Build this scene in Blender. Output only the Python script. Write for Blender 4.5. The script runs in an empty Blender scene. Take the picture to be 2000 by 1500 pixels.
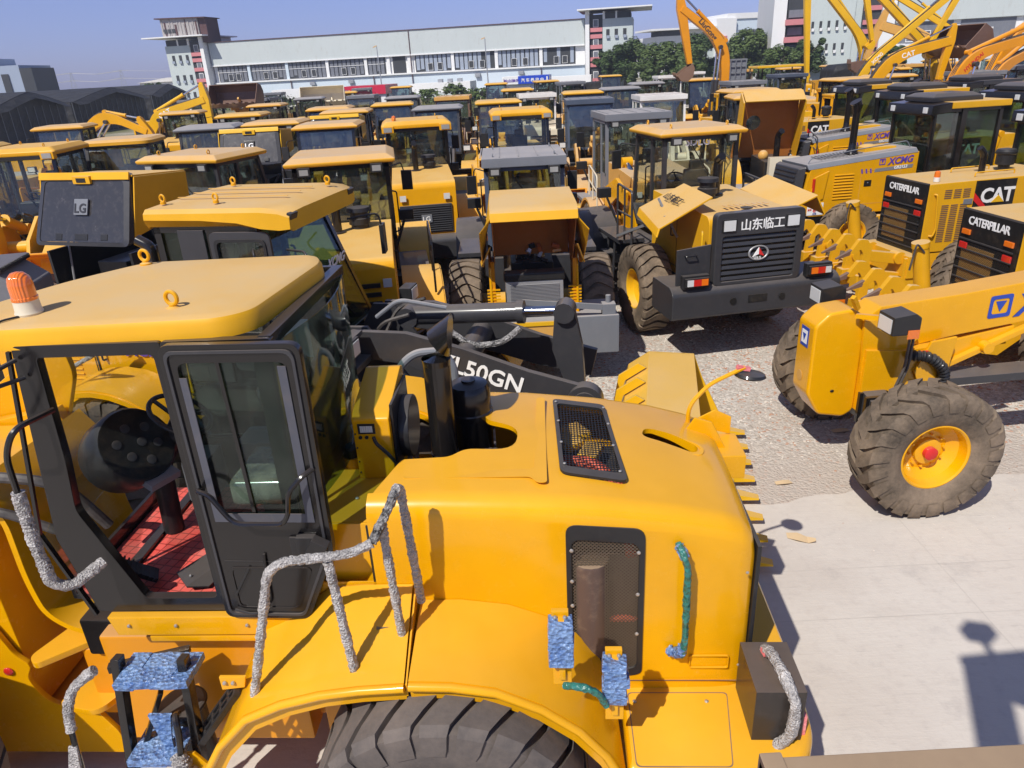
import bpy, bmesh, math, random
from mathutils import Vector, Matrix, Euler
R = math.radians
random.seed(7)
S = bpy.context.scene
COL = S.collection

# ---------------------------------------------------------------- camera
cam_d = bpy.data.cameras.new('camera')
cam = bpy.data.objects.new('camera', cam_d); COL.objects.link(cam)
cam_d.sensor_width = 36.0
cam_d.lens = 36.0 * 1420.0 / 2000.0
cam_d.clip_start = 0.05; cam_d.clip_end = 6000
th = R(23.7); ro = R(3.1)
Fv = Vector((0, math.cos(th), -math.sin(th))); U0 = Vector((0, math.sin(th), math.cos(th))); R0 = Vector((1, 0, 0))
rv = R0 * math.cos(ro) - U0 * math.sin(ro); uv = R0 * math.sin(ro) + U0 * math.cos(ro)
cm = Matrix((rv, uv, -Fv)).transposed().to_4x4(); cm.translation = (0, 0, 4.7)
cam.matrix_world = cm
S.camera = cam
S.view_settings.view_transform = 'Standard'; S.view_settings.look = 'None'
S.view_settings.exposure = 0.28; S.view_settings.gamma = 1.0

# ---------------------------------------------------------------- sky and sun
SUN = Vector((-.48, -.69, 1.0)).normalized()
W = bpy.data.worlds.new('World'); S.world = W; W.use_nodes = True
wn = W.node_tree; wn.nodes.clear()
sky = wn.nodes.new('ShaderNodeTexSky'); sky.sky_type = 'NISHITA'; sky.sun_disc = False
sky.sun_elevation = math.asin(SUN.z); sky.sun_rotation = math.atan2(SUN.x, SUN.y)
sky.air_density = 1.0; sky.dust_density = 0.4; sky.ozone_density = 1.6; sky.altitude = 50
bg = wn.nodes.new('ShaderNodeBackground'); bg.inputs[1].default_value = 0.085
wo = wn.nodes.new('ShaderNodeOutputWorld')
tint = wn.nodes.new('ShaderNodeMix'); tint.data_type = 'RGBA'; tint.blend_type = 'MULTIPLY'; tint.inputs[0].default_value = 1.0
wc = wn.nodes.new('ShaderNodeTexCoord'); ws = wn.nodes.new('ShaderNodeSeparateXYZ'); wn.links.new(wc.outputs['Generated'], ws.inputs[0])
wr = wn.nodes.new('ShaderNodeMapRange'); wr.inputs[1].default_value = 0.0; wr.inputs[2].default_value = .45; wn.links.new(ws.outputs[2], wr.inputs[0])
wt = wn.nodes.new('ShaderNodeMix'); wt.data_type = 'RGBA'; wt.inputs[6].default_value = (.54, .60, 1.24, 1); wt.inputs[7].default_value = (1.0, .93, 1.08, 1)
wn.links.new(wr.outputs[0], wt.inputs[0]); wn.links.new(wt.outputs[2], tint.inputs[7])
wn.links.new(sky.outputs[0], tint.inputs[6]); wn.links.new(tint.outputs[2], bg.inputs[0]); wn.links.new(bg.outputs[0], wo.inputs[0])
sl = bpy.data.lights.new('sun', 'SUN'); sl.energy = 4.3; sl.angle = R(0.53); sl.color = (1.0, .95, .87)
so = bpy.data.objects.new('sun', sl); COL.objects.link(so)
so.rotation_euler = SUN.to_track_quat('Z', 'Y').to_euler()
try:
    S.cycles.max_bounces = 7; S.cycles.transparent_max_bounces = 24; S.cycles.caustics_reflective = False; S.cycles.caustics_refractive = False
except Exception: pass

# ---------------------------------------------------------------- materials
MATS = {}
def lin(c):
    return tuple(((x / 255) / 12.92 if x / 255 <= .04045 else ((x / 255 + .055) / 1.055) ** 2.4) for x in c) + (1,)
class NT:
    def __init__(s, name):
        s.m = bpy.data.materials.new(name); s.m.use_nodes = True; s.t = s.m.node_tree; s.t.nodes.clear()
        s.out = s.n('ShaderNodeOutputMaterial'); MATS[name] = s.m
    def n(s, kind, **kw):
        x = s.t.nodes.new(kind)
        for k, v in kw.items():
            if k.startswith('i_'): x.inputs[int(k[2:]) if k[2:].isdigit() else k[2:].replace('_', ' ')].default_value = v
            else: setattr(x, k, v)
        return x
    def l(s, a, b): s.t.links.new(a, b)
    def mix(s, f, a, b):
        x = s.n('ShaderNodeMix', data_type='RGBA')
        for sock, v in ((x.inputs[0], f), (x.inputs[6], a), (x.inputs[7], b)):
            if hasattr(v, 'is_output'): s.l(v, sock)
            else: sock.default_value = v
        return x.outputs[2]
    def math(s, op, a, b=0.0, c=None):
        x = s.n('ShaderNodeMath', operation=op)
        for i, v in enumerate((a, b, c)):
            if v is None: continue
            if hasattr(v, 'is_output'): s.l(v, x.inputs[i])
            else: x.inputs[i].default_value = v
        return x.outputs[0]
    def noise(s, vec, scale, detail=4, rough=.55):
        x = s.n('ShaderNodeTexNoise'); x.inputs['Scale'].default_value = scale; x.inputs['Detail'].default_value = detail; x.inputs['Roughness'].default_value = rough
        if vec is not None: s.l(vec, x.inputs['Vector'])
        return x.outputs['Fac']
    def ramp(s, fac, lo, hi):
        x = s.n('ShaderNodeMapRange', clamp=True); x.inputs[1].default_value = lo; x.inputs[2].default_value = hi
        s.l(fac, x.inputs[0]); return x.outputs[0]
    def obj(s): return s.n('ShaderNodeTexCoord').outputs['Object']
    def pos(s): return s.n('ShaderNodeNewGeometry').outputs['Position']
    def bsdf(s, **kw):
        b = s.n('ShaderNodeBsdfPrincipled')
        for k, v in kw.items():
            sock = b.inputs[k.replace('_', ' ')]
            if hasattr(v, 'is_output'): s.l(v, sock)
            else: sock.default_value = v
        s.l(b.outputs[0], s.out.inputs[0]); s.b = b; return b
    def bump(s, h, strength=.3, dist=.02):
        x = s.n('ShaderNodeBump'); x.inputs['Strength'].default_value = strength; x.inputs['Distance'].default_value = dist
        s.l(h, x.inputs['Height']); s.l(x.outputs[0], s.b.inputs['Normal'])

def paint(name, col, dust=.5, rough=.38, dustcol=(.50, .36, .22, 1), grime=.25, metallic=0.0, coat=.3):
    m = NT(name); P = m.obj()
    geo = m.n('ShaderNodeNewGeometry')
    sep = m.n('ShaderNodeSeparateXYZ'); m.l(geo.outputs['Normal'], sep.inputs[0])
    up = m.ramp(sep.outputs[2], .55, .98)
    n1 = m.noise(P, 1.3, 5, .6); n2 = m.noise(P, 9, 5, .7)
    patch = m.ramp(m.math('ADD', n1, m.math('MULTIPLY', n2, .35)), .38, .85)
    fac = m.math('MULTIPLY', up, m.math('MULTIPLY_ADD', patch, .6 * dust, .55 * dust))
    side = m.math('MULTIPLY', m.ramp(n2, .5, .8), grime * .25)
    f = m.math('MAXIMUM', fac, side)
    var = m.mix(m.ramp(n1, .3, .7), tuple(c * .9 for c in col[:3]) + (1,), tuple(min(1, c * 1.06) for c in col[:3]) + (1,))
    mp = m.n('ShaderNodeMapping'); mp.inputs['Scale'].default_value = (3, 3, .6); m.l(P, mp.inputs[0])
    run = m.math('MULTIPLY', m.ramp(m.noise(mp.outputs[0], 7, 6, .8), .62, .80), min(.5, .15 + grime * .5))
    var = m.mix(run, var, tuple(c * .45 + d * .3 for c, d in zip(col[:3], dustcol[:3])) + (1,))
    c1 = m.mix(f, var, dustcol)
    r = m.math('MULTIPLY_ADD', f, .5, rough)
    m.bsdf(Base_Color=c1, Roughness=r, Metallic=metallic, Coat_Weight=coat * (1 if dust < .6 else .3), Coat_Roughness=.12, Specular_IOR_Level=.26)
    # scuffs and fine scratches
    n3 = m.noise(P, 2.2, 2); m.bump(n3, .09, .05)
    return m.m
YEL = (.70, .335, .0015, 1)
paint('yellow_paint', (.74, .355, .0005, 1), dust=.12, rough=.27, grime=.10, coat=.5, dustcol=(.56, .40, .18, 1))
paint('yellow_dusty', YEL, dust=.6, rough=.4, dustcol=(.60, .43, .19, 1), grime=.3)
paint('orange_yellow', (.70, .27, .004, 1), dust=.45, rough=.35)
paint('roof_tan', (.70, .35, .02, 1), dust=1.0, rough=.5, dustcol=(.52, .37, .22, 1))
paint('lemon_yellow', (.74, .42, .01, 1), dust=.45, rough=.35)
paint('old_yellow', (.62, .34, .08, 1), dust=.9, rough=.55, grime=.9)
paint('dark_grey_paint', (.038, .038, .042, 1), dust=.45, rough=.40, dustcol=(.24, .20, .17, 1), grime=.22)
paint('mid_grey_paint', (.17, .18, .2, 1), dust=.7, rough=.5, dustcol=(.4, .36, .33, 1))
paint('blue_grey_paint', (.07, .09, .13, 1), dust=.6, rough=.5, dustcol=(.3, .28, .27, 1))
paint('black_paint', (.010, .009, .009, 1), dust=.25, rough=.22, dustcol=(.15, .11, .09, 1), grime=.08, coat=.5)
paint('black_plastic', (.017, .017, .018, 1), dust=.3, rough=.5, dustcol=(.2, .17, .15, 1))
paint('white_paint', (.72, .70, .66, 1), dust=.5, rough=.45, grime=.7)
paint('cream_paint', (.66, .60, .46, 1), dust=.5, rough=.5, grime=.6)
paint('rust_brown', (.15, .085, .06, 1), dust=.5, rough=.75, dustcol=(.3, .22, .17, 1), grime=.9)
paint('red_paint', (.6, .02, .02, 1), dust=.2, rough=.4)
paint('red_sign_paint', (.55, .01, .05, 1), dust=.1, rough=.5)
paint('blue_sign_paint', (.01, .06, .5, 1), dust=.1, rough=.5)
paint('brown_shaded_metal', (.10, .065, .052, 1), dust=.5, rough=.7, grime=.9)
paint('galvanised', (.42, .43, .44, 1), dust=.3, rough=.45, metallic=.6)
paint('chrome_rod', (.62, .63, .66, 1), dust=0, rough=.12, metallic=1.0, grime=0)
paint('steel_bolt', (.5, .48, .44, 1), dust=.1, rough=.4, metallic=.7)
paint('white_decal', (.82, .82, .8, 1), dust=.1, rough=.5, grime=.3)
paint('red_decal', (.62, .02, .02, 1), dust=.1, rough=.5)
paint('blue_decal', (.02, .06, .36, 1), dust=.1, rough=.5)
paint('purple_decal', (.12, .06, .35, 1), dust=.1, rough=.5)
paint('black_decal', (.012, .012, .012, 1), dust=.1, rough=.45)
paint('light_blue_sheet', (.28, .50, .72, 1), dust=.1, rough=.6)
paint('cardboard', (.62, .46, .27, 1), dust=.2, rough=.8)
paint('orange_engine', (.5, .14, .04, 1), dust=.3, rough=.6)
paint('seat_fabric', (.03, .032, .034, 1), dust=.3, rough=.85)
paint('mint_paint', (.45, .68, .55, 1), dust=.2, rough=.5)
def tyre_mat(name, base, dusty):
    m = NT(name); P = m.obj(); n1 = m.noise(P, 2.5, 5, .6); n2 = m.noise(P, 22, 4, .7)
    f = m.ramp(m.math('ADD', n1, m.math('MULTIPLY', n2, .4)), .45, .95)
    m.bsdf(Base_Color=m.mix(f, base, dusty), Roughness=.8, Specular_IOR_Level=.3); m.bump(n2, .25, .01)
tyre_mat('tyre_rubber', (.032, .029, .027, 1), (.15, .115, .085, 1))
tyre_mat('tyre_rubber_dry', (.075, .066, .062, 1), (.165, .135, .115, 1))
tyre_mat('tyre_rubber_muddy', (.06, .048, .036, 1), (.26, .195, .135, 1))
tyre_mat('tyre_groove_mud', (.10, .07, .045, 1), (.28, .2, .13, 1))
def glass(name, tint, refl=.12, rough=.02, dirt=.12):
    m = NT(name); t = m.n('ShaderNodeBsdfTransparent'); t.inputs[0].default_value = tint
    g = m.n('ShaderNodeBsdfGlossy'); g.inputs['Roughness'].default_value = rough; g.inputs[0].default_value = (.9, .93, .95, 1)
    fr = m.n('ShaderNodeLayerWeight'); fr.inputs[0].default_value = .5
    f = m.math('MULTIPLY_ADD', m.math('POWER', fr.outputs['Facing'], 4.0), .6, .02 + refl * .12)
    mx = m.n('ShaderNodeMixShader'); m.l(f, mx.inputs[0]); m.l(t.outputs[0], mx.inputs[1]); m.l(g.outputs[0], mx.inputs[2])
    d = m.n('ShaderNodeBsdfDiffuse'); d.inputs[0].default_value = (.42, .38, .33, 1)
    P = m.obj(); nz = m.ramp(m.noise(P, 3.5, 5, .65), .35, .8)
    mx2 = m.n('ShaderNodeMixShader'); m.l(m.math('MULTIPLY', nz, dirt), mx2.inputs[0]); m.l(mx.outputs[0], mx2.inputs[1]); m.l(d.outputs[0], mx2.inputs[2])
    m.l(mx2.outputs[0], m.out.inputs[0]); return m.m
glass('clear_glass', (.90, .93, .91, 1), .05, dirt=.03)
glass('green_glass', (.55, .68, .62, 1), .08, dirt=.045)
glass('dark_glass', (.10, .12, .13, 1), .3, dirt=.2)
glass('cab_glass', (.66, .73, .72, 1), .5, dirt=.10)
glass('teal_glass', (.30, .42, .46, 1), .8, dirt=.12)
glass('plastic_film', (.55, .62, .60, 1), 1.2, .15, dirt=.9)
def mesh_mat(name, col, scale, hole=.45, kind='diamond'):
    m = NT(name); P = m.obj(); s = m.n('ShaderNodeSeparateXYZ'); m.l(P, s.inputs[0])
    k = scale
    u = m.math('ADD', s.outputs[0], m.math('MULTIPLY', s.outputs[1], 1.0 if kind == 'diamond' else 0.0)) 
    if kind == 'top':
        a = m.math('SINE', m.math('MULTIPLY', s.outputs[0], k)); b = m.math('SINE', m.math('MULTIPLY', s.outputs[1], k * .75))
    elif kind == 'side':
        p = m.math('MULTIPLY', m.math('ADD', s.outputs[0], s.outputs[2]), k * .8); q = m.math('MULTIPLY', m.math('SUBTRACT', s.outputs[0], s.outputs[2]), k * .8)
        a = m.math('SINE', p); b = m.math('SINE', q)
    else:
        p = m.math('MULTIPLY', m.math('ADD', s.outputs[1], s.outputs[2]), k * .8); q = m.math('MULTIPLY', m.math('SUBTRACT', s.outputs[1], s.outputs[2]), k * .8)
        a = m.math('SINE', p); b = m.math('SINE', q)
    h = m.math('MULTIPLY', m.math('ABSOLUTE', a), m.math('ABSOLUTE', b))
    f = m.math('GREATER_THAN', h, hole)
    t = m.n('ShaderNodeBsdfTransparent'); d = m.n('ShaderNodeBsdfPrincipled'); d.inputs['Base Color'].default_value = col; d.inputs['Roughness'].default_value = .5
    mx = m.n('ShaderNodeMixShader'); m.l(f, mx.inputs[0]); m.l(d.outputs[0], mx.inputs[1]); m.l(t.outputs[0], mx.inputs[2]); m.l(mx.outputs[0], m.out.inputs[0])
mesh_mat('black_mesh_top', (.015, .015, .015, 1), 150, .25, 'top')
mesh_mat('black_mesh_side', (.10, .075, .05, 1), 170, .36, 'side')
mesh_mat('black_mesh_rear', (.02, .02, .02, 1), 110, .3, 'rear')
def wrap(name, c1, c2, sc, rough, strength, lo=.35, hi=.65, dist=.02):
    m = NT(name); P = m.obj(); n = m.noise(P, sc, 5, .7); n2 = m.noise(P, sc * .22, 3)
    v = m.n('ShaderNodeTexVoronoi'); v.inputs['Scale'].default_value = sc * 1.5; m.l(P, v.inputs['Vector'])
    f = m.ramp(m.math('ADD', m.math('MULTIPLY', n, .6), m.math('MULTIPLY', n2, .4)), lo, hi)
    m.bsdf(Base_Color=m.mix(f, c1, c2), Roughness=rough, Specular_IOR_Level=.7); m.bump(m.math('ADD', v.outputs['Distance'], n), strength, dist)
wrap('bubble_wrap', (.13, .12, .115, 1), (.66, .63, .60, 1), 60, .35, .8, .34, .64)
wrap('bubble_wrap_dark', (.02, .02, .02, 1), (.5, .48, .46, 1), 40, .3, 1.0, .42, .62)
wrap('blue_film', (.04, .11, .32, 1), (.26, .40, .62, 1), 26, .22, .8, .35, .7, .02)
wrap('green_film', (.01, .10, .06, 1), (.03, .19, .17, 1), 20, .2, .7)
wrap('pink_tape', (.7, .12, .12, 1), (.8, .3, .3, 1), 20, .4, .4)
wrap('rubber_hose', (.02, .018, .018, 1), (.10, .085, .075, 1), 10, .6, .2)
wrap('red_hose', (.5, .07, .03, 1), (.6, .12, .06, 1), 30, .5, .3)
wrap('black_tarp', (.006, .006, .007, 1), (.018, .017, .018, 1), .8, .7, .4, dist=.3)
wrap('grey_tarp', (.22, .20, .19, 1), (.36, .33, .31, 1), .5, .8, .4, dist=.3)
def red_mat():
    m = NT('red_rubber_mat'); P = m.obj()
    b = m.n('ShaderNodeTexBrick', offset=0.0); b.inputs['Scale'].default_value = 1.0
    b.inputs['Brick Width'].default_value = .07; b.inputs['Row Height'].default_value = .07; b.inputs['Mortar Size'].default_value = .005
    b.inputs['Color1'].default_value = (.75, .09, .07, 1); b.inputs['Color2'].default_value = (.68, .08, .06, 1); b.inputs['Mortar'].default_value = (.35, .03, .02, 1)
    mp = m.n('ShaderNodeMapping'); mp.inputs['Rotation'].default_value = (0, 0, R(12)); m.l(P, mp.inputs[0]); m.l(mp.outputs[0], b.inputs['Vector'])
    d = m.mix(m.math('MULTIPLY', m.ramp(m.noise(P, 4, 5, .7), .4, .8), .4), b.outputs['Color'], (.55, .33, .27, 1))
    m.bsdf(Base_Color=d, Roughness=.6); m.bump(m.math('SUBTRACT', 1.0, b.outputs['Fac']), .6, .01)
red_mat()
def lamp_mat(name, col, alpha_col):
    m = NT(name); m.bsdf(Base_Color=col, Roughness=.12, Specular_IOR_Level=.8, Coat_Weight=.6); P = m.obj()
    w = m.n('ShaderNodeTexWave'); w.inputs['Scale'].default_value = 22; m.l(P, w.inputs[0]); m.bump(w.outputs['Fac'], .4, .01)
lamp_mat('orange_lens', (.78, .17, .01, 1), None)
lamp_mat('red_lens', (.55, .02, .015, 1), None)
lamp_mat('dull_lens', (.28, .28, .27, 1), None)
lamp_mat('clear_lens', (.62, .63, .62, 1), None)
def ground_mat():
    m = NT('gravel_ground'); P = m.pos()
    v = m.n('ShaderNodeTexVoronoi'); v.inputs['Scale'].default_value = 26; m.l(P, v.inputs['Vector'])
    hsv = m.n('ShaderNodeSeparateColor'); m.l(v.outputs['Color'], hsv.inputs[0])
    st = m.mix(hsv.outputs[0], (.37, .325, .275, 1), (.64, .595, .53, 1))
    st = m.mix(m.math('GREATER_THAN', hsv.outputs[1], .94), st, (.48, .24, .15, 1))
    big = m.ramp(m.noise(P, .35, 5, .6), .48, .62)
    fine = m.mix(m.noise(P, 60, 4, .8), (.36, .30, .25, 1), (.58, .51, .44, 1))
    # finer, dirtier strip where the gravel thins out onto the concrete
    sp = m.n('ShaderNodeSeparateXYZ'); m.l(P, sp.inputs[0])
    edge = m.math('SUBTRACT', 1.0, m.ramp(m.math('ADD', sp.outputs[1], m.math('MULTIPLY', m.noise(P, .8, 4), 1.6)), 8.6, 9.5))
    f = m.math('MAXIMUM', m.math('MULTIPLY', big, .55), m.math('MULTIPLY', edge, .85))
    c = m.mix(f, st, fine)
    far = m.ramp(sp.outputs[1], 45, 62)
    weeds = m.mix(m.noise(P, .5, 6, .7), (.20, .17, .10, 1), (.08, .11, .035, 1))
    c = m.mix(m.math('MULTIPLY', far, m.ramp(m.noise(P, .06, 3), .35, .55)), c, weeds)
    m.bsdf(Base_Color=c, Roughness=.95, Specular_IOR_Level=.2)
    m.bump(m.math('ADD', m.math('SUBTRACT', 1.0, v.outputs['Distance']), m.noise(P, 60, 3)), .7, .02)
ground_mat()
def concrete_mat():
    m = NT('concrete_paving'); P = m.pos()
    n1 = m.noise(P, .9, 6, .65); n2 = m.noise(P, 9, 6, .7)
    mp = m.n('ShaderNodeMapping'); mp.inputs['Rotation'].default_value = (0, 0, R(35)); mp.inputs['Scale'].default_value = (1, 9, 1); m.l(P, mp.inputs[0])
    streak = m.noise(mp.outputs[0], 1.6, 6, .75)
    c = m.mix(n1, (.50, .445, .39, 1), (.60, .555, .495, 1))
    c = m.mix(m.math('MULTIPLY', m.ramp(n2, .5, .8), .35), c, (.36, .31, .28, 1))
    c = m.mix(m.math('MULTIPLY', m.ramp(m.noise(P, 1.7, 8, .75), .55, .72), .45), c, (.33, .30, .28, 1))
    c = m.mix(m.math('MULTIPLY', m.ramp(streak, .60, .78), .55), c, (.24, .22, .21, 1))
    mp2 = m.n('ShaderNodeMapping'); mp2.inputs['Rotation'].default_value = (0, 0, R(-62)); mp2.inputs['Scale'].default_value = (.35, 7, 1); m.l(P, mp2.inputs[0])
    c = m.mix(m.math('MULTIPLY', m.ramp(m.noise(mp2.outputs[0], 2.2, 6, .8), .60, .75), .35), c, (.30, .27, .25, 1))
    c = m.mix(m.math('MULTIPLY', m.ramp(m.noise(P, .55, 3, .5), .52, .66), .28), c, (.40, .34, .29, 1))
    m.bsdf(Base_Color=c, Roughness=.85, Specular_IOR_Level=.3); m.bump(m.math('ADD', n2, streak), .35, .01)
concrete_mat()
def wall_mat(name, c1, c2, sc=.35, stain=(.12, .12, .11, 1), sf=.35):
    m = NT(name); P = m.pos(); mp = m.n('ShaderNodeMapping'); mp.inputs['Scale'].default_value = (1, 1, .35); m.l(P, mp.inputs[0])
    n = m.noise(mp.outputs[0], sc, 6, .7); n2 = m.noise(mp.outputs[0], sc * 6, 5, .7)
    c = m.mix(n, c1, c2); c = m.mix(m.math('MULTIPLY', m.ramp(n2, .55, .85), sf), c, stain)
    m.bsdf(Base_Color=c, Roughness=.85)
wall_mat('wall_grey_green', (.46, .52, .50, 1), (.54, .59, .57, 1), stain=(.25, .24, .21, 1))
wall_mat('wall_upper_grey', (.45, .50, .49, 1), (.53, .57, .56, 1), stain=(.28, .24, .19, 1), sf=.45)
wall_mat('wall_pale_blue', (.54, .63, .70, 1), (.60, .68, .74, 1), sf=.12)
wall_mat('wall_white', (.72, .72, .70, 1), (.80, .80, .79, 1), sf=.15)
wall_mat('wall_pink', (.52, .17, .18, 1), (.62, .24, .25, 1), sf=.3)
wall_mat('curtain_grey', (.10, .11, .13, 1), (.22, .23, .26, 1), sc=3)
wall_mat('curtain_pale', (.26, .31, .38, 1), (.36, .40, .47, 1), sc=3)
wall_mat('window_dark', (.025, .028, .032, 1), (.05, .055, .06, 1), sc=1)
wall_mat('wall_far_blue', (.30, .36, .47, 1), (.36, .42, .52, 1), sf=.1)
wall_mat('rusty_sheet', (.30, .28, .27, 1), (.45, .42, .40, 1), sc=1.5, stain=(.10, .03, .025, 1), sf=.9)
wall_mat('dark_rust_sheet', (.06, .03, .03, 1), (.11, .05, .05, 1), sc=1.5)
def leaf(name, a, b):
    m = NT(name); P = m.pos(); n = m.noise(P, 1.3, 4); n2 = m.noise(P, 9, 2)
    c = m.mix(m.ramp(n, .3, .7), a, b)
    c = m.mix(m.math('MULTIPLY', n2, .4), c, (.10, .13, .03, 1))
    m.bsdf(Base_Color=c, Roughness=.6, Specular_IOR_Level=.3)
leaf('leaf_dark', (.018, .04, .012, 1), (.045, .09, .02, 1))
leaf('leaf_mid', (.04, .075, .018, 1), (.105, .15, .04, 1))
leaf('grass_blade', (.12, .13, .04, 1), (.22, .20, .08, 1))
wrap('bark', (.05, .035, .025, 1), (.12, .09, .07, 1), 4, .9, .5)
m_ = NT('pebble'); P_ = m_.n('ShaderNodeObjectInfo'); 
vv = m_.n('ShaderNodeTexVoronoi'); vv.inputs['Scale'].default_value = 9; m_.l(m_.pos(), vv.inputs['Vector'])
sc_ = m_.n('ShaderNodeSeparateColor'); m_.l(vv.outputs['Color'], sc_.inputs[0])
m_.bsdf(Base_Color=m_.mix(m_.math('GREATER_THAN', sc_.outputs[1], .88), m_.mix(sc_.outputs[0], (.38, .32, .265, 1), (.64, .585, .51, 1)), (.42, .25, .17, 1)), Roughness=.9)

# ---------------------------------------------------------------- geometry helpers
def frame(d, up=Vector((0, 0, 1))):
    z = Vector(d).normalized()
    if abs(z.dot(up)) > .97: up = Vector((1, 0, 0))
    x = up.cross(z).normalized(); y = z.cross(x)
    return x, y, z
def fil(pts, r, n=4):
    """round the corners of a path"""
    P = [Vector(p) for p in pts]; out = [P[0]]
    for i in range(1, len(P) - 1):
        a, b, c = P[i - 1], P[i], P[i + 1]
        d1 = (a - b); d2 = (c - b); rr = min(r, d1.length * .45, d2.length * .45)
        s = b + d1.normalized() * rr; e = b + d2.normalized() * rr
        for k in range(n + 1):
            t = k / n; out.append(s * (1 - t) ** 2 + b * 2 * t * (1 - t) + e * t * t)
    out.append(P[-1]); return out
def fil2(poly, r, n=4):
    """round corners of a closed 2D polygon"""
    P = [Vector((p[0], p[1])) for p in poly]; out = []; m = len(P)
    for i in range(m):
        a, b, c = P[i - 1], P[i], P[(i + 1) % m]; d1 = a - b; d2 = c - b
        q = r[i] if isinstance(r, (list, tuple)) else r
        rr = min(q, d1.length * .48, d2.length * .48)
        if rr < 1e-4: out.append(tuple(b)); continue
        s = b + d1.normalized() * rr; e = b + d2.normalized() * rr
        for k in range(n + 1):
            t = k / n; out.append(tuple(s * (1 - t) ** 2 + b * 2 * t * (1 - t) + e * t * t))
    return out
class MB:
    def __init__(s, M=None): s.v = []; s.f = []; s.M = M or Matrix.Identity(4)
    def add(s, V, F):
        o = len(s.v); s.v += [tuple(s.M @ Vector(p)) for p in V]; s.f += [tuple(i + o for i in f) for f in F]; return s
    def box(s, x0, x1, y0, y1, z0, z1):
        return s.add([(x, y, z) for x in (x0, x1) for y in (y0, y1) for z in (z0, z1)],
                     [(0, 1, 3, 2), (4, 6, 7, 5), (0, 4, 5, 1), (2, 3, 7, 6), (0, 2, 6, 4), (1, 5, 7, 3)])
    def obox(s, c, sz, rot=(0, 0, 0)):
        M = Matrix.Translation(c) @ Euler([R(a) for a in rot]).to_matrix().to_4x4(); h = [a / 2 for a in sz]
        return s.add([tuple(M @ Vector((x, y, z))) for x in (-h[0], h[0]) for y in (-h[1], h[1]) for z in (-h[2], h[2])],
                     [(0, 1, 3, 2), (4, 6, 7, 5), (0, 4, 5, 1), (2, 3, 7, 6), (0, 2, 6, 4), (1, 5, 7, 3)])
    def bar(s, p0, p1, w, h=None, up=(0, 0, 1)):
        h = h or w; p0 = Vector(p0); p1 = Vector(p1); x, y, z = frame(p1 - p0, Vector(up)); V = []
        for p in (p0, p1):
            for a, b in ((-1, -1), (1, -1), (1, 1), (-1, 1)): V.append(tuple(p + x * a * w / 2 + y * b * h / 2))
        return s.add(V, [(0, 1, 2, 3), (7, 6, 5, 4), (0, 4, 5, 1), (1, 5, 6, 2), (2, 6, 7, 3), (3, 7, 4, 0)])
    def prism(s, pts, ax, a, b):
        n = len(pts); mk = {'x': lambda p, t: (t, p[0], p[1]), 'y': lambda p, t: (p[0], t, p[1]), 'z': lambda p, t: (p[0], p[1], t)}[ax]
        V = [mk(p, a) for p in pts] + [mk(p, b) for p in pts]
        return s.add(V, [tuple(range(n)), tuple(range(2 * n - 1, n - 1, -1))] + [(i, i + n, (i + 1) % n + n, (i + 1) % n) for i in range(n)])
    def ring(s, outer, inner, ax, a, b):
        n = len(outer); mk = {'x': lambda p, t: (t, p[0], p[1]), 'y': lambda p, t: (p[0], t, p[1]), 'z': lambda p, t: (p[0], p[1], t)}[ax]
        V = [mk(p, a) for p in outer] + [mk(p, a) for p in inner] + [mk(p, b) for p in outer] + [mk(p, b) for p in inner]; F = []
        for i in range(n):
            j = (i + 1) % n
            F += [(i, j, n + j, n + i), (2 * n + i, 3 * n + i, 3 * n + j, 2 * n + j), (i, 2 * n + i, 2 * n + j, j), (n + i, n + j, 3 * n + j, 3 * n + i)]
        return s.add(V, F)
    def tube(s, pts, r, n=8, jit=0.0):
        P = [Vector(p) for p in pts]; V = []; F = []; x = None
        for i, p in enumerate(P):
            d = (P[min(i + 1, len(P) - 1)] - P[max(i - 1, 0)])
            if d.length < 1e-9: d = Vector((0, 0, 1))
            d.normalize()
            if x is None: x, y, z = frame(d)
            else: x = (x - d * x.dot(d)).normalized(); y = d.cross(x)
            rr = r[i] if isinstance(r, (list, tuple)) else r
            for k in range(n):
                a = 2 * math.pi * k / n; q = rr * (1 + random.uniform(-jit, jit)) if jit else rr
                V.append(tuple(p + x * math.cos(a) * q + y * math.sin(a) * q))
        for i in range(len(P) - 1):
            for k in range(n): F.append((i * n + k, i * n + (k + 1) % n, (i + 1) * n + (k + 1) % n, (i + 1) * n + k))
        F += [tuple(range(n - 1, -1, -1)), tuple(range((len(P) - 1) * n, len(P) * n))]
        return s.add(V, F)
    def wraptube(s, pts, r, step=.02, n=10, jit=.12):
        P = [Vector(p) for p in pts]; out = [P[0]]
        for a, b in zip(P, P[1:]):
            k = max(1, int((b - a).length / step)); out += [a.lerp(b, (i + 1) / k) for i in range(k)]
        return s.tube(out, [r * (random.uniform(.93, 1.07) + .07 * math.sin(i * .35)) for i, _ in enumerate(out)], n, jit)
    def cyl(s, p0, p1, r0, r1=None, n=16): return s.tube([p0, p1], [r0, r0 if r1 is None else r1], n)
    def lathe(s, prof, o=(0, 0, 0), ax=(0, 0, 1), n=24, cap=True):
        x, y, z = frame(ax); o = Vector(o); V = []; F = []
        for r, h in prof:
            for k in range(n):
                a = 2 * math.pi * k / n; V.append(tuple(o + z * h + x * math.cos(a) * r + y * math.sin(a) * r))
        for i in range(len(prof) - 1):
            for k in range(n): F.append((i * n + k, i * n + (k + 1) % n, (i + 1) * n + (k + 1) % n, (i + 1) * n + k))
        if cap: F += [tuple(range(n - 1, -1, -1)), tuple(range((len(prof) - 1) * n, len(prof) * n))]
        return s.add(V, F)
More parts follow.
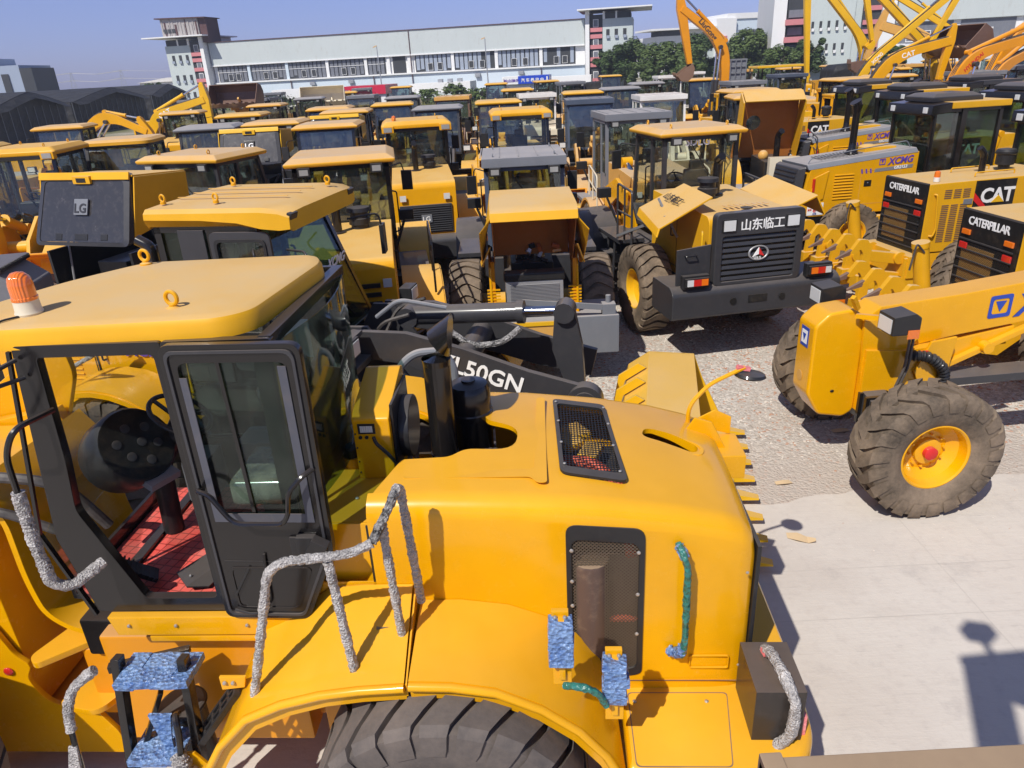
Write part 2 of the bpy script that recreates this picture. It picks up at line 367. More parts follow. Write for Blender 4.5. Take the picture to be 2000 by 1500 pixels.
    def torus(s, c, ax, RR, r, n=24, m=8):
        x, y, z = frame(ax); c = Vector(c); V = []; F = []
        for i in range(n):
            a = 2 * math.pi * i / n; d = x * math.cos(a) + y * math.sin(a)
            for k in range(m):
                b = 2 * math.pi * k / m; V.append(tuple(c + d * (RR + r * math.cos(b)) + z * r * math.sin(b)))
        for i in range(n):
            for k in range(m): F.append((i * m + k, ((i + 1) % n) * m + k, ((i + 1) % n) * m + (k + 1) % m, i * m + (k + 1) % m))
        return s.add(V, F)
    def sphere(s, c, r, n=12, m=8, sq=(1, 1, 1)):
        V = []; F = []
        for j in range(m + 1):
            t = math.pi * j / m
            for i in range(n):
                a = 2 * math.pi * i / n; V.append((c[0] + r * sq[0] * math.sin(t) * math.cos(a), c[1] + r * sq[1] * math.sin(t) * math.sin(a), c[2] + r * sq[2] * math.cos(t)))
        for j in range(m):
            for i in range(n): F.append((j * n + i, (j + 1) * n + i, (j + 1) * n + (i + 1) % n, j * n + (i + 1) % n))
        return s.add(V, F)
    def loft(s, loops, cap=True, closed=True):
        n = len(loops[0]); V = [p for L in loops for p in L]; F = []
        for i in range(len(loops) - 1):
            for k in range(n if closed else n - 1): F.append((i * n + k, i * n + (k + 1) % n, (i + 1) * n + (k + 1) % n, (i + 1) * n + k))
        if cap and closed: F += [tuple(range(n - 1, -1, -1)), tuple(range((len(loops) - 1) * n, len(loops) * n))]
        return s.add(V, F)
    def plate(s, a, b, c, d, t):
        """four corner sheet of thickness t"""
        P = [Vector(q) for q in (a, b, c, d)]; nn = (P[1] - P[0]).cross(P[3] - P[0]).normalized() * t
        V = [tuple(p) for p in P] + [tuple(p + nn) for p in P]
        return s.add(V, [(0, 3, 2, 1), (4, 5, 6, 7), (0, 1, 5, 4), (1, 2, 6, 5), (2, 3, 7, 6), (3, 0, 4, 7)])
    def strip(s, L0, L1, t):
        """sheet between two polylines, thickness t (down)"""
        n = len(L0); A = [Vector(p) for p in L0]; B = [Vector(p) for p in L1]; V = []; 
        for i in range(n):
            d = (A[min(i + 1, n - 1)] - A[max(i - 1, 0)]); nn = d.cross(B[i] - A[i])
            nn = nn.normalized() * t if nn.length > 1e-9 else Vector((0, 0, t))
            V += [tuple(A[i]), tuple(B[i]), tuple(A[i] + nn), tuple(B[i] + nn)]
        F = []
        for i in range(n - 1):
            o = 4 * i; p = o + 4
            F += [(o, o + 1, p + 1, p), (o + 2, p + 2, p + 3, o + 3), (o, p, p + 2, o + 2), (o + 1, o + 3, p + 3, p + 1)]
        F += [(0, 2, 3, 1), (4 * n - 4, 4 * n - 3, 4 * n - 1, 4 * n - 2)]
        return s.add(V, F)
    def mesh(s, name, bevel=0, seg=2, smooth=35):
        me = bpy.data.meshes.new(name); bm = bmesh.new()
        vs = [bm.verts.new(p) for p in s.v]
        for f in s.f:
            try: bm.faces.new([vs[i] for i in f])
            except Exception: pass
        bmesh.ops.recalc_face_normals(bm, faces=bm.faces)
        if bevel:
            ed = [e for e in bm.edges if len(e.link_faces) == 2 and e.calc_face_angle(0) > R(28)]
            if ed: bmesh.ops.bevel(bm, geom=ed, offset=bevel, segments=seg, profile=.6, affect='EDGES', clamp_overlap=True)
        for f in bm.faces: f.smooth = True
        bm.normal_update()
        cn = None
        if bevel:
            cn = []; ca = math.cos(R(50))
            for f in bm.faces:
                for v in f.verts:
                    nn = Vector((0, 0, 0))
                    for g in v.link_faces:
                        if g.normal.dot(f.normal) > ca: nn += g.normal * (g.calc_area() + 1e-8)
                    cn.append(nn.normalized() if nn.length > 0 else f.normal)
        bm.to_mesh(me); bm.free()
        if cn and len(cn) == len(me.loops): me.normals_split_custom_set([tuple(c) for c in cn])
        else: me.set_sharp_from_angle(angle=R(smooth))
        return me
    def build(s, name, mat, parent=None, bevel=0, seg=2, smooth=35, label=None):
        if name in ('bolt', 'rivet', 'pedal', 'axle', 'handle', 'wrapped_handle', 'step_bracket', 'hood_stripe'):
            par = list(range(len(s.v)))
            def fd(i):
                while par[i] != i: par[i] = par[par[i]]; i = par[i]
                return i
            for f in s.f:
                for i in f[1:]: par[fd(i)] = fd(f[0])
            roots = sorted(set(fd(f[0]) for f in s.f))
            if len(roots) > 1 and name in ('bolt', 'rivet', 'axle', 'handle', 'wrapped_handle', 'step_bracket'):
                o = None
                for r_ in roots:
                    q = MB(); q.v = s.v; q.f = [f for f in s.f if fd(f[0]) == r_]
                    used = sorted(set(i for f in q.f for i in f)); mp = {a: b for b, a in enumerate(used)}
                    q.v = [s.v[i] for i in used]; q.f = [tuple(mp[i] for i in f) for f in q.f]
                    o = put(q.mesh(name, bevel, seg, smooth), name, mat, parent, label)
                return o
        return put(s.mesh(name, bevel, seg, smooth), name, mat, parent, label)
def put(me, name, mat, parent=None, label=None):
    if mat and not me.materials: me.materials.append(MATS[mat])
    o = bpy.data.objects.new(name, me); COL.objects.link(o)
    if mat and me.materials[0] != MATS[mat]:
        o.material_slots[0].link = 'OBJECT'; o.material_slots[0].material = MATS[mat]
    if parent: o.parent = parent
    if label: o['label'] = label
    return o
def tag(o, label=None, cat=None, group=None, kind=None):
    for k, v in (('label', label), ('category', cat), ('group', group), ('kind', kind)):
        if v: o[k] = v
    return o
def thing(name, label, cat, loc=(0, 0, 0), rz=0, group=None):
    o = bpy.data.objects.new(name, None); COL.objects.link(o); o.empty_display_size = .3
    o.location = loc; o.rotation_euler = (0, 0, R(rz)); return tag(o, label, cat, group)
def copy_tree(o, parent=None):
    c = o.copy(); COL.objects.link(c)
    if parent: c.parent = parent
    for ch in list(KIDS.get(o.name) or o.children): copy_tree(ch, c)
    return c
KIDS = {}
def dup(o, loc, rz, label, group=None, cat=None):
    c = copy_tree(o); c.location = loc; c.rotation_euler = (0, 0, R(rz)); tag(c, label, cat, group); return c
_tx = {}
def lettering(s, size, mat, parent, loc, xd, up, name='lettering', shear=0, bold=.0, extr=.003, space=1.0, center=False):
    key = (s, size, shear, bold, extr, space, center)
    if key not in _tx:
        cu = bpy.data.curves.new('lettering', 'FONT'); cu.body = s; cu.size = size; cu.shear = shear; cu.offset = bold * size; cu.extrude = extr; cu.space_character = space
        cu.resolution_u = 3
        if center: cu.align_x = 'CENTER'
        t = bpy.data.objects.new('t', cu); COL.objects.link(t)
        dg = bpy.context.evaluated_depsgraph_get(); dg.update()
        me = bpy.data.meshes.new_from_object(t.evaluated_get(dg)); bpy.data.objects.remove(t); _tx[key] = me
    me = _tx[key].copy(); me.materials.clear()
    X = Vector(xd).normalized(); U = Vector(up); U = (U - X * U.dot(X)).normalized(); Z = X.cross(U)
    M = Matrix((X, U, Z)).transposed().to_4x4(); M.translation = Vector(loc) + Z * extr * .6
    me.transform(M)
    return put(me, name, mat, parent)
# ---------------------------------------------------------------- wheels
_wm = {}
def tyre_mb(Rr, Wd, rim, N, kind='chev', amp=.55, cov=.35, seg=48):
    m = MB(); H = Wd / 2; c0 = Rr - .045 * Rr / .8
    prof = [(rim, -.74 * H), (rim + .03, -.86 * H), (rim + (Rr - rim) * .35, -.99 * H), (rim + (Rr - rim) * .6, -1.0 * H), (Rr * .93, -.93 * H), (c0, -.8 * H), (c0 + .004, 0),
            (c0, .8 * H), (Rr * .93, .93 * H), (rim + (Rr - rim) * .6, 1.0 * H), (rim + (Rr - rim) * .35, .99 * H), (rim + .03, .86 * H), (rim, .74 * H)]
    m.lathe(prof, (0, 0, 0), (0, 1, 0), seg, cap=False)
    m.lathe([(rim, -.74 * H), (rim, .74 * H)], (0, 0, 0), (0, 1, 0), seg, cap=False)
    x, y, z = frame((0, 1, 0))
    def pt(phi, r, w): return tuple(x * math.cos(phi) * r + y * math.sin(phi) * r + z * w)
    pitch = 2 * math.pi / N
    full = [(-1.04, Rr * .83), (-1.0, Rr * .935), (-.86, Rr * .99), (-.55, Rr), (-.2, Rr), (0, Rr), (.2, Rr), (.55, Rr), (.86, Rr * .99), (1.0, Rr * .935), (1.04, Rr * .83)]
    for i in range(N):
        if kind == 'g2':
            sets = [([( -1.05, Rr * .8), (-1.01, Rr * .93), (-.86, Rr * .99), (-.45, Rr), (.12, Rr)], i * pitch, -1), ([(1.05, Rr * .8), (1.01, Rr * .93), (.86, Rr * .99), (.45, Rr), (-.12, Rr)], (i + .5) * pitch, 1)]
        else: sets = [(full, i * pitch, 0)]
        for smp, ph, sd in sets:
            V = []
            for s_, r in smp:
                a = abs(s_)
                if kind == 'g2': off = (1.05 - a) * amp * pitch * 1.25; cv = cov * (1.05 if a > .8 else .8)
                elif kind == 'wave':
                    q = max(-1, min(1, s_)); off = amp * pitch * math.cos(q * 3.0) * .62 - .1 * pitch * q; cv = cov * (1 if a < .9 else .95)
                else: off = (1.0 - min(1, a) ** 1.2) * amp * pitch; cv = cov
                for sg in (-1, 1):
                    e = ph + off + sg * cv * pitch
                    V.append(pt(e, r, s_ * H)); V.append(pt(e - sg * .012, min(r, c0) - .03 - (0 if a < .95 else .02), s_ * H * .99))
            n = len(smp); F = []
            for k in range(n - 1):
                o = 4 * k; p = o + 4
                F += [(o, p, p + 2, o + 2), (o, o + 1, p + 1, p), (o + 2, p + 2, p + 3, o + 3)]
            F += [(0, 2, 3, 1), (4 * n - 4, 4 * n - 3, 4 * n - 1, 4 * n - 2)]
            m.add(V, F)
    return m
def rim_mb(rim, Wd, dish=.5, bolts=10, s=1):
    """face outward to +y*s"""
    m = MB(); H = Wd / 2 * .74; f = H * s
    pr = [(rim * 1.06, f + .012 * s), (rim * 1.06, f - .006 * s), (rim * .97, f - .02 * s), (rim * .93, f - .05 * s), (rim * .9, f * .45), (rim * .62, f * (1 - dish) * .4 ), (rim * .42, f * .1), (rim * .40, f * .35), (rim * .22, f * .42), (.001, f * .42)]
    m.lathe([(rim * 1.06, f + .012 * s), (rim * 1.0, f + .02 * s), (rim * .955, f + .005 * s)] + pr[3:], (0, 0, 0), (0, 1, 0), 36, cap=False)
    m.lathe([(rim * 1.01, -H), (rim * .9, -H), (rim * .9, f * .4)], (0, 0, 0), (0, 1, 0), 28, cap=False)
    for k in range(bolts):
        a = 2 * math.pi * k / bolts; c = Vector((math.cos(a) * rim * .52, f * .12, math.sin(a) * rim * .52)); m.cyl(c, c + Vector((0, .03 * s, 0)), .014, n=6)
    return m
def wheel(parent, pos, side, Rr=.8, Wd=.56, rim=.36, N=24, kind='chev', mat='tyre_rubber', rmat='yellow_paint', amp=.55, cov=.33, phase=0, hub=None, dish=.5):
    k = (Rr, Wd, rim, N, kind, amp, cov)
    if k not in _wm: _wm[k] = tyre_mb(Rr, Wd, rim, N, kind, amp, cov).mesh('tyre')
    k2 = (rim, Wd, side, dish)
    if k2 not in _wm: _wm[k2] = rim_mb(rim, Wd, dish, 10, side).mesh('rim', 0, 2, 30)
    t = put(_wm[k], 'wheel', mat, parent); t.location = pos; t.rotation_euler = (0, R(phase), 0)
    r = put(_wm[k2], 'rim', rmat, t)
    if hub:
        f = Wd / 2 * .74 * .42 * side
        MB().lathe([(rim * .2, f), (rim * .2, f + .05 * side), (rim * .15, f + .06 * side), (.001, f + .06 * side)], (0, 0, 0), (0, 1, 0), 20, cap=False).build('hub_cap', hub, t)
    return t
def limb(path, widths, t, y=0, extra=0):
    """boom like plate: centre line in x,z, widths across, half thickness t"""
    P = [Vector((p[0], 0, p[1])) for p in path]; m = MB(); loops = []
    for i, p in enumerate(P):
        d = (P[min(i + 1, len(P) - 1)] - P[max(i - 1, 0)]).normalized(); nn = Vector((-d.z, 0, d.x)) * widths[i] / 2
        loops.append([tuple(p + nn + Vector((0, y - t, 0))), tuple(p + nn + Vector((0, y + t, 0))), tuple(p - nn + Vector((0, y + t, 0))), tuple(p - nn + Vector((0, y - t, 0)))])
    m.loft(loops); return m
def ram(parent, a, b, r, mat, frac=.6, name='cylinder'):
    a = Vector(a); b = Vector(b); m = a.lerp(b, frac); d = (b - a).normalized()
    mb = MB(); mb.cyl(a, m, r, n=14); mb.cyl(m - d * .05, m + d * .03, r * 1.18, n=14); x, y, z = frame(d)
    mb.cyl(a - x * r * 1.1, a + x * r * 1.1, r * 1.1, n=12)
    o = mb.build(name, mat, parent)
    rb = MB(); rb.cyl(m, b, r * .52, n=12); rb.build('rod', 'chrome_rod', o)
    e = MB(); e.cyl(b - Vector((0, r * 1.1, 0)), b + Vector((0, r * 1.1, 0)), r * 1.05, n=12); e.build('rod_eye', mat, o)
    return o
def frame_rect(x0, x1, z0, z1, w, r=.06):
    return fil2([(x0, z0), (x1, z0), (x1, z1), (x0, z1)], r), fil2([(x0 + w, z0 + w), (x1 - w, z0 + w), (x1 - w, z1 - w), (x0 + w, z1 - w)], r * .7)
def seat_parts(root, x, y, z, mat='seat_fabric', face=1):
    s = MB(); s.box(x - .25, x + .25, y - .25, y + .25, z + .34, z + .46); s.build('seat', mat, root, .05, 3)
    b = MB(); b.obox((x - .27 * face, y, z + .78), (.13, .48, .7), (0, -10 * face, 0)); b.obox((x - .33 * face, y, z + 1.2), (.1, .28, .2), (0, -10 * face, 0)); b.build('seat_backrest', mat, root, .04, 3)
    p = MB(); p.box(x - .18, x + .18, y - .18, y + .18, z, z + .34); p.build('seat_base', 'black_plastic', root, .02)
def steering(root, x, y, z, face=1):
    c = Vector((x, y, z)); n = Vector((-.5 * face, 0, .86)); m = MB(); m.torus(c, n, .21, .016, 28, 8)
    xx, yy, zz = frame(n)
    for a in (90, 210, 330): m.bar(c - n * .03, c + (xx * math.cos(R(a)) + yy * math.sin(R(a))) * .2, .03, .012)
    m.cyl(c - n * .06, c + n * .01, .045, n=12); w = m.build('steering_wheel', 'black_plastic', root)
    k = MB(); k.cyl(c - n * .03, c - n * .5 + Vector((.1 * face, 0, -.3)), .045, n=10); k.build('steering_column', 'black_plastic', root)

# ---------------------------------------------------------------- generic wheel loader, +x = bucket end, rear axle at x = 0
def cab_unit(root, c, fm, gm, roof, rm, x0=.78, x1=2.45, hw=.78, z0=1.55, z1=3.34, slant=.25, lights=None, detail=True, roof_side=.1, lower=.55, back_lights=True):
    """frame, panels, glass, roof"""
    p = .075
    fr = MB()
    for sy in (-1, 1):
        y = sy * (hw - p / 2)
        fr.bar((x0 + p / 2, y, z0), (x0 + p / 2, y, z1), p); fr.bar((x1 - p / 2, y, z0 + .35), (x1 - slant, y, z1), p); fr.bar((x1 - .35, y, z0), (x1 - p / 2, y, z0 + .37), p)
        fr.bar((x0 + .62, y, z0), (x0 + .62, y, z1), p * .9); fr.bar((x0, y, z1 - .03), (x1 - slant, y, z1 - .03), p); fr.bar((x0, y, z0 + .04), (x1 - .3, y, z0 + .04), p)
    for x, z in ((x0 + p / 2, z1 - .04), (x0 + p / 2, z0 + .05), (x1 - slant, z1 - .04), (x0 + p / 2, z0 + lower), (x1 - p / 2, z0 + .36)): fr.bar((x, -hw, z), (x, hw, z), p)
    fr.build('cab_frame', fm, root)
    lo = MB(); lo.box(x0 + .01, x0 + .05, -hw + .05, hw - .05, z0 + .02, z0 + lower)
    for sy in (-1, 1): lo.box(x0 + .04, x0 + .6, sy * (hw - .05), sy * (hw - .02), z0 + .04, z0 + lower)
    lo.plate((x1 - .05, -hw + .05, z0 + .36), (x1 - .05, hw - .05, z0 + .36), (x1 - .36, hw - .05, z0), (x1 - .36, -hw + .05, z0), .03)
    lo.build('lower_panel', fm, root)
    fl = MB(); fl.box(x0 + .05, x1 - .35, -hw + .05, hw - .05, z0 + .0, z0 + .05); fl.build('floor', 'black_plastic', root)
    g = MB(); g.plate((x0 + .03, -hw + .07, z0 + lower), (x0 + .03, hw - .07, z0 + lower), (x0 + .03, hw - .07, z1 - .06), (x0 + .03, -hw + .07, z1 - .06), .008); g.build('rear_window', gm, root)
    g = MB(); g.plate((x1 - .02, -hw + .06, z0 + .38), (x1 - .02, hw - .06, z0 + .38), (x1 - slant + .03, hw - .06, z1 - .06), (x1 - slant + .03, -hw + .06, z1 - .06), .008); g.build('windshield', gm, root)
    for sy in (-1, 1):
        y = sy * (hw - .03)
        a = MB(); a.box(x0 + .08, x0 + .58, y - .004, y + .004, z0 + lower, z1 - .07); a.build('side_window', gm, root)
        a = MB(); a.prism([(x0 + .66, z0 + .08), (x1 - .38, z0 + .08), (x1 - .1, z0 + .4), (x1 - slant - .05, z1 - .07), (x0 + .66, z1 - .07)], 'y', y - .004, y + .004); dw = a.build('door_window', gm, root)
    # roof
    rf = MB(); ov = roof_side; rx0 = x0 - .10; rx1 = x1 - slant + .16
    if roof == 'slab':
        rf.loft([[(rx0, -hw - ov, z1), (rx1, -hw - ov, z1), (rx1, hw + ov, z1), (rx0, hw + ov, z1)], [(rx0 - .02, -hw - ov - .02, z1 + .06), (rx1 + .02, -hw - ov - .02, z1 + .06), (rx1 + .02, hw + ov + .02, z1 + .06), (rx0 - .02, hw + ov + .02, z1 + .06)],
                 [(rx0 + .12, -hw + .02, z1 + .14), (rx1 - .1, -hw + .02, z1 + .14), (rx1 - .1, hw - .02, z1 + .14), (rx0 + .12, hw - .02, z1 + .14)]])
        rf.build('roof', rm, root, .02, 2)
    elif roof == 'flat':
        rf.box(rx0 - .02, rx1 + .02, -hw - ov * .3, hw + ov * .3, z1, z1 + .16)
        rf.build('roof', rm, root, .015, 2)
        k = MB()
        for i in range(5): k.box(rx0 + .1, rx1 - .1, -hw + .12 + i * .34, -hw + .14 + i * .34, z1 + .16, z1 + .172)
        k.build('roof_rib', rm, root)
    elif roof == 'round':
        pts = fil2([(rx0 - .05, -hw - ov), (rx1 + .05, -hw - ov), (rx1 + .05, hw + ov), (rx0 - .05, hw + ov)], .35, 6)
        pin = [(p[0] * .9 + (rx0 + rx1) / 2 * .1, p[1] * .9) for p in pts]
        rf.loft([[(a, b, z1) for a, b in pts], [(a, b, z1 + .07) for a, b in pts], [(a, b, z1 + .13) for a, b in pin]]); rf.build('roof', rm, root, 0, 2, 30)
    elif roof == 'pods':
        pts = fil2([(rx0 - .1, -hw - ov), (rx1, -hw - ov), (rx1, hw + ov), (rx0 - .1, hw + ov)], .08, 3)
        pin = [(p[0] * .88 + (rx0 + rx1) / 2 * .12, p[1] * .86) for p in pts]
        rf.loft([[(a, b, z1 + .02) for a, b in pts], [(a, b, z1 + .1) for a, b in pts], [(a, b, z1 + .19) for a, b in pin]])
        fp_ = c.get('front_pods'); qa, qb = (rx1 - .06, rx1 + .1) if fp_ else (rx0 - .2, rx0 + .05); lx = rx1 + .108 if fp_ else rx0 - .208
        for sy in (-1, 1): rf.box(qa, qb, sy * (hw - .06) - .15, sy * (hw - .06) + .15, z1 - .07, z1 + .09)
        rf.build('roof', rm, root, .02, 2)
        for sy in (-1, 1):
            q = MB(); q.box(lx - .005, lx + .005, sy * (hw - .06) - .1, sy * (hw - .06) + .1, z1 - .045, z1 + .065); q.build('roof_light', 'dull_lens', root)
        q = MB(); q.box(rx1 - .01 if fp_ else rx0 - .06, rx1 + .05 if fp_ else rx0 + .0, -hw + .14, hw - .14, z1 - .06, z1 + .02); q.build('roof_visor', 'black_paint', root)
    if roof != 'pods' and back_lights:
        for sy in (-1, 1):
            q = MB(); q.box(x0 - .16, x0 - .06, sy * (hw - .2) - .1, sy * (hw - .2) + .1, z1 - .14, z1 - .0); o = q.build('work_light', 'black_plastic', root, .01)
            q = MB(); q.box(x0 - .165, x0 - .16, sy * (hw - .2) - .07, sy * (hw - .2) + .07, z1 - .115, z1 - .025); q.build('lens', 'dull_lens', o)
    if detail:
        for sx, sy in ((rx0 + .25, -1), (rx1 - .25, -1), (rx0 + .25, 1), (rx1 - .25, 1)):
            zz = z1 + (.12 if roof != 'pods' else .16); q = MB(); q.cyl((sx, sy * .55, zz), (sx, sy * .55, zz + .03), .03, n=10); q.torus((sx, sy * .55, zz + .06), (0, 1, 0), .035, .011, 14, 6); q.build('eye_bolt', rm, root)
    for sy in (-1, 1):
        mr = MB(); mr.tube(fil([(x1 - .2, sy * hw, z1 - .25), (x1 + .12, sy * (hw + .22), z1 - .22), (x1 + .14, sy * (hw + .3), z1 - .6)], .08), .014, 6); mr.obox((x1 + .12, sy * (hw + .3), z1 - .55), (.05, .2, .36), (0, 0, sy * 12))
        mr.build('mirror', 'black_plastic', root, .01)
        hr = MB(); hr.tube(fil([(x0 + .68, sy * hw, z0 + .5), (x0 + .68, sy * (hw + .08), z0 + .52), (x0 + .68, sy * (hw + .08), z0 + 1.2), (x0 + .68, sy * hw, z0 + 1.22)], .05), .014, 6); hr.build('door_handrail', 'black_paint', root)
    wp = MB(); wp.bar((x0 - .01, .2, z1 - .15), (x0 - .02, -.2, z1 - .75), .02, .015); wp.bar((x1 - .2, -.1, z0 + 1.0), (x1 - .05, .3, z0 + .5), .02, .015); wp.build('wiper', 'black_paint', root)

def wheel_loader(c, loc, rz, label, group='wheel loaders parked in the sales yard', name='wheel_loader', cat='wheel loader'):
    g = c.get
    pm = g('paint', 'yellow_dusty'); dk = g('dark', 'dark_grey_paint'); rt = thing(name, label, cat, loc, rz, group)
    hm = g('hood_mat', pm)
    # chassis
    m = MB(); m.box(-1.3, 1.9, -.45, .45, .62, 1.2); m.box(1.7, 2.3, -.3, .3, .6, 1.1); m.box(2.2, 3.9, -.38, .38, .62, 1.15); m.build('chassis', g('chassis', 'dark_grey_paint'), rt, .02)
    for x in (0, 3.3):
        a = MB(); a.cyl((x, -.95, .8), (x, .95, .8), .19, n=12); a.sphere((x, 0, .8), .32); a.build('axle', pm, rt)
    for x in (0, 3.3):
        for sy in (-1, 1): wheel(rt, (x, sy * 1.12, .8), sy, .8, .56, .36, 24, g('tread', 'chev'), g('tyre', 'tyre_rubber'), g('rim', 'yellow_paint'), phase=random.uniform(0, 15))
    # hood
    hh = g('hh', .72); hx = g('hood_rear', -1.82); zt = g('hood_top', 2.36)
    if not g('open'):
        m = MB(); m.prism(fil2([(hx, 1.15), (hx + .04, zt - .12), (hx + .12, zt - .02), (.72, zt + .06), (.74, 1.15)], [0, .12, .1, .03, 0], 4), 'y', -hh, hh); m.build('engine_hood', hm, rt, .055, 4)
        if g('vents', 1):
            for sy in (-1, 1):
                v = MB()
                for k in range(9): v.obox((-.9, sy * (hh + .004), 1.55 + k * .06), (.5, .012, .022), (sy * 25, 0, 0))
                v.build('side_vent', g('vent_mat', hm), rt)
        st = g('stack', 1)
        if st:
            w_ = g('swap', 1); ax_, ay = ((-.35, .15) if w_ < 0 else (.25, -.22)); ex, ey = ((-.12, -.12) if w_ < 0 else (0, .12))
            v = MB(); v.lathe([(.1, 0), (.14, .03), (.14, .10), (.17, .11), (.17, .20), (.14, .21), (.14, .30), (.19, .31), (.18, .37), (.02, .39), (.001, .39)], (ax_, ay, zt), (0, 0, 1), 20); v.build('air_cleaner', 'black_plastic', rt, 0, 2, 30)
            v = MB(); v.tube(fil([(ex, ey, zt), (ex, ey, zt + .62), (ex - .16, ey, zt + .70)], .14, 6), .068, 14); v.lathe([(.13, -.02), (.13, .05), (.09, .06)], (ex, ey, zt), (0, 0, 1), 16); v.build('exhaust_pipe', 'black_paint', rt, 0, 2, 45)
    # rear
    sty = g('rear', 'lg')
    bm_ = g('bumper', dk)
    m = MB(); bw = g('bw', 1.32); bz0, bz1 = g('bz', (.62, 1.16)); m.prism(fil2([(-2.08, bz0), (-2.08, bz1 - .1), (-1.95, bz1), (-1.2, bz1), (-1.2, bz0)], .06, 3), 'y', -bw, bw); m.build('counterweight', bm_, rt, .04, 3)
    if sty == 'sdlg':
        oo = fil2([(-.74, 1.32), (.74, 1.32), (.74, 2.46), (-.74, 2.46)], .1, 4); ii = fil2([(-.62, 1.38), (.62, 1.38), (.62, 2.10), (-.62, 2.10)], .04, 4)
        m = MB(); m.ring(oo, ii, 'x', -2.0, -1.84); m.build('grille_surround', 'dark_grey_paint', rt, .025, 3)
        m = MB(); m.box(-1.93, -1.9, -.63, .63, 1.36, 2.12); m.build('grille', 'black_mesh_rear', rt)
        m = MB()
        for k in range(8): m.obox((-1.955, 0, 1.42 + k * .09), (.035, 1.25, .055), (0, 18, 0))
        m.build('grille_slats', 'dark_grey_paint', rt, .006)
        for sy in (-1, 1):
            m = MB(); m.box(-2.015, -1.99, sy * .53 - .12, sy * .53 + .12, 2.17, 2.37); o = m.build('headlight', 'black_plastic', rt, .01)
            m = MB(); m.box(-2.03, -2.012, sy * .53 - .095, sy * .53 + .095, 2.19, 2.35); m.build('lens', 'clear_lens', o)
            m = MB(); m.box(-2.11, -2.06, sy * 1.05 - .2, sy * 1.05 + .2, 1.38, 1.52); m.box(-2.06, -1.95, sy * 1.05 - .22, sy * 1.05 + .22, 1.34, 1.55); o = m.build('tail_light', 'black_plastic', rt, .01)
            for j, (a, b, mm) in enumerate(((-.17, -.06, 'orange_lens'), (-.06, .07, 'red_lens'), (.07, .17, 'clear_lens'))):
                m = MB(); m.box(-2.125, -2.11, sy * 1.05 + sy * a, sy * 1.05 + sy * b, 1.40, 1.50); m.build('lens', mm, o)
        lettering('山东临工', .19, 'white_decal', rt, (-2.005, .35, 2.19), (0, -1, 0), (0, 0, 1), bold=.012, space=.95)
        m = MB(); m.torus((-1.99, 0, 1.80), (1, 0, 0), .11, .012, 28, 6); m.v = [(a, b * 1.45, cc) for a, b, cc in m.v]; o = m.build('badge', 'galvanised', rt)
        m = MB(); m.prism([(.0, 1.89), (-.1, 1.74), (-.0, 1.78)], 'x', -2.0, -1.985); m.build('badge_emblem', 'red_decal', o)
        m = MB(); m.prism([(.0, 1.89), (.1, 1.74), (.0, 1.78)], 'x', -2.0, -1.985); m.build('badge_emblem', 'white_decal', o)
        lettering('SDLG', .055, 'white_decal', rt, (-1.99, .085, 1.705), (0, -1, 0), (0, 0, 1), bold=.01)
        m = MB()
        for sy in (-1, 1): m.lathe([(.055, 0), (.055, .01)], (-2.085, sy * .42, 1.08), (-1, 0, 0), 18)
        m.box(-2.09, -2.08, -.16, .16, 1.03, 1.15); m.build('tow_hole', 'black_decal', rt)
        m = MB(); m.prism([(-1.32, 1.36), (-.76, 1.36), (-.76, 1.98), (-1.32, 1.93)], 'x', -1.9, -1.86) ; m.M = Matrix.Identity(4); m.v = [(a, -b, cc) for a, b, cc in m.v]; m.build('side_plate', 'dark_grey_paint', rt, .01)
        m = MB(); m.tube(fil([(-1.92, 1.2, 1.84), (-1.97, 1.2, 1.84), (-1.97, 1.02, 1.84), (-1.92, 1.02, 1.84)], .03), .012, 6); m.build('plate_handle', 'black_paint', rt)
    elif sty in ('lg', 'lonking'):
        m = MB(); m.box(hx - .03, hx + .02, -.6, .6, 1.2, 1.85); m.build('grille_frame', 'dark_grey_paint', rt, .02)
        m = MB()
        for k in range(12): m.obox((hx - .035, 0, 1.25 + k * .05), (.02, 1.12, .022), (0, 25, 0))
        m.build('grille', 'black_plastic', rt)
        m = MB(); m.box(hx - .07, hx - .05, -.12, .12, 1.45, 1.63); m.build('badge', 'mid_grey_paint', rt, .004)
        lettering('LG', .15, 'white_decal', rt, (hx - .072, .1, 1.485), (0, -1, 0), (0, 0, 1), bold=.02)
        for sy in (-1, 1):
            m = MB(); m.box(-2.1, -2.06, sy * 1.1 - .16, sy * 1.1 + .16, .95, 1.08); o = m.build('tail_light', 'red_lens', rt, .005)
            m = MB(); m.box(hx - .01, hx - .035, sy * .5 - .07, sy * .5 + .07, 1.95, 2.08); m.build('rear_lamp', 'clear_lens', rt, .005)
    elif sty == 'slots':
        m = MB()
        for k in range(6): m.box(hx - .015, hx + .02, -.5, .5, 1.3 + k * .13, 1.36 + k * .13)
        m.build('grille_slots', 'black_decal', rt)
        for sy in (-1, 1):
            m = MB(); m.box(hx - .03, hx, sy * .6 - .06, sy * .6 + .06, 1.95, 2.07); m.build('rear_lamp', 'clear_lens', rt, .005)
    # platform, ladders, fenders, rails
    for sy in (-1, 1):
        m = MB(); m.box(.95, 2.25, sy * .78, sy * 1.3, 1.42, 1.5)
        for k in range(3): m.box(1.35, 1.75, sy * 1.2, sy * 1.42, .5 + k * .32, .53 + k * .32)
        for x in (1.35, 1.75): m.bar((x, sy * 1.3, .45), (x, sy * 1.25, 1.45), .04)
        m.box(.75, 2.3, sy * .45, sy * .8, .7, 1.42); m.build('platform', g('platform', dk), rt, .01)
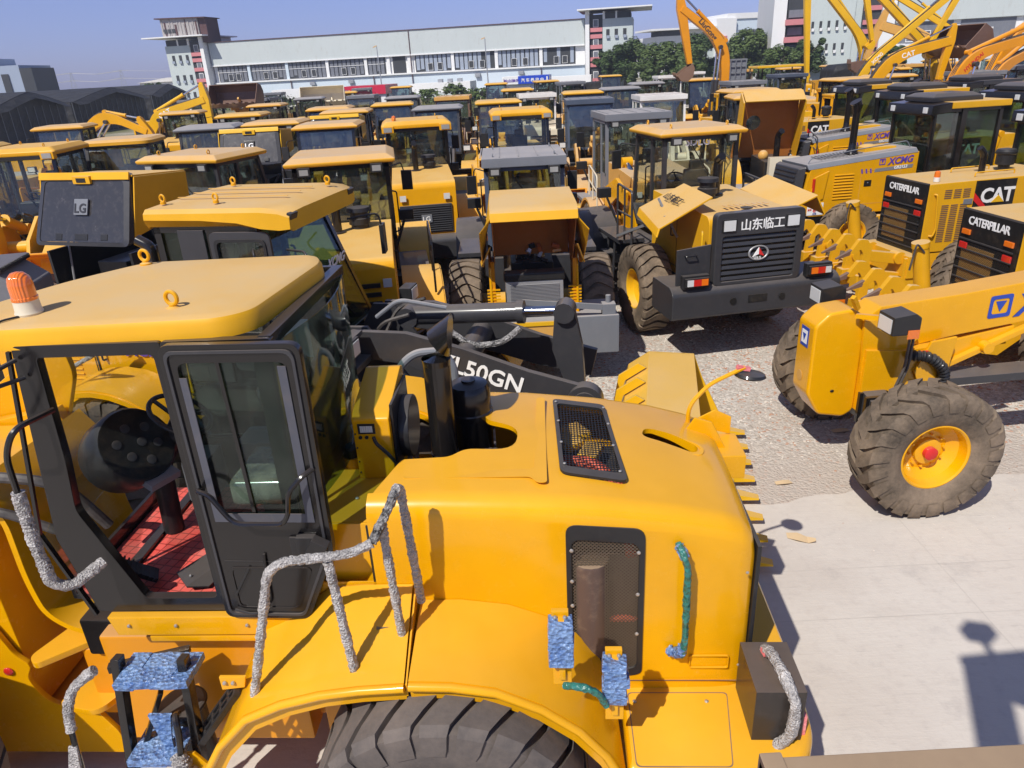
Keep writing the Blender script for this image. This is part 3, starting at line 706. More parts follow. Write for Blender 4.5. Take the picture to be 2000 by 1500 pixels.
    for x, s0, s1, zf in (((3.3, 20, 175, 0),) if g('no_rear_fender') else ((0, 25, 165, 0), (3.3, 20, 175, 0))):
        for sy in (-1, 1):
            L0 = []; L1 = []
            for k in range(12):
                a = R(s0 + (s1 - s0) * k / 11); rr = .93
                L0.append((x + rr * math.cos(a) * 1.08, sy * .8, .8 + rr * math.sin(a))); L1.append((x + rr * math.cos(a) * 1.08, sy * 1.42, .8 + rr * math.sin(a) - .02))
            m = MB(); m.strip(L0, L1, .02); m.strip(L1, [(p[0] - (p[0] - x) * .05, p[1], .8 + (p[2] - .8) * .94) for p in L1], .02); m.build('fender', g('fender', hm), rt)
    rl = g('rail', 'black_paint')
    if rl:
        for sy in (-1, 1):
            m = MB(); y = sy * 1.3
            m.tube(fil([(-.75, y, 1.5), (-.75, y, 2.3), (.2, y, 2.45), (.2, y, 1.75)], .12), .018, 7); m.tube([(-.25, y, 1.72), (-.25, y, 2.36)], .016, 6); m.tube([(-.75, y, 1.95), (.2, y, 2.1)], .016, 6); m.build('handrail', rl, rt)
    if not g('open'):
        for sy in (-1, 1):
            m = MB(); y = sy * (hh + .002); m.box(-.45, -.44, min(y, y + sy * .003), max(y, y + sy * .003), 1.2, zt - .1); m.box(-1.7, .65, min(y, y + sy * .003), max(y, y + sy * .003), 1.28, 1.288); m.build('hood_seam', 'black_decal', rt)
            m = MB(); m.tube(fil([(-.3, sy * hh, 2.1), (-.3, sy * (hh + .05), 2.1), (-.3, sy * (hh + .05), 1.8), (-.3, sy * hh, 1.8)], .02, 3), .012, 5); m.build('hood_handle', 'black_plastic', rt)
    if g('beacon'): m = MB(); m.lathe([(.055, 0), (.055, .06), (.05, .15), (.02, .17), (.001, .17)], (1.0, .55, 3.48), (0, 0, 1), 12); m.build('beacon', 'orange_lens', rt)
    for sy in (-.1, .1):
        m = MB(); m.tube(fil([(2.5, sy, 1.3), (2.75, sy * 2, 1.75), (2.95, sy * 3, 2.15), (3.3, sy * 3, 2.25)], .15, 4), .022, 6); m.build('hydraulic_hose', 'rubber_hose', rt)
    # lights on stalks
    for sy in (-1, 1):
        m = MB(); m.bar((2.75, sy * .75, 1.5), (2.8, sy * .95, 2.0), .05); m.obox((2.85, sy * 1.0, 2.1), (.16, .28, .2)); o = m.build('headlight', 'black_plastic', rt, .015)
        m = MB(); m.box(2.93, 2.94, sy * 1.0 - .11, sy * 1.0 + .11, 2.03, 2.18); m.build('lens', 'clear_lens', o)
    bef = set(rt.children)
    cab_unit(rt, c, g('cab', 'black_paint'), g('glass', 'cab_glass'), g('roof', 'slab'), g('roof_mat', 'roof_tan'), slant=g('slant', .25), detail=g('detail', True), z1=g('cab_z1', 3.34), hw=g('cab_hw', .78))
    seat_parts(rt, 1.3, 0, 1.6); steering(rt, 1.85, 0, 2.42)
    m = MB(); m.box(1.95, 2.25, -.3, .3, 1.6, 2.35); m.build('dashboard', 'black_plastic', rt, .05, 3)
    if g('cab_dy'):
        for o in rt.children:
            if o not in bef: o.location.y += g('cab_dy')
    # front frame, arm, bucket
    am = g('arm', pm)
    for sy in (-1, 1): m = MB(); m.prism([(2.4, 1.1), (2.45, 1.9), (2.6, 2.15), (2.85, 2.15), (3.6, 1.1)], 'y', sy * .42 - .03, sy * .42 + .03); m.build('loader_tower', am, rt, .01)
    ap = g('arm_pts', [(2.7, 1.95), (3.3, 2.1), (4.1, 1.75), (4.7, 1.1), (5.25, .42)]); aw = g('arm_w', [.3, .42, .5, .42, .3])
    for sy in (-1, 1): limb(ap, aw, .04, sy * .55).build('lift_arm', am, rt, .01)
    mid = ap[2]; m = MB(); m.cyl((mid[0], -.55, mid[1]), (mid[0], .55, mid[1]), .14, n=12); m.build('cross_tube', am, rt)
    bx, bz = g('bucket_at', (5.2, 0.0)); crank = g('crank', [(mid[0] + .2, mid[1] + .75), (mid[0] + .25, mid[1] + .1), (mid[0] + .45, mid[1] - .45)])
    limb([crank[0], crank[1], crank[2]], [.22, .34, .2], .06, 0).build('bell_crank', am, rt, .01)
    ram(rt, g('tilt_from', (2.85, 0, 1.85)), (crank[0][0], 0, crank[0][1]), .11, am, g('tilt_frac', .62), 'tilt_cylinder')
    m = MB(); m.bar((crank[2][0], 0, crank[2][1]), (bx + .12, 0, bz + .75), .1, .14); m.build('tilt_link', am, rt)
    for sy in (-1, 1): ram(rt, (2.9, sy * .48, 1.05), (mid[0] - .1, sy * .48, mid[1] - .1), .075, am, .55, 'lift_cylinder')
    bucket_part(rt, bx, bz, g('bucket', am), g('bucket_w', 1.48), g('roll', 0), sc=g('bucket_s', 1.0))
    return rt
def bucket_part(rt, bx, bz, mat, hw=1.48, roll=0, teeth=8, back_lip=1.2, tooth_mat=None, sc=1.0):
    P = [(.95, 1.28), (.45, 1.32), (.12, 1.1), (.0, .72), (.05, .36), (.3, .1), (.75, .02), (1.35, .0)]
    t = .035; c, s = math.cos(R(roll)), math.sin(R(roll)); T = lambda p: (bx + (p[0] * c - p[1] * s) * (1 if p[0] > 1.2 else sc if p[0] < .7 else 1), bz + .03 + (p[0] * s + p[1] * c) * sc)
    P2 = [T(p) for p in P]; m = MB()
    L0 = [(p[0], -hw, p[1]) for p in P2]; L1 = [(p[0], hw, p[1]) for p in P2]; m.strip(L0, L1, t)
    for sy in (-1, 1): m.prism([T(p) for p in P + [(1.3, .2), (1.05, .9)]], 'y', sy * hw - .02, sy * hw + .02)
    for y in (-.95, -.5, 0, .5, .95): m.prism([T(p) for p in [(.42, 1.33), (.1, 1.12), (-.03, .72), (-.09, .75), (.0, 1.2), (.3, 1.4)]], 'y', y - .02, y + .02)
    b = m.build('bucket', mat, rt, .006, 2)
    for k in range(teeth):
        e = MB(); y = -hw + .12 + k * (2 * hw - .24) / (teeth - 1); a = T((1.32, .0)); d = T((1.6, -.01)); e.loft([[(a[0], y - .07, a[1] - .03), (a[0], y + .07, a[1] - .03), (a[0], y + .07, a[1] + .05), (a[0], y - .07, a[1] + .05)], [(d[0], y - .045, d[1] - .02), (d[0], y + .045, d[1] - .02), (d[0], y + .045, d[1]), (d[0], y - .045, d[1])]]); e.build('bucket_tooth', tooth_mat or mat, b)
    return b
def raised_hood(rt, mat='yellow_dusty', face='dark_grey_paint', tilt=0, big=True, logo='LG', red=False):
    """rear hood swung up: a deep shell whose rear face (grille) now stands above the engine"""
    m = MB(); z0, z1 = (2.42, 3.46) if big else (2.5, 3.42); hw = .93 if big else .86
    oo = fil2([(-hw, z0), (hw, z0), (hw - .06, z1), (-hw + .06, z1)], .1, 4); ii = fil2([(-hw + .09, z0 + .06), (hw - .09, z0 + .06), (hw - .15, z1 - .1), (-hw + .15, z1 - .1)], .07, 4)
    tl = lambda L, dx: [(dx - .42 * (q[1] - z1) * -1.0, q[0], q[1]) for q in L]
    m.loft([tl(oo, -1.35), tl(ii, -1.37)], cap=False); m.loft([tl(oo, -1.35), tl(oo, -1.25)], cap=False)
    o = m.build('raised_hood', face, rt, 0)
    m = MB(); m.loft([[(x, y, z) for x, y, z in tl(ii, -1.36)], [(x + .015, y, z) for x, y, z in tl(ii, -1.36)]]); m.build('grille_panel', 'dark_plastic_screen', o)
    top = fil2([(-hw + .02, 0), (hw - .02, 0)], 0)
    m = MB()
    m.plate((-1.36, -hw + .02, z1 - .02), (-1.36, hw - .02, z1 - .02), (-.2, hw - .02, z1 - .1), (-.2, -hw + .02, z1 - .1), .03)
    m.plate((-1.40, -hw + .04, z1 - .09), (-1.36, -hw + .04, z1 + .02), (-1.36, hw - .04, z1 + .02), (-1.40, hw - .04, z1 - .09), .03)
    m.box(-1.46, -1.36, -.17, .17, z1 - .14, z1 - .02)
    for sy in (-1, 1): m.plate((-1.34, sy * hw, z1 - .05), (-.2, sy * hw, z1 - .12), (-.25, sy * hw, 2.75), (-1.62, sy * hw, z0 + .1), .025)
    m.build('hood_shell', mat, o, .01)
    m = MB(); m.box(-1.468, -1.455, -.09, .09, z1 - .115, z1 - .05); m.build('hood_slot', 'black_decal', o)
    q = (z0 + z1) / 2 + .05; xq = -1.37 - .42 * (z1 - q)
    m = MB(); m.obox((xq - .02, 0, q), (.025, .27, .25), (0, 23, 0)); m.build('badge', 'mid_grey_paint' if not red else 'black_paint', o, .008)
    lettering(logo, .2, 'white_decal' if not big or red else 'dark_grey_paint', o, (xq - .035 - .035, .125, q - .075), (0, -1, 0), (.42, 0, 1), bold=.02)
    for y in (-.45, 0, .45):
        m = MB(); m.obox((xq - .17, y, z0 + .13), (.03, .26 if y == 0 else .13, .1), (0, 23, 0)); m.build('hood_latch', 'black_plastic', o, .01)
    # engine bay below
    e = MB(); e.box(-1.55, .6, -.6, .6, 1.2, 1.75); e.box(-1.3, -.2, -.3, .3, 1.75, 2.05); e.cyl((-.5, .35, 1.8), (.4, .35, 1.8), .18, n=12); e.tube(fil([(-1.3, -.4, 1.8), (-.9, -.5, 2.1), (-.3, -.3, 2.0)], .1), .06, 8); e.build('engine', 'black_plastic', rt, .02)
    e = MB(); e.box(-1.7, .5, -.85, -.8, 1.1, 2.3); e.box(-1.7, .5, .8, .85, 1.1, 2.3); e.box(.4, .5, -.8, .8, 1.1, 2.4); e.build('bay_dark_sheet', 'black_plastic', rt)  # black sheets added to match the darkness of the open bay
    e = MB(); e.box(-1.95, -1.6, -.7, .7, 1.16, 1.55)
    for k in range(8): e.box(-1.97, -1.94, -.62, .62, 1.2 + k * .042, 1.22 + k * .042)
    e.build('radiator_guard', face, rt, .01)
    for sy in (-1, 1):
        e = MB(); e.tube([(-1.5, sy * .7, 1.6), (-1.2, sy * .78, 3.1)], .018, 6); e.build('gas_strut', 'galvanised', rt)
    return o
paint('dark_plastic_screen', (.035, .034, .036, 1), dust=.3, rough=.22, grime=.8, dustcol=(.2, .17, .15, 1), coat=.8)
paint('near_roof_paint', (.70, .36, .01, 1), dust=.95, rough=.45, dustcol=(.56, .38, .17, 1), grime=.08)
paint('light_box_steel', (.03, .025, .022, 1), dust=.5, rough=.45, dustcol=(.2, .15, .12, 1), grime=.7)
paint('joint_filler', (.30, .27, .245, 1), dust=.9, rough=.9, dustcol=(.50, .46, .42, 1), grime=.5)
paint('film_edge', (.065, .068, .085, 1), dust=.2, rough=.4)
paint('bonnet_inside', (.45, .16, .03, 1), dust=.2, rough=.6, grime=.5)
paint('soil_brown', (.20, .12, .08, 1), dust=.6, rough=.9, grime=1, dustcol=(.3, .2, .15, 1))
# ---------------------------------------------------------------- the near loader (local x = towards its rear, y = away from camera side)
def cut(o, cutters):
    for cmb in cutters:
        co = bpy.data.objects.new('c', cmb.mesh('c')); COL.objects.link(co); co.parent = o.parent
        md = o.modifiers.new('b', 'BOOLEAN'); md.object = co; md.operation = 'DIFFERENCE'; md.solver = 'EXACT'
        bpy.context.view_layer.update(); dg = bpy.context.evaluated_depsgraph_get(); dg.update()
        me = bpy.data.meshes.new_from_object(o.evaluated_get(dg)); o.modifiers.clear(); old = o.data; o.data = me
        me.name = old.name; bpy.data.objects.remove(co)
    o.data.set_sharp_from_angle(angle=R(32)); return o
NR = thing('wheel_loader', 'big glossy yellow wheel loader in the foreground with its cab door open and bubble-wrapped handrails', 'wheel loader', (-.45, 4.2, 0), -3.9, 'wheel loaders parked in the sales yard')
Y = 'yellow_paint'
# hood
def hood_sec(x, zt, y0, y1, zb, r=.13, crown=.035):
    pts = [(y0, zb), (y0 + .005, zt - r - .18)]
    for k in range(7): a = R(180 - 90 * k / 6); pts.append((y0 + r + r * math.cos(a), zt - r + r * math.sin(a)))
    for k in range(1, 6): t = k / 6; pts.append((y0 + r + (y1 - y0 - 2 * r) * t, zt + crown * math.sin(math.pi * t)))
    for k in range(7): a = R(90 - 90 * k / 6); pts.append((y1 - r + r * math.cos(a), zt - r + r * math.sin(a)))
    pts += [(y1, zt - r - .18), (y1, zb)]
    return [(x, a, b) for a, b in pts]
secs = []
for x, zt, a, b, zb in ((-.38, 2.47, -.70, .90, 1.05), (0, 2.47, -.70, .90, 1.05), (.5, 2.45, -.70, .89, 1.05), (1.0, 2.405, -.695, .87, 1.05), (1.4, 2.345, -.69, .84, 1.05), (1.65, 2.29, -.685, .80, 1.05), (1.76, 2.25, -.675, .78, 1.05), (1.82, 2.205, -.66, .76, 1.06), (1.85, 2.14, -.64, .74, 1.08), (1.86, 2.05, -.62, .72, 1.1)):
    secs.append(hood_sec(x, zt, a, b, zb))
hm_ = MB(); hm_.loft(secs); H = hm_.build('engine_hood', Y, NR, 0, 2, 40)
c1 = MB(); c1.loft([[(x + (.03 if i == 0 else -.03), y * .965 + .003, z - .03 if z > 1.3 else z - .3) for x, y, z in s_] for i, s_ in ((0, secs[0]), (1, secs[2]), (1, secs[4]), (1, secs[7]))])
c1.v = [(x - .25 if x < -.3 else x, y, z) for x, y, z in c1.v]
notch = fil2([(-.7, -.62), (-.35, -.60), (-.24, -.26), (.05, -.24), (.14, -.14), (.46, -.14), (.47, .16), (.24, .27), (.20, .55), (.30, 1.3), (-.7, 1.3)], [0, 0, .02, .05, .06, .14, .14, .06, .06, 0, 0], 5)
c2 = MB(); c2.prism(notch, 'z', 1.9, 3)
topw = fil2([(.74, -.39), (1.13, -.45), (1.06, .56), (.70, .62)], .05, 4)
c3 = MB(); c3.prism(topw, 'z', 2.2, 2.7)
ov = fil2([(1.28, .17), (1.62, .02), (1.66, .13), (1.50, .26), (1.32, .30)], .06, 5)
c4 = MB(); c4.prism(ov, 'z', 2.1, 2.6)
sidew = fil2([(.76, 1.30), (.80, 1.20), (1.12, 1.16), (1.21, 1.18), (1.21, 2.25), (.76, 2.29)], [.06, .03, .03, .04, .07, .07], 5)
c5 = MB(); c5.prism(sidew, 'y', -1.0, -.5)
H = cut(H, [c1, c2, c3, c4, c5])
def gr(poly, k): 
    cx = sum(p[0] for p in poly) / len(poly); cy = sum(p[1] for p in poly) / len(poly); return [(cx + (p[0] - cx) * (1 - k), cy + (p[1] - cy) * (1 - k)) for p in poly]
m = MB(); m.ring(gr(topw, -.02), gr(topw, .13), 'z', 2.392, 2.41); m.M = Matrix.Identity(4); m.v = [(x, y, z + .075 - .10 * (x - .70) * .9 + .028 * math.sin(math.pi * (y + .7) / 1.6) - .028) for x, y, z in m.v]; o = m.build('top_mesh_panel', 'black_plastic', NR, .003)
m = MB(); t_ = gr(topw, .1); m.prism(t_, 'z', 2.395, 2.398); m.v = [(x, y, z + .07 - .09 * (x - .70) + .028 * math.sin(math.pi * (y + .7) / 1.6) - .028) for x, y, z in m.v]; m.build('mesh', 'black_mesh_top', o)
b = MB()
for x, y in ((.72, .55), (.735, .25), (.75, -.05), (.765, -.32), (1.095, -.37), (1.08, -.05), (1.07, .25), (1.055, .5)): b.sphere((x, y, 2.485 - .1 * (x - .7)), .011, 8, 5, (1, 1, .6))
b.build('bolt', 'steel_bolt', o)
m = MB(); m.ring(gr(sidew, -.01), gr(sidew, .13), 'y', -.702, -.685); o = m.build('side_mesh_panel', 'black_plastic', NR, .003)
m = MB(); m.prism(gr(sidew, .08), 'y', -.688, -.685); m.build('mesh', 'black_mesh_side', o)
b = MB()
for x, z in ((.79, 2.12), (.79, 1.9), (.79, 1.72), (1.175, 2.1), (1.175, 1.8), (1.175, 1.5)): b.sphere((x, -.705, z), .013, 8, 5, (1, .6, 1))
b.build('bolt', 'steel_bolt', o)
m = MB(); m.tube(fil([(-.3, -.704, 2.05), (-.3, -.704, 2.05)], 0), .001, 3)
# embossed panels
m = MB(); m.prism(fil2([(-.2, -.47), (.56, -.45), (.60, -.52), (.66, -.52), (.64, .62), (.58, .62), (.58, -.36), (-.2, -.38)], .03), 'z', 2.482, 2.4845); m.v = [(x, y, z + (.0 if x < .3 else -.012) + (.012 if y > -.1 else -.004)) for x, y, z in m.v]; m.build('hood_bead', Y, NR)
m = MB(); m.ring(fil2([(1.50, 1.22), (1.74, 1.22), (1.74, 1.32), (1.50, 1.32)], .015), fil2([(1.505, 1.225), (1.735, 1.225), (1.735, 1.315), (1.505, 1.315)], .015), 'y', -.702, -.69); m.build('plate_recess', Y, NR)
m = MB(); m.box(1.858, 1.885, -.66, .76, 1.15, 2.1); m.build('rear_grille', 'black_plastic', NR, .008)
# engine bay things
m = MB(); m.box(.5, 1.5, -.58, -.5, 1.1, 2.0); m.cyl((.9, -.6, 1.3), (.9, -.6, 2.0), .12, n=16); m.build('engine_side', 'brown_shaded_metal', NR, .02)
m = MB(); m.box(-.3, 1.6, -.45, .6, 1.1, 1.9); m.box(.6, 1.5, -.35, .5, 1.9, 2.15); m.cyl((.1, -.3, 2.0), (1.2, -.3, 2.0), .12); m.build('engine', 'black_plastic', NR, .03)
m = MB(); m.tube(fil([(.75, .1, 2.25), (.95, 0, 2.3), (1.12, -.25, 2.25), (1.15, -.6, 2.0)], .1), .04, 10); m.tube(fil([(1.0, -.55, 1.5), (1.1, -.58, 1.52), (1.2, -.55, 1.5)], .05), .03, 8); m.build('coolant_hose', 'red_hose', NR)
m = MB()
for q in ((.8, .35, .2), (.95, .2, -.1), (.86, .5, .15)): m.obox((q[0], q[1], 2.26), (.14, .2, .06), (0, 0, q[2] * 200))
m.build('engine_cover', 'lemon_yellow', NR, .02)
m = MB(); m.sphere((1.38, .19, 2.22), .028, 12, 8); m.cyl((1.38, .19, 2.1), (1.38, .19, 2.2), .02); m.build('radiator_cap', 'chrome_rod', NR)
m = MB(); m.prism(gr(ov, -.05), 'z', 2.08, 2.1); m.build('filler_recess', 'black_paint', NR)
m = MB(); rg = gr(ov, -.08); m.ring(gr(ov, -.22), rg, 'z', 2.345, 2.36); m.v = [(x, y, z - .1 * (x - 1.3) * 1.2 + .012) for x, y, z in m.v]; m.build('filler_rim', Y, NR, .003)
# exhaust, air cleaner
m = MB(); m.cyl((-.03, .1, 1.6), (-.03, .1, 3.0), .088, n=28); m.torus((-.03, .1, 2.28), (0, 0, 1), .092, .012, 28); m.torus((-.03, .1, 2.34), (0, 0, 1), .09, .008, 28)
hd = lambda c, rx, rz, ax: None
def ell(c, n, a, b, k=24):
    x, y, z = frame(n); return [tuple(Vector(c) + x * math.cos(2 * math.pi * i / k) * a + y * math.sin(2 * math.pi * i / k) * b) for i in range(k)]
m.loft([ell((-.03, .1, 2.98), (.02, 0, 1), .089, .089), ell((-.03, .1, 3.02), (.02, 0, 1), .094, .094), ell((.0, .1, 3.12), (.75, 0, .66), .125, .105), ell((.075, .1, 3.20), (1, 0, -.05), .155, .105)], cap=False)
m.loft([ell((.075, .1, 3.20), (1, 0, -.05), .155, .105), ell((.073, .1, 3.20), (1, 0, -.05), .145, .095), ell((.0, .1, 3.13), (.8, 0, .5), .1, .08)])
m.build('exhaust_stack', 'black_paint', NR, 0, 2, 50)
m = MB(); m.lathe([(.145, 0), (.15, .02), (.15, .3), (.158, .32), (.158, .36), (.15, .37), (.148, .52), (.13, .56), (.05, .575), (.05, .59), (.001, .59)], (.12, .42, 2.14), (0, 0, 1), 32); m.build('air_cleaner', 'black_paint', NR, 0, 2, 30)
m = MB(); P_ = fil([(.15, .2, 2.22), (.3, .1, 2.33), (.46, .02, 2.3), (.5, 0, 2.1)], .15, 8)
L_ = [P_[0]]
for a, b_ in zip(P_, P_[1:]):
    k = max(1, int((b_ - a).length / .008)); L_ += [a.lerp(b_, (i + 1) / k) for i in range(k)]
m.tube(L_, [.042 + .006 * math.sin(i * 1.6) for i in range(len(L_))], 12); m.build('corrugated_hose', 'black_plastic', NR)
m = MB(); m.tube(fil([(-.42, .68, 1.9), (-.42, .68, 2.72), (-.3, .72, 2.82), (-.1, .75, 2.82), (-.02, .75, 2.7), (-.02, .75, 2.3)], .1, 6), .03, 10); m.build('intake_pipe', 'mid_grey_paint', NR)
# condenser box
m = MB(); m.prism([(-.11, 2.27), (.45, 2.27), (.45, 2.84), (.38, 2.86), (-.06, 2.74), (-.11, 2.70)], 'x', -.57, -.33); o = m.build('condenser_box', Y, NR, .012, 2)
m = MB(); m.box(-.33, -.31, -.07, .42, 2.3, 2.78); m.cyl((-.31, .2, 2.5), (-.24, .2, 2.5), .21, n=28); m.build('condenser_fan', 'black_plastic', o, .008)
m = MB(); m.box(-.535, -.425, -.116, -.11, 2.60, 2.67); q = m.build('display', 'black_plastic', o); m = MB(); m.box(-.52, -.44, -.1185, -.116, 2.613, 2.657); m.build('display_glass', 'clear_lens', q)
for x, z, r_ in ((-.525, 2.575, .012), (-.485, 2.575, .012), (-.555, 2.6, .005), (-.555, 2.5, .005), (-.555, 2.4, .005), (-.555, 2.32, .005)):
    m = MB(); m.cyl((x, -.118, z), (x, -.11, z), r_, n=12); m.build('knob', 'black_plastic', o)
m = MB(); m.tube(fil([(-.44, -.115, 2.575), (-.42, -.15, 2.55), (-.34, -.14, 2.45), (-.29, -.06, 2.28)], .05, 5), .012, 8); m.build('cable', 'black_plastic', o)
# deck between cab and hood
m = MB(); m.box(-.78, -.40, -.60, .75, 2.245, 2.27); m.plate((-.78, -.62, 2.27), (-.40, -.62, 2.27), (-.40, -.66, 1.25), (-.78, -.66, 1.25), .02); m.box(-.76, -.42, -.59, .7, 1.3, 2.25); m.build('hydraulic_tank', Y, NR, .012)
m = MB(); m.cyl((-.655, .08, 2.27), (-.655, .08, 2.34), .065, n=20); m.cyl((-.655, .08, 2.325), (-.655, .08, 2.345), .073, n=20); o = m.build('filler_neck', Y, NR)
m = MB(); m.lathe([(.06, 0), (.06, .06), (.052, .07), (.001, .07)], (-.655, .08, 2.345), (0, 0, 1), 20); m.build('filler_cap', 'black_plastic', o)
m = MB(); m.sphere((-.53, -.35, 2.275), .014, 8, 5, (1, 1, .6)); m.build('bolt', 'steel_bolt', NR)
m = MB(); m.box(-.396, -.37, -.69, -.68, 1.05, 2.3); m.build('hood_seal', 'black_paint', NR)
# cab -----------------------------------------------------------
y0, y1 = -.70, .80
m = MB()
outer = fil2([(-2.14, 3.47), (-2.27, 2.25), (-2.16, 1.70), (-1.33, 1.70), (-1.33, 3.47)], [.02, .05, .02, .02, .02], 3)
inner = fil2([(-2.02, 3.40), (-2.05, 2.78), (-2.09, 2.44), (-1.83, 1.80), (-1.38, 1.80), (-1.38, 3.40)], [.02, .05, .05, .03, .03, .03], 3)
outer = fil2([(-2.14, 3.47), (-2.27, 2.25), (-2.26, 2.2), (-2.16, 1.70), (-1.33, 1.70), (-1.33, 3.47)], [.02, .03, .03, .02, .02, .02], 3)
m.ring(fil2([(-1.33, 3.47), (-1.33, 2.30), (-.75, 2.30), (-.74, 3.47)], .02, 3), fil2([(-1.30, 3.40), (-1.30, 2.38), (-.82, 2.38), (-.82, 3.40)], .02, 3), 'y', y0, y0 + .06)
m.ring(outer, inner, 'y', y0, y0 + .06)
fo = fil2([(-2.12, 3.47), (-2.19, 2.25), (-2.08, 1.70), (-.85, 1.70), (-.78, 2.35), (-.78, 3.47)], [.02, .05, .02, .04, .05, .05], 3)
fi = fil2([(-2.02, 3.40), (-2.08, 2.35), (-1.98, 2.15), (-.95, 2.15), (-.86, 2.4), (-.86, 3.40)], [.02, .05, .05, .03, .03, .03], 3)
m.ring(fo, fi, 'y', y1 - .05, y1)
m.bar((-1.36, y1 - .025, 2.15), (-1.36, y1 - .025, 3.45), .06)
for x, z in ((-2.12, 3.44), (-.78, 3.44), (-2.13, 1.74)): m.bar((x, y0 + .03, z), (x, y1 - .02, z), .07)
m.bar((-.80, y0 + .03, 1.75), (-.80, y0 + .03, 3.45), .09); m.bar((-.84, y1 - .04, 1.75), (-.80, y1 - .04, 3.45), .08)
m.build('cab_frame', 'black_paint', NR, .012, 2)
m = MB(); m.box(-.86, -.82, y0 + .03, y1 - .03, 1.72, 2.35); m.box(-2.0, -.75, y1 - .04, y1 - .02, 1.70, 2.17); m.box(-2.40, -2.37, y0 + .12, y1 - .1, 1.70, 1.84); m.build('lower_panel', 'black_paint', NR, .005)
m = MB(); m.box(-2.02, -.80, y0 + .05, y1 - .05, 1.70, 1.735); m.box(-2.38, -2.02, y0 + .12, y1 - .1, 1.70, 1.735); m.build('cab_floor', 'black_plastic', NR)
m = MB(); m.prism([(-2.36, y0 + .14), (-2.02, y0 + .07), (-.85, y0 + .07), (-.85, y1 - .12), (-2.36, y1 - .12)], 'z', 1.735, 1.745); m.build('floor_mat', 'red_rubber_mat', NR)
m = MB()
mp_ = [(-1.78, -.42), (-1.62, -.60), (-1.50, -.56), (-1.30, .02), (-1.38, .12)]
m.loft([[(x, y, 1.765 + .03 * (i == 1) + .05 * (i > 2)) for i, (x, y) in enumerate(mp_)], [(x, y, 1.775 + .03 * (i == 1) + .05 * (i > 2)) for i, (x, y) in enumerate(mp_)]]); o = m.build('loose_rubber_flap', 'black_plastic', NR)
m = MB()
for a, b_ in ((-1.64, -.5), (-1.56, -.28), (-1.5, -.1), (-1.47, -.42), (-1.41, -.2)): m.sphere((a, b_, 1.81), .01, 8, 5)
m.build('rivet', 'steel_bolt', o)
m = MB()
for sy in (0,): 
    m.obox((-1.98, -.50, 1.86), (.26, .12, .03), (0, 38, 25))
    for k in range(9): m.obox((-2.07 + k * .022, -.51 + .004 * k, 1.945 - k * .018), (.01, .12, .02), (0, 38, 25))
m.build('pedal', 'black_plastic', NR)
# glass
m = MB(); cv = []
for k in range(13):
    t = k / 12; y = y0 + .02 + (y1 - y0 - .04) * t; b_ = -.10 * math.sin(math.pi * t); cv.append((y, b_))
L0 = [(-2.20 + b_, y, 2.25) for y, b_ in cv]; L1 = [(-2.13 + b_, y, 3.44) for y, b_ in cv]
m.strip(L0, L1, .008); m.strip([(-2.22 + b_ * 2.2 - .12, y, 2.26) for y, b_ in cv], [(-2.18 + b_ * 2.4, y, 1.70) for y, b_ in cv], .008); m.build('windshield', 'clear_glass', NR)
m = MB(); m.bar((-2.18, y0, 1.68), (-2.36, y0 - .0, 2.28), .03, .02); m.bar((-2.36, y0, 2.28), (-2.16, y0, 3.44), .02, .02); m.build('glass_trim', 'black_paint', NR)
m = MB(); L0 = [(-.76 + .10 * math.sin(math.pi * k / 12) , y0 + .03 + (y1 - y0 - .06) * k / 12, 2.35) for k in range(13)]; L1 = [(p[0] - .0, p[1], 3.42) for p in L0]; m.strip(L0, L1, .008); o = m.build('rear_window', 'green_glass', NR)
lettering('XCMG', .17, 'white_decal', o, (-.655, .1, 2.42), (0, 1, 0), (0, 0, 1), shear=.25, bold=.015)
m = MB(); m.prism(gr(fi, -.02), 'y', y1 - .03, y1 - .022); m.build('side_window', 'clear_glass', NR)
m = MB(); m.box(-1.34, -.78, y0 + .02, y0 + .045, 1.75, 2.3); m.build('lower_panel', 'black_paint', NR)
# open door (swung flat against the rear half of the side)
DM = Matrix.Translation((-1.30, -.735, 0)) @ Matrix.Rotation(R(-2.0), 4, 'Z')
do = [(0.0, 3.48), (0.0, 1.72), (.52, 1.72), (.74, 2.2), (.75, 3.48)]
dou = fil2(do, [.06, .06, .05, .06, .07], 5)
di = [(0.085, 3.38), (0.085, 2.42), (.60, 2.42), (.665, 2.42), (.665, 3.38)]
diu = fil2(di, [.05, .04, .001, .04, .05], 5)
m = MB(DM); m.ring(dou, diu, 'y', -.05, 0); D = m.build('door', 'black_paint', NR, .006)
m = MB(DM); m.ring(fil2([(0.03, 3.45), (0.03, 1.75), (.50, 1.75), (.71, 2.21), (.72, 3.45)], [.05, .05, .04, .05, .06], 5), fil2([(0.045, 3.435), (0.045, 1.765), (.492, 1.765), (.695, 2.22), (.705, 3.435)], [.05, .05, .04, .05, .06], 5), 'y', -.062, -.05); m.build('door_seal', 'dark_grey_paint', D)
m = MB(DM); m.box(.08, .67, -.03, -.024, 2.41, 3.39); m.build('window', 'green_glass', D)
m = MB(DM)
for a, b_, c_, d_ in ((.085, .665, 2.415, 2.47), (.62, .665, 2.47, 3.36), (.085, .125, 2.47, 3.3)): m.box(a, b_, -.056, -.05, c_, d_)
m.build('window_film_edge', 'film_edge', D)
m = MB(DM); m.bar((.32, -.035, 2.45), (.30, -.035, 3.38), .02, .02); m.build('glazing_bar', 'black_paint', D)
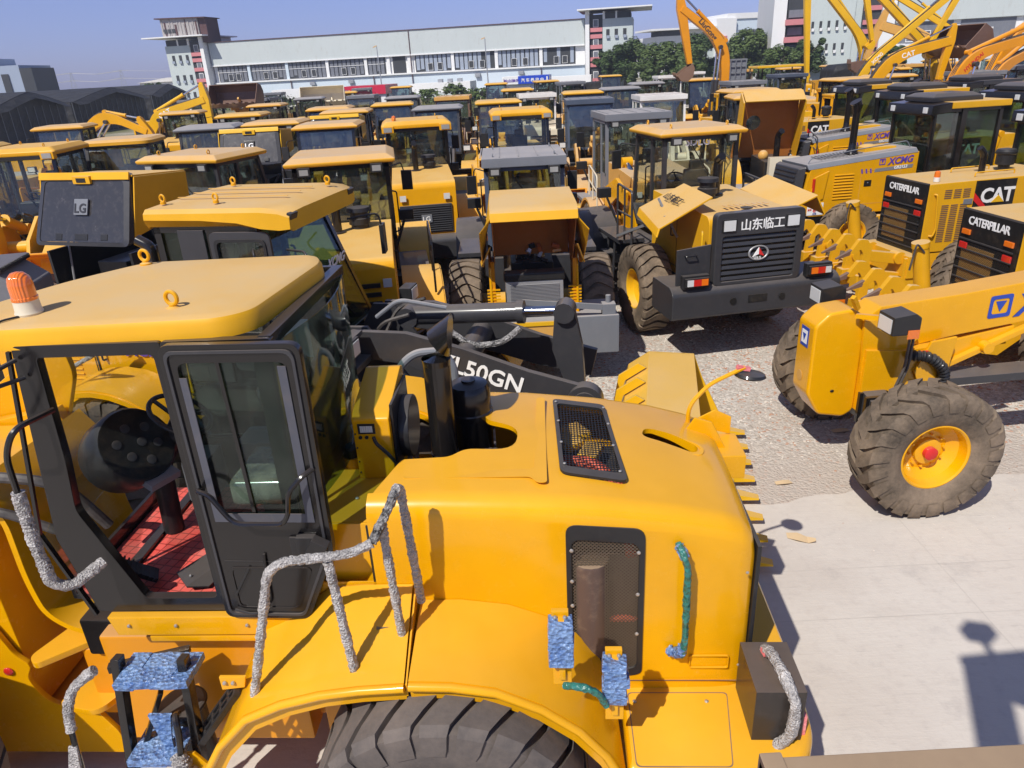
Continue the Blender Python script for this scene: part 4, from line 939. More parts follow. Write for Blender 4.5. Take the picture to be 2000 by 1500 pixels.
m = MB(DM); m.tube(fil([(.05, -.05, 2.62), (.06, -.12, 2.66), (.13, -.13, 2.64), (.24, -.14, 2.46), (.52, -.14, 2.46), (.56, -.14, 2.52), (.58, -.13, 2.66), (.66, -.11, 2.74), (.71, -.05, 2.76)], .06, 6), .014, 8); m.build('door_handrail', 'black_paint', D)
m = MB(DM); m.box(.55, .66, -.10, -.05, 2.18, 2.34); m.box(.5, .56, -.07, -.05, 2.2, 2.32); m.obox((.67, -.1, 2.27), (.1, .07, .12), (0, 30, 0)); m.build('door_latch', 'black_plastic', D, .008)
m = MB(DM); m.box(.08, .6, -.054, -.05, 2.14, 2.145); m.bar((.1, -.06, 1.9), (.22, -.06, 2.1), .012, .012); m.tube(fil([(.08, -.07, 1.80), (.2, -.08, 1.77), (.3, -.08, 1.82), (.33, -.06, 2.2)], .05), .008, 6); m.build('door_stay', 'black_plastic', D)
m = MB(DM); m.ring(fil2([(0.1, 2.10), (0.1, 1.80), (.47, 1.80), (.60, 2.10)], .04), fil2([(0.11, 2.09), (0.11, 1.81), (.465, 1.81), (.585, 2.09)], .04), 'y', -.056, -.05); m.build('door_bead', 'black_paint', D)
# roof
ro_ = fil2([(-2.62, -.66), (-1.03, -.60), (-.92, -.50), (-.84, .48), (-.92, .66), (-2.09, .68), (-2.40, .25), (-2.60, -.3)], [.1, .10, .10, .08, .08, .12, .2, .2], 5)
cx, cy = -1.65, .05
def sc(k, z, off=0.0):
    out = []
    n = len(ro_)
    for i in range(n):
        a = Vector(ro_[i - 1]); b_ = Vector(ro_[(i + 1) % n]); d = (b_ - a).normalized(); nn = Vector((d.y, -d.x)); p = Vector(ro_[i])
        out.append((cx + (p.x - cx) * k + nn.x * off, cy + (p.y - cy) * k + nn.y * off, z + .012 * (p.x + 1.6) * k))
    return out
m = MB(); m.loft([sc(.93, 3.455), sc(1, 3.45, .045), sc(1.0, 3.455, .06), sc(1.0, 3.535, .052), sc(1, 3.562, .036), sc(1, 3.572, .008), sc(.97, 3.576), sc(.6, 3.584), sc(.2, 3.587)]); m.build('roof', 'near_roof_paint', NR, 0, 2, 32)
for x, y in ((-1.34, -.46), (-2.05, .60)):
    m = MB(); m.lathe([(.04, 0), (.04, .012), (.02, .02), (.02, .03)], (x, y, 3.57), (0, 0, 1), 14); m.torus((x, y, 3.635), (.25, 1, 0), .036, .0115, 24, 8); m.build('eye_bolt', 'yellow_dusty', NR)
m = MB(); m.lathe([(.068, 0), (.072, .015), (.066, .03), (.064, .085)], (-2.16, -.46, 3.57), (0, 0, 1), 28); o = m.build('beacon', 'cream_paint', NR)
m = MB(); m.lathe([(.066, .085), (.067, .10), (.063, .105), (.063, .17), (.055, .21), (.032, .235), (.001, .242)], (-2.16, -.46, 3.57), (0, 0, 1), 28); m.build('beacon_lens', 'orange_lens', o)
m = MB(); m.tube(fil([(-2.17, -.52, 3.58), (-2.25, -.62, 3.58), (-2.24, -.74, 3.52), (-2.24, -.75, 3.4)], .1, 6), .006, 6); m.build('cable', 'black_plastic', o)
# cab inside
seat_parts(NR, -1.12, .15, 1.75, 'seat_fabric', -1)
m = MB(); m.obox((-1.0, .15, 2.55), (.2, .56, .82), (0, -8, 0)); m.obox((-1.2, .15, 2.17), (.54, .54, .2), (0, 0, 0)); m.build('seat_cover_film', 'plastic_film', NR, .06, 4)
m = MB(); m.tube(fil([(-2.05, .1, 1.75), (-2.02, .1, 2.3), (-1.82, .12, 2.56)], .1), .07, 12); m.obox((-1.95, .12, 2.45), (.16, .2, .14), (0, 30, 0)); m.build('steering_column', 'black_plastic', NR, .01)
m = MB(); c = Vector((-1.80, .12, 2.66)); nn = Vector((.55, 0, .84)).normalized(); m.torus(c, nn, .20, .0165, 40, 10); xx, yy, zz = frame(nn)
for a in (90, 210, 330): m.bar(c - nn * .04, c + (xx * math.cos(R(a)) + yy * math.sin(R(a))) * .19, .03, .012)
m.cyl(c - nn * .12, c, .05, n=16); m.build('steering_wheel', 'black_plastic', NR)
m = MB(); m.lathe([(.25, 0), (.26, .04), (.26, .26), (.24, .3)], (-2.22, -.02, 2.42), (.75, -.35, .5), 32); o = m.build('dashboard', 'black_plastic', NR, 0, 2, 40)
m = MB(); dn = Vector((.75, -.35, .5)).normalized(); m.lathe([(.235, .295), (.235, .302), (.001, .302)], (-2.22, -.02, 2.42), tuple(dn), 32); m.build('dial_panel', 'black_decal', o)
xx, yy, zz = frame(dn)
for a, b_ in ((.1, .08), (-.02, .12), (-.12, .05), (.03, 0), (-.08, -.06), (.12, -.05), (.02, -.13)):
    cc = Vector((-2.22, -.02, 2.42)) + dn * .303 + xx * a + yy * b_; m = MB(); m.lathe([(.03, 0), (.03, .006), (.024, .008), (.001, .007)], tuple(cc), tuple(dn), 18); m.build('dial', 'dark_grey_paint', o)
cc = Vector((-2.22, -.02, 2.42)) + dn * .3
m = MB(); m.obox(tuple(cc + Vector((.1, -.02, -.24))), (.12, .22, .05), (0, 20, -25)); m.build('switch_row', 'mid_grey_paint', o)
m = MB(); m.box(-2.1, -1.9, .45, .75, 1.75, 2.1); m.box(-1.7, -1.2, .55, .85, 1.75, 2.2); m.build('console', 'mid_grey_paint', NR, .03)
m = MB(); m.box(-1.35, -1.1, .88, .885, 2.75, 3.05); m.build('paper_sheet', 'light_blue_sheet', NR)
# sill, fenders
m = MB(); m.prism([(-2.08, 1.70), (-.62, 1.70), (-.70, 1.56), (-2.04, 1.56)], 'y', -.76, -.70); m.box(-1.85, -.8, -.75, -.6, 1.50, 1.545); m.build('sill', Y, NR, .008)
m = MB()
for x in (-1.95, -1.65, -1.2, -.95): m.sphere((x, -.765, 1.64), .012, 8, 5)
m.build('bolt', 'steel_bolt', NR)
def fend(x0, arcs, name):
    L0 = [(x, -.70 if zi is None else -.70, zi) for x, zi, xo, zo in arcs]; L1 = [(xo, -1.27, zo) for x, zi, xo, zo in arcs]
    m = MB(); m.strip(L0, L1, -.012); o = m.build(name, Y, NR, 0, 2, 60)
    m = MB(); m.tube([(a, b_ - .01, c_ - .02) for a, b_, c_ in L1], .026, 10); m.strip([(a, b_, c_ - .02) for a, b_, c_ in L1], [(a * .97, b_ + .01, c_ - .12) for a, b_, c_ in L1], .01); m.build('fender_lip', Y, o, 0, 2, 60)
    return o
fend(0, [(-1.22, 1.25, -1.38, 1.0), (-1.18, 1.45, -1.24, 1.24), (-1.10, 1.60, -1.05, 1.45), (-.85, 1.72, -.83, 1.56), (-.66, 1.86, -.60, 1.63), (-.45, 1.88, -.38, 1.665), (-.16, 1.88, -.13, 1.685)], 'fender')
fend(0, [(-.12, 1.76, -.105, 1.695), (.12, 1.76, .12, 1.69), (.40, 1.72, .36, 1.65), (.62, 1.63, .60, 1.53), (.80, 1.50, .80, 1.37), (.93, 1.32, .95, 1.18), (1.02, 1.1, 1.06, .95)], 'fender')
m = MB(); m.strip([(-.14, -.7, 1.87), (-.14, -.7, 1.75)], [(-.115, -1.27, 1.68), (-.115, -1.27, 1.6)], .01); m.build('fender_joint', Y, NR)
m = MB(); m.box(.45, 1.1, -.72, -.66, 1.02, 1.2); m.plate((-.75, -.69, 1.9), (-.38, -.69, 1.9), (-.38, -.69, 1.2), (-.75, -.69, 1.2), .01); m.build('side_panel', Y, NR)
m = MB(); m.box(-2.6, 1.9, -.45, .65, .55, 1.15); m.box(-.9, .9, -.6, .8, .45, .9); m.box(-2.3, -1.0, -.62, .8, .50, 1.42); m.build('chassis', 'orange_yellow', NR, .02)
m = MB(); m.tube(fil([(-.9, -.66, 1.38), (-.4, -.68, 1.4), (-.3, -.68, 1.2)], .05), .05, 10); m.cyl((-.45, -.75, 1.4), (-.45, -.6, 1.4), .1); m.build('swing_frame', 'rust_brown', NR)
# fixings, seams, decals
for x, z in ((-.3, 2.2), (-.3, 1.5), (1.8, 1.95), (1.8, 1.25)):
    m = MB(); m.sphere((x, -.703, z), .010, 8, 5, (1, .6, 1)); m.build('hood_bolt', 'steel_bolt', NR)
m = MB(); m.box(-.36, 1.84, -.7022, -.7, 1.118, 1.124); m.build('hood_seam', 'rust_brown', NR)
for x, y in ((-.95, -.95), (-.75, -1.1), (.2, -.95), (.5, -1.15)):
    pass
m = MB(); m.obox((-.30, -.95, 1.80), (.07, .05, .004), (0, 0, 12)); m.build('fender_sticker', 'dark_grey_paint', NR)
# counterweight
m = MB(); cwp = fil2([(1.08, -1.28), (1.76, -1.36), (2.17, -1.15), (2.22, -.6), (2.22, .8), (2.17, 1.3), (1.76, 1.52), (1.08, 1.48)], [.02, .12, .22, .2, .2, .22, .12, .02], 6)
m.loft([[(a, b_, .45) for a, b_ in cwp], [(a, b_, 1.0) for a, b_ in cwp], [(1.62 + (a - 1.62) * .985, .1 + (b_ - .1) * .985, 1.035) for a, b_ in cwp], [(1.62 + (a - 1.62) * .96, .1 + (b_ - .1) * .96, 1.05) for a, b_ in cwp]]); CW = m.build('counterweight', Y, NR, 0, 2, 40)
m = MB(); m.ring(fil2([(1.12, -1.26), (1.66, -1.26), (1.74, -.73), (1.12, -.73)], .03), fil2([(1.126, -1.254), (1.655, -1.254), (1.734, -.736), (1.126, -.736)], .03), 'z', 1.048, 1.0515); m.build('access_cover_seam', 'rust_brown', CW)
m = MB(); m.sphere((1.16, -.8, 1.052), .014, 8, 5, (1, 1, .5)); m.sphere((1.60, -.8, 1.052), .014, 8, 5, (1, 1, .5)); m.build('bolt', 'steel_bolt', CW)
m = MB(); m.box(1.80, 2.08, -1.08, -.69, 1.05, 1.42); o = m.build('light_box', 'light_box_steel', NR, .004)
m = MB(); m.wraptube(fil([(1.93, -.76, 1.43), (1.94, -.86, 1.49), (1.97, -1.02, 1.47), (2.01, -1.13, 1.38), (2.00, -1.13, 1.14), (1.94, -1.11, 1.04)], .06, 4), .033, .012); m.build('wrapped_handle', 'bubble_wrap', NR)
m = MB(); m.obox((1.93, -.80, 1.45), (.06, .05, .03), (0, 0, 10)); m.build('pink_strip', 'pink_tape', NR); m = MB(); m.obox((2.105, -1.02, 1.12), (.02, .05, .15)); m.build('pink_strip', 'pink_tape', NR)
# wheel
wheel(NR, (.06, -1.19, .80), -1, .80, .60, .38, 24, 'wave', 'tyre_rubber_dry', Y, amp=.62, cov=.385, phase=3)
wheel(NR, (.06, 1.39, .80), 1, .80, .60, .38, 24, 'wave', 'tyre_rubber_dry', Y, amp=.62, cov=.385)
for y, s_ in ((-1.19, -1), (1.39, 1)): wheel(NR, (-3.72, y, .80), s_, .80, .60, .38, 24, 'wave', 'tyre_rubber_dry', Y, amp=.62, cov=.385)
m = MB(); m.cyl((.06, -.9, .8), (.06, 1.1, .8), .2); m.cyl((-3.72, -.9, .8), (-3.72, 1.1, .8), .2); m.build('axle', Y, NR)
# wrapped rails
m = MB(); m.wraptube(fil([(-1.04, -1.16, 1.46), (-.80, -1.16, 2.34), (-.72, -1.16, 2.41), (-.36, -1.14, 2.44), (-.24, -1.1, 2.48)], .08, 5), .026, .012); m.wraptube([(-.47, -1.15, 2.40), (-.42, -1.18, 1.66)], .026, .012); m.build('handrail', 'bubble_wrap', NR)
m = MB(); m.wraptube(fil([(-.24, -1.1, 2.48), (-.14, -.98, 2.66), (-.12, -.95, 2.70)], .08, 5), .025, .012); o = m.build('handrail', 'bubble_wrap_dark', NR)
m = MB(); m.wraptube(fil([(-.12, -.95, 2.71), (-.11, -.9, 2.68), (-.09, -.82, 1.86)], .04, 4), .025, .012); m.wraptube([(-.20, -1.02, 2.54), (-.18, -1.0, 1.75)], .025, .012); m.build('handrail', 'bubble_wrap', NR)
# blue wrapped steps by the hood
for x, z in ((.72, 1.92), (1.0, 1.66)):
    m = MB(); m.obox((x, -1.18, z - .05), (.035, .1, .40)); m.box(x - .05, x + .04, -1.19, -1.16, z + .13, z + .18); m.box(x - .05, x + .05, -1.21, -1.19, z - .3, z - .14); o = m.build('step_bracket', Y, NR, .004)
    m = MB()
    for q in range(5): m.obox((x + random.uniform(-.006, .006), -1.22, z - .1 + q * .055), (.13 + random.uniform(-.01, .01), .10, .058), (random.uniform(-8, 8), random.uniform(-5, 5), random.uniform(-4, 4)))
    m.build('step_pad', 'blue_film', NR, .006)
    m = MB()
    for q in (-.03, .02): m.sphere((x + q, -1.205, z + .155), .012, 8, 5); m.sphere((x + q, -1.215, z - .165), .012, 8, 5)
    m.build('bolt', 'steel_bolt', o)
m = MB(); m.wraptube(fil([(.73, -1.26, 1.66), (.80, -1.3, 1.70), (.90, -1.3, 1.66), (.95, -1.28, 1.54)], .06, 5), .020, .02, 10, .1); m.build('curved_handle', 'green_film', NR)
m = MB(); m.wraptube(fil([(1.40, -.70, 2.15), (1.41, -.77, 2.15), (1.445, -.78, 2.05), (1.45, -.78, 1.5), (1.44, -.77, 1.38), (1.41, -.70, 1.38)], .05, 5), .021, .02, 10, .15); o = m.build('grab_handle', 'green_film', NR)
m = MB(); m.wraptube([(1.40, -.71, 2.15), (1.43, -.775, 2.11)], .028, .01, 8, .3); m.wraptube([(1.37, -.71, 1.38), (1.42, -.76, 1.39), (1.44, -.775, 1.46)], .03, .01, 8, .3); m.build('handle_wrap', 'blue_film', o)
# mirror on the far rear corner
m = MB(); m.tube(fil([(1.66, .55, 2.10), (1.66, .55, 2.42), (1.80, .6, 2.56), (2.06, .66, 2.66)], .08, 6), .016, 8); o = m.build('mirror_arm', Y, NR)
m = MB(); m.lathe([(.001, .0), (.10, .0), (.115, .012), (.105, .03), (.001, .045)], (2.10, .67, 2.58), (.1, .1, 1), 28, cap=False); m.build('mirror_dish', 'black_plastic', o)
m = MB(); m.obox((2.05, .66, 2.655), (.1, .03, .03), (0, 15, 10)); m.build('tape', 'pink_tape', o)
m = MB(); m.box(1.84, 2.02, .28, .62, 1.98, 2.16); m.prism([(1.60, 2.27), (1.68, 2.40), (1.80, 2.36), (1.90, 2.16), (1.84, 2.10), (1.70, 2.24)], 'y', .40, .425); m.prism([(1.66, 2.25), (1.98, 2.16), (1.98, 2.30), (1.86, 2.36)], 'y', .60, .62); m.build('rear_bracket', Y, NR, .012)
# ladder and front parts
m = MB()
for x in (-1.90, -1.50):
    m.bar((x, -1.0, 1.62), (x - .06 * (x < -1.8), -1.18, .45), .07, .05)
m.bar((-1.7, -1.0, 1.35), (-1.98, -1.12, .7), .05, .03); m.bar((-2.02, -.95, 1.48), (-1.58, -.8, 1.48), .05); m.build('ladder', 'black_paint', NR, .006)
for z, y_, a, b_ in ((1.52, -1.13, -1.88, -1.44), (1.0, -1.22, -1.90, -1.56)):
    m = MB()
    for q in range(4):
        for w_ in range(2): m.obox((a + .06 + q * (b_ - a - .12) / 3, y_ + .06 + w_ * .12, z + random.uniform(-.006, .006)), ((b_ - a) / 3.6, .13, .05), (random.uniform(-5, 5), random.uniform(-5, 5), random.uniform(-4, 4)))
    m.build('ladder_step', 'blue_film', NR, .008, 2)
m = MB(); m.loft([[(-1.74, -1.12, 1.28), (-1.6, -1.12, 1.28), (-1.6, -1.10, 1.28), (-1.74, -1.1, 1.28)], [(-1.70, -1.13, 1.1), (-1.63, -1.13, 1.1), (-1.63, -1.12, 1.1), (-1.7, -1.12, 1.1)], [(-1.665, -1.14, .88), (-1.64, -1.14, .88), (-1.64, -1.13, .88), (-1.665, -1.13, .88)]]); m.build('torn_film', 'blue_film', NR)
m = MB(); m.wraptube(fil([(-1.98, -1.1, 1.62), (-2.12, -1.14, 1.52), (-2.16, -1.18, 1.4), (-2.17, -1.2, 1.25)], .06, 4), .03, .012); m.wraptube([(-2.20, -1.25, .95), (-2.16, -1.25, .8), (-2.05, -1.22, .78)], .045, .012, 10, .3); m.build('wrapped_handle', 'bubble_wrap', NR)
m = MB(); m.tube([(-2.165, -1.19, 1.35), (-2.17, -1.24, .9)], .018, 8); m.tube(fil([(-1.60, -1.05, 1.22), (-1.56, -1.14, 1.30), (-1.54, -1.18, 1.2), (-1.56, -1.2, 1.0)], .05), .02, 8); m.build('handle', 'black_paint', NR)
m = MB(); m.loft([[(-2.2, -1.23, 1.15), (-2.15, -1.23, 1.15), (-2.15, -1.22, 1.15), (-2.2, -1.22, 1.15)], [(-2.27, -1.26, .85), (-2.16, -1.28, .85), (-2.16, -1.25, .85), (-2.27, -1.24, .85)], [(-2.2, -1.26, .72), (-2.12, -1.27, .74), (-2.12, -1.25, .74), (-2.2, -1.24, .72)]]); m.wraptube([(-1.57, -1.2, 1.05), (-1.54, -1.22, .9), (-1.48, -1.2, .88)], .042, .012, 10, .3); m.build('bubble_wrap_scrap', 'bubble_wrap', NR)
m = MB(); m.cyl((-1.70, -.85, .55), (-1.70, -.85, 1.1), .13, n=20); m.torus((-1.7, -.85, 1.08), (0, 0, 1), .13, .02, 20); m.build('tank', 'black_plastic', NR)
m = MB(); m.M = Matrix.Translation((-1.35, -1.05, 1.22)) @ Euler((R(14), R(-52), R(10))).to_matrix().to_4x4()
m.ring(fil2([(-.24, -.055), (.24, -.055), (.24, .055), (-.24, .055)], .03), fil2([(-.22, -.035), (.22, -.035), (.22, .035), (-.22, .035)], .02), 'z', -.02, .02)
for q in (-.15, -.05, .05, .15): m.box(q - .012, q + .012, -.05, .05, -.018, .018)
m.box(-.22, .22, -.008, .008, -.018, .018); m.build('side_step', 'black_plastic', NR, .004)
m = MB(); m.prism([(-1.62, 1.0), (-1.50, 1.02), (-1.42, .90), (-1.36, .86), (-1.42, .72), (-1.52, .78)], 'y', -1.16, -1.14); m.prism([(-1.28, 1.42), (-1.14, 1.44), (-1.12, 1.52), (-1.28, 1.52)], 'y', -1.06, -1.04); m.build('step_bracket', Y, NR, .005)
m = MB()
for q in (-1.58, -1.53): m.sphere((q, -1.165, .97), .014, 8, 5); m.sphere((q + .33, -1.065, 1.48), .014, 8, 5)
m.build('bolt', 'steel_bolt', NR)
# front frame: curved plate sweeping down in front of the cab, articulation links
fp = [(-4.2, 1.95), (-3.35, 1.9), (-3.12, 1.33), (-3.06, 1.14), (-2.985, 1.06), (-2.98, 1.02), (-3.03, .93), (-3.0, .80), (-2.92, .68), (-2.64, .66), (-2.50, .40), (-2.5, .2), (-4.1, .2)]
m = MB(); m.prism(fil2(fp, [.1, .15, .15, .06, .01, .01, .04, .08, .08, .05, .05, .02, .02], 6), 'y', -.49, -.45); m.box(-4.0, -2.75, -.45, .65, .5, .56); m.box(-4.6, -3.05, -.43, .65, .6, 2.35)
m.build('front_frame', Y, NR, .01, 2)
m = MB(); L0 = fil([(-2.95, -.46, 2.45), (-2.80, -.46, 2.24), (-2.81, -.46, 1.76), (-2.77, -.46, 1.46), (-2.58, -.46, 1.30), (-2.3, -.46, 1.28)], .2, 5); m.strip(L0, [(a[0] + .02, .66, a[2]) for a in L0], .04); m.build('front_bulkhead', Y, NR, 0, 2, 60)
m = MB(); m.prism(fil2([(-2.88, -.56), (-2.80, -.64), (-2.48, -.38), (-2.3, .0), (-2.6, .0), (-2.75, -.23)], .05, 6), 'z', 1.15, 1.20); m.build('hinge_plate', Y, NR, .008); m = MB(); m.prism(fil2([(-2.85, -.55), (-2.5, -.62), (-2.3, -.2), (-2.6, -.1)], .1, 6), 'z', .70, .75); m.build('hinge_plate', Y, NR, .008)
m = MB(); m.cyl((-2.25, -.1, .7), (-2.25, -.1, 1.5), .12); m.box(-2.5, -.8, -.5, .7, 1.15, 1.45); m.build('articulation', 'black_paint', NR, .02)
for sy in (-.62, .82):
    m = MB(); m.prism(fil2([(-4.2, 2.1), (-4.0, 2.35), (-3.2, 2.9), (-2.98, 2.95), (-2.95, 2.7), (-3.3, 1.9), (-4.1, 1.5)], .08, 3), 'y', sy - .03, sy + .03); m.build('loader_tower', Y, NR, .01)
    limb([(-3.05, 2.3), (-3.8, 2.1), (-4.6, 1.5), (-5.6, .4)], [.35, .5, .5, .3], .045, sy - .1 * (1 if sy > 0 else -1)).build('lift_arm', Y, NR, .01)
m = MB(); m.tube(fil([(-3.6, -.3, 2.35), (-2.9, -.4, 2.52), (-2.45, -.3, 2.4), (-2.3, -.2, 2.0)], .2, 6), .035, 10); m.tube(fil([(-3.4, -.5, 2.2), (-2.8, -.5, 2.35), (-2.5, -.4, 2.1)], .2, 6), .03, 10); m.build('hydraulic_hose', 'rubber_hose', NR)
m = MB(); m.sphere((-3.14, -.50, 1.0), .035, 12, 8, (1, .4, 1)); m.build('side_reflector', 'red_lens', NR)
def nb():
    P = [(.95, 1.28), (.45, 1.32), (.12, 1.1), (.0, .72), (.05, .36), (.3, .1), (.75, .02), (1.35, .0)]
    P2 = [(-5.6 - p[0], .03 + p[1]) for p in P]; m = MB(); m.strip([(p[0], -1.45, p[1]) for p in P2], [(p[0], 1.65, p[1]) for p in P2], .035)
    for sy in (-1.45, 1.65): m.prism([(-5.6 - p[0], .03 + p[1]) for p in P + [(1.3, .2), (1.05, .9)]], 'y', sy - .02, sy + .02)
    m.build('bucket', Y, NR, .006)
nb()
# long front handrail (bare top, wrapped below) and left mirror arm
m = MB(); m.tube(fil([(-1.98, -.75, 3.12), (-2.05, -.98, 3.12), (-2.12, -1.0, 2.98), (-2.13, -1.0, 2.75)], .1, 6), .017, 8); m.build('front_handrail', 'black_paint', NR)
m = MB(); m.wraptube(fil([(-2.13, -1.0, 2.76), (-2.14, -1.0, 2.40), (-2.13, -1.0, 2.16), (-2.06, -.95, 2.10), (-1.94, -.80, 2.16)], .07, 5), .033, .012); m.build('front_handrail', 'bubble_wrap', NR)
m = MB(); m.tube(fil([(-2.12, -.72, 3.40), (-2.22, -.95, 3.36), (-2.26, -1.0, 3.12), (-2.32, -.9, 2.98)], .08, 5), .013, 8); m.tube(fil([(-2.1, -.72, 3.3), (-2.2, -.9, 3.3), (-2.3, -1.0, 3.45), (-2.5, -1.02, 3.5)], .06), .012, 8); m.build('mirror_arm', 'black_plastic', NR)
GL = 'wheel loaders parked in the sales yard'
# ---------------------------------------------------------------- loader facing right behind the foreground one
M2 = wheel_loader(dict(roof='slab', paint='yellow_paint', hood_mat='yellow_paint', arm='dark_grey_paint', bucket='lemon_yellow', bumper='yellow_paint', slant=.55, roof_mat='near_roof_paint', glass='green_glass', dark='black_paint', hood_top=2.3, stack=1, rear='slots',
    arm_pts=[(2.7, 2.0), (3.3, 1.96), (3.9, 1.77), (4.6, 1.55), (5.25, 1.40)], arm_w=[.30, .36, .42, .38, .34], tilt_from=(3.2, 0, 2.14), tilt_frac=.73, bucket_at=(5.55, .05), bucket_w=1.5, roll=2, bucket_s=.82, crank=[(4.98, 2.22), (5.0, 1.8), (5.1, 1.3)], rail=None),
    (-4.25, 8.6, 0), -12, 'yellow loader facing right with dark grey lettered arms, behind the foreground loader', GL)
for o in [o for o in M2.children if o.name.startswith(('roof', 'eye_bolt', 'work_light'))]:
    for q in list(o.children) + [o]: bpy.data.objects.remove(q)
# curved moulded roof with deep side lips
def curved_roof():
    ys = [-.87, -.86, -.81, -.5, 0, .5, .81, .86, .87]; zs = [3.39, 3.50, 3.54, 3.55, 3.55, 3.55, 3.54, 3.50, 3.39]
    m = MB(); loops = []
    for x, dz, k, low in ((.74, -.05, .96, .04), (.76, -.02, 1, .05), (1.4, -.02, 1, .04), (1.8, -.02, 1, .01), (2.05, -.02, 1, -.05), (2.25, -.04, .99, -.05), (2.36, -.08, .97, 0)):
        loops.append([(x, y * k, z + dz + (low if abs(y) > .865 else 0)) for y, z in zip(ys, zs)] + [(x, y * .9 * k, 3.36 + dz) for y in (.9, -.9)])
    m.loft(loops); m.build('roof', 'near_roof_paint', M2, 0, 2, 35)
    for sy in (-1, 1):
        m = MB(); m.obox((2.34, sy * .74, 3.41), (.05, .16, .11), (0, 20, 0)); m.build('roof_vent', 'black_plastic', M2, .01)
        m = MB(); m.obox((2.15, sy * .83, 3.36), (.28, .05, .08), (0, 10, 0)); m.build('roof_lip', 'near_roof_paint', M2, .02)
    for x, y in ((.85, -.62), (1.45, -.6), (.95, .6), (2.2, .5)):
        m = MB(); m.torus((x, y, 3.60), (.3, 1, 0), .035, .011, 18, 6); m.cyl((x, y, 3.54), (x, y, 3.565), .03, n=12); m.build('eye_bolt', 'yellow_dusty', M2)
    for k in range(3):
        m = MB(); m.box(.8, 2.1, -.3 + k * .3, -.27 + k * .3, 3.551, 3.556); m.build('roof_rib', 'near_roof_paint', M2, .004)
curved_roof()
m = MB(); m.box(1.06, 1.36, -.805, -.785, 1.6, 3.3); m.box(.82, 1.06, -.805, -.785, 1.6, 2.3); m.build('rear_quarter_panel', 'dark_grey_paint', M2, .01)
m = MB(); oo = fil2([(1.42, 1.75), (2.1, 1.75), (2.1, 3.28), (1.42, 3.28)], .08, 4); ii = fil2([(1.50, 2.2), (2.02, 2.2), (2.02, 3.18), (1.50, 3.18)], .06, 4); m.ring(oo, ii, 'y', -.82, -.785); m.build('door', 'dark_grey_paint', M2, .006)
m = MB(); m.box(1.5, 2.02, -.80, -.795, 2.18, 3.2); m.build('door_window', 'clear_glass', M2); m = MB(); m.ring(fil2([(1.47, 2.17), (2.05, 2.17), (2.05, 3.21), (1.47, 3.21)], .07, 4), fil2([(1.50, 2.2), (2.02, 2.2), (2.02, 3.18), (1.50, 3.18)], .06, 4), 'y', -.835, -.82); m.build('window_seal', 'black_plastic', M2)
m = MB(); m.tube(fil([(1.9, -.82, 3.1), (2.0, -1.0, 3.12), (2.05, -1.02, 2.7), (2.05, -1.02, 2.5)], .06), .014, 7); m.obox((2.02, -1.0, 2.62), (.16, .05, .2)); m.build('side_mirror', 'black_plastic', M2, .008)
lettering('ZL50GN', .26, 'white_decal', M2, (3.66, -.598, 1.77), (1, 0, -.32), (0, 0, 1), shear=.0, bold=.02)
lettering('ZL50GN', .15, 'white_decal', M2, (-1.1, -.735, 2.02), (1, 0, 0), (0, 0, 1), shear=.15, bold=.02)
m = MB(); m.box(-1.6, .7, -.728, -.724, 2.0, 2.17); m.build('hood_stripe', 'dark_grey_paint', M2)
lettering('XCMG', .2, 'purple_decal', M2, (.0, -.738, 1.86), (1, 0, 0), (0, 0, 1), shear=.2, bold=.02)
m = MB(); m.box(-.42, -.40, -.732, -.722, 1.18, 2.2); m.build('door_seam', 'black_decal', M2)
lettering('XCMG', .16, 'white_decal', M2, (2.42, -.3, 2.75), (0, 1, 0), (.2, 0, 1), shear=.2, bold=.015)
m = MB(); m.tube(fil([(3.7, -.16, 2.02), (3.95, -.2, 1.86), (4.3, -.2, 1.9), (4.5, -.14, 2.06)], .12, 6), .035, 8); m.build('hydraulic_hose', 'bubble_wrap_dark', M2)
m = MB(); m.tube(fil([(2.9, -.25, 2.2), (3.2, -.3, 2.42), (3.7, -.2, 2.3)], .1, 6), .025, 8); m.build('hydraulic_hose', 'mid_grey_paint', M2)
m = MB(); m.cyl((5.25, -.66, 1.42), (5.25, -.5, 1.42), .19, n=28); m.cyl((5.25, -.68, 1.42), (5.25, -.66, 1.42), .13, n=24); m.build('pin_boss', 'dark_grey_paint', M2, .01)
m = MB(); m.obox((2.75, -.85, 2.18), (.3, .34, .05)); m.obox((2.72, -.85, 2.02), (.14, .16, .2)); m.obox((2.75, -.85, 1.86), (.36, .5, .07)); m.build('work_lamp_bracket', 'dark_grey_paint', M2, .01)
m = MB(); m.wraptube(fil([(-.3, -1.3, 1.75), (-.3, -1.3, 2.4), (-.05, -1.3, 2.55)], .1), .03, .02); m.wraptube([(-.3, -1.3, 2.1), (.1, -1.3, 2.1), (-.3, -1.3, 1.9)], .025, .02); m.build('handrail', 'bubble_wrap', M2)
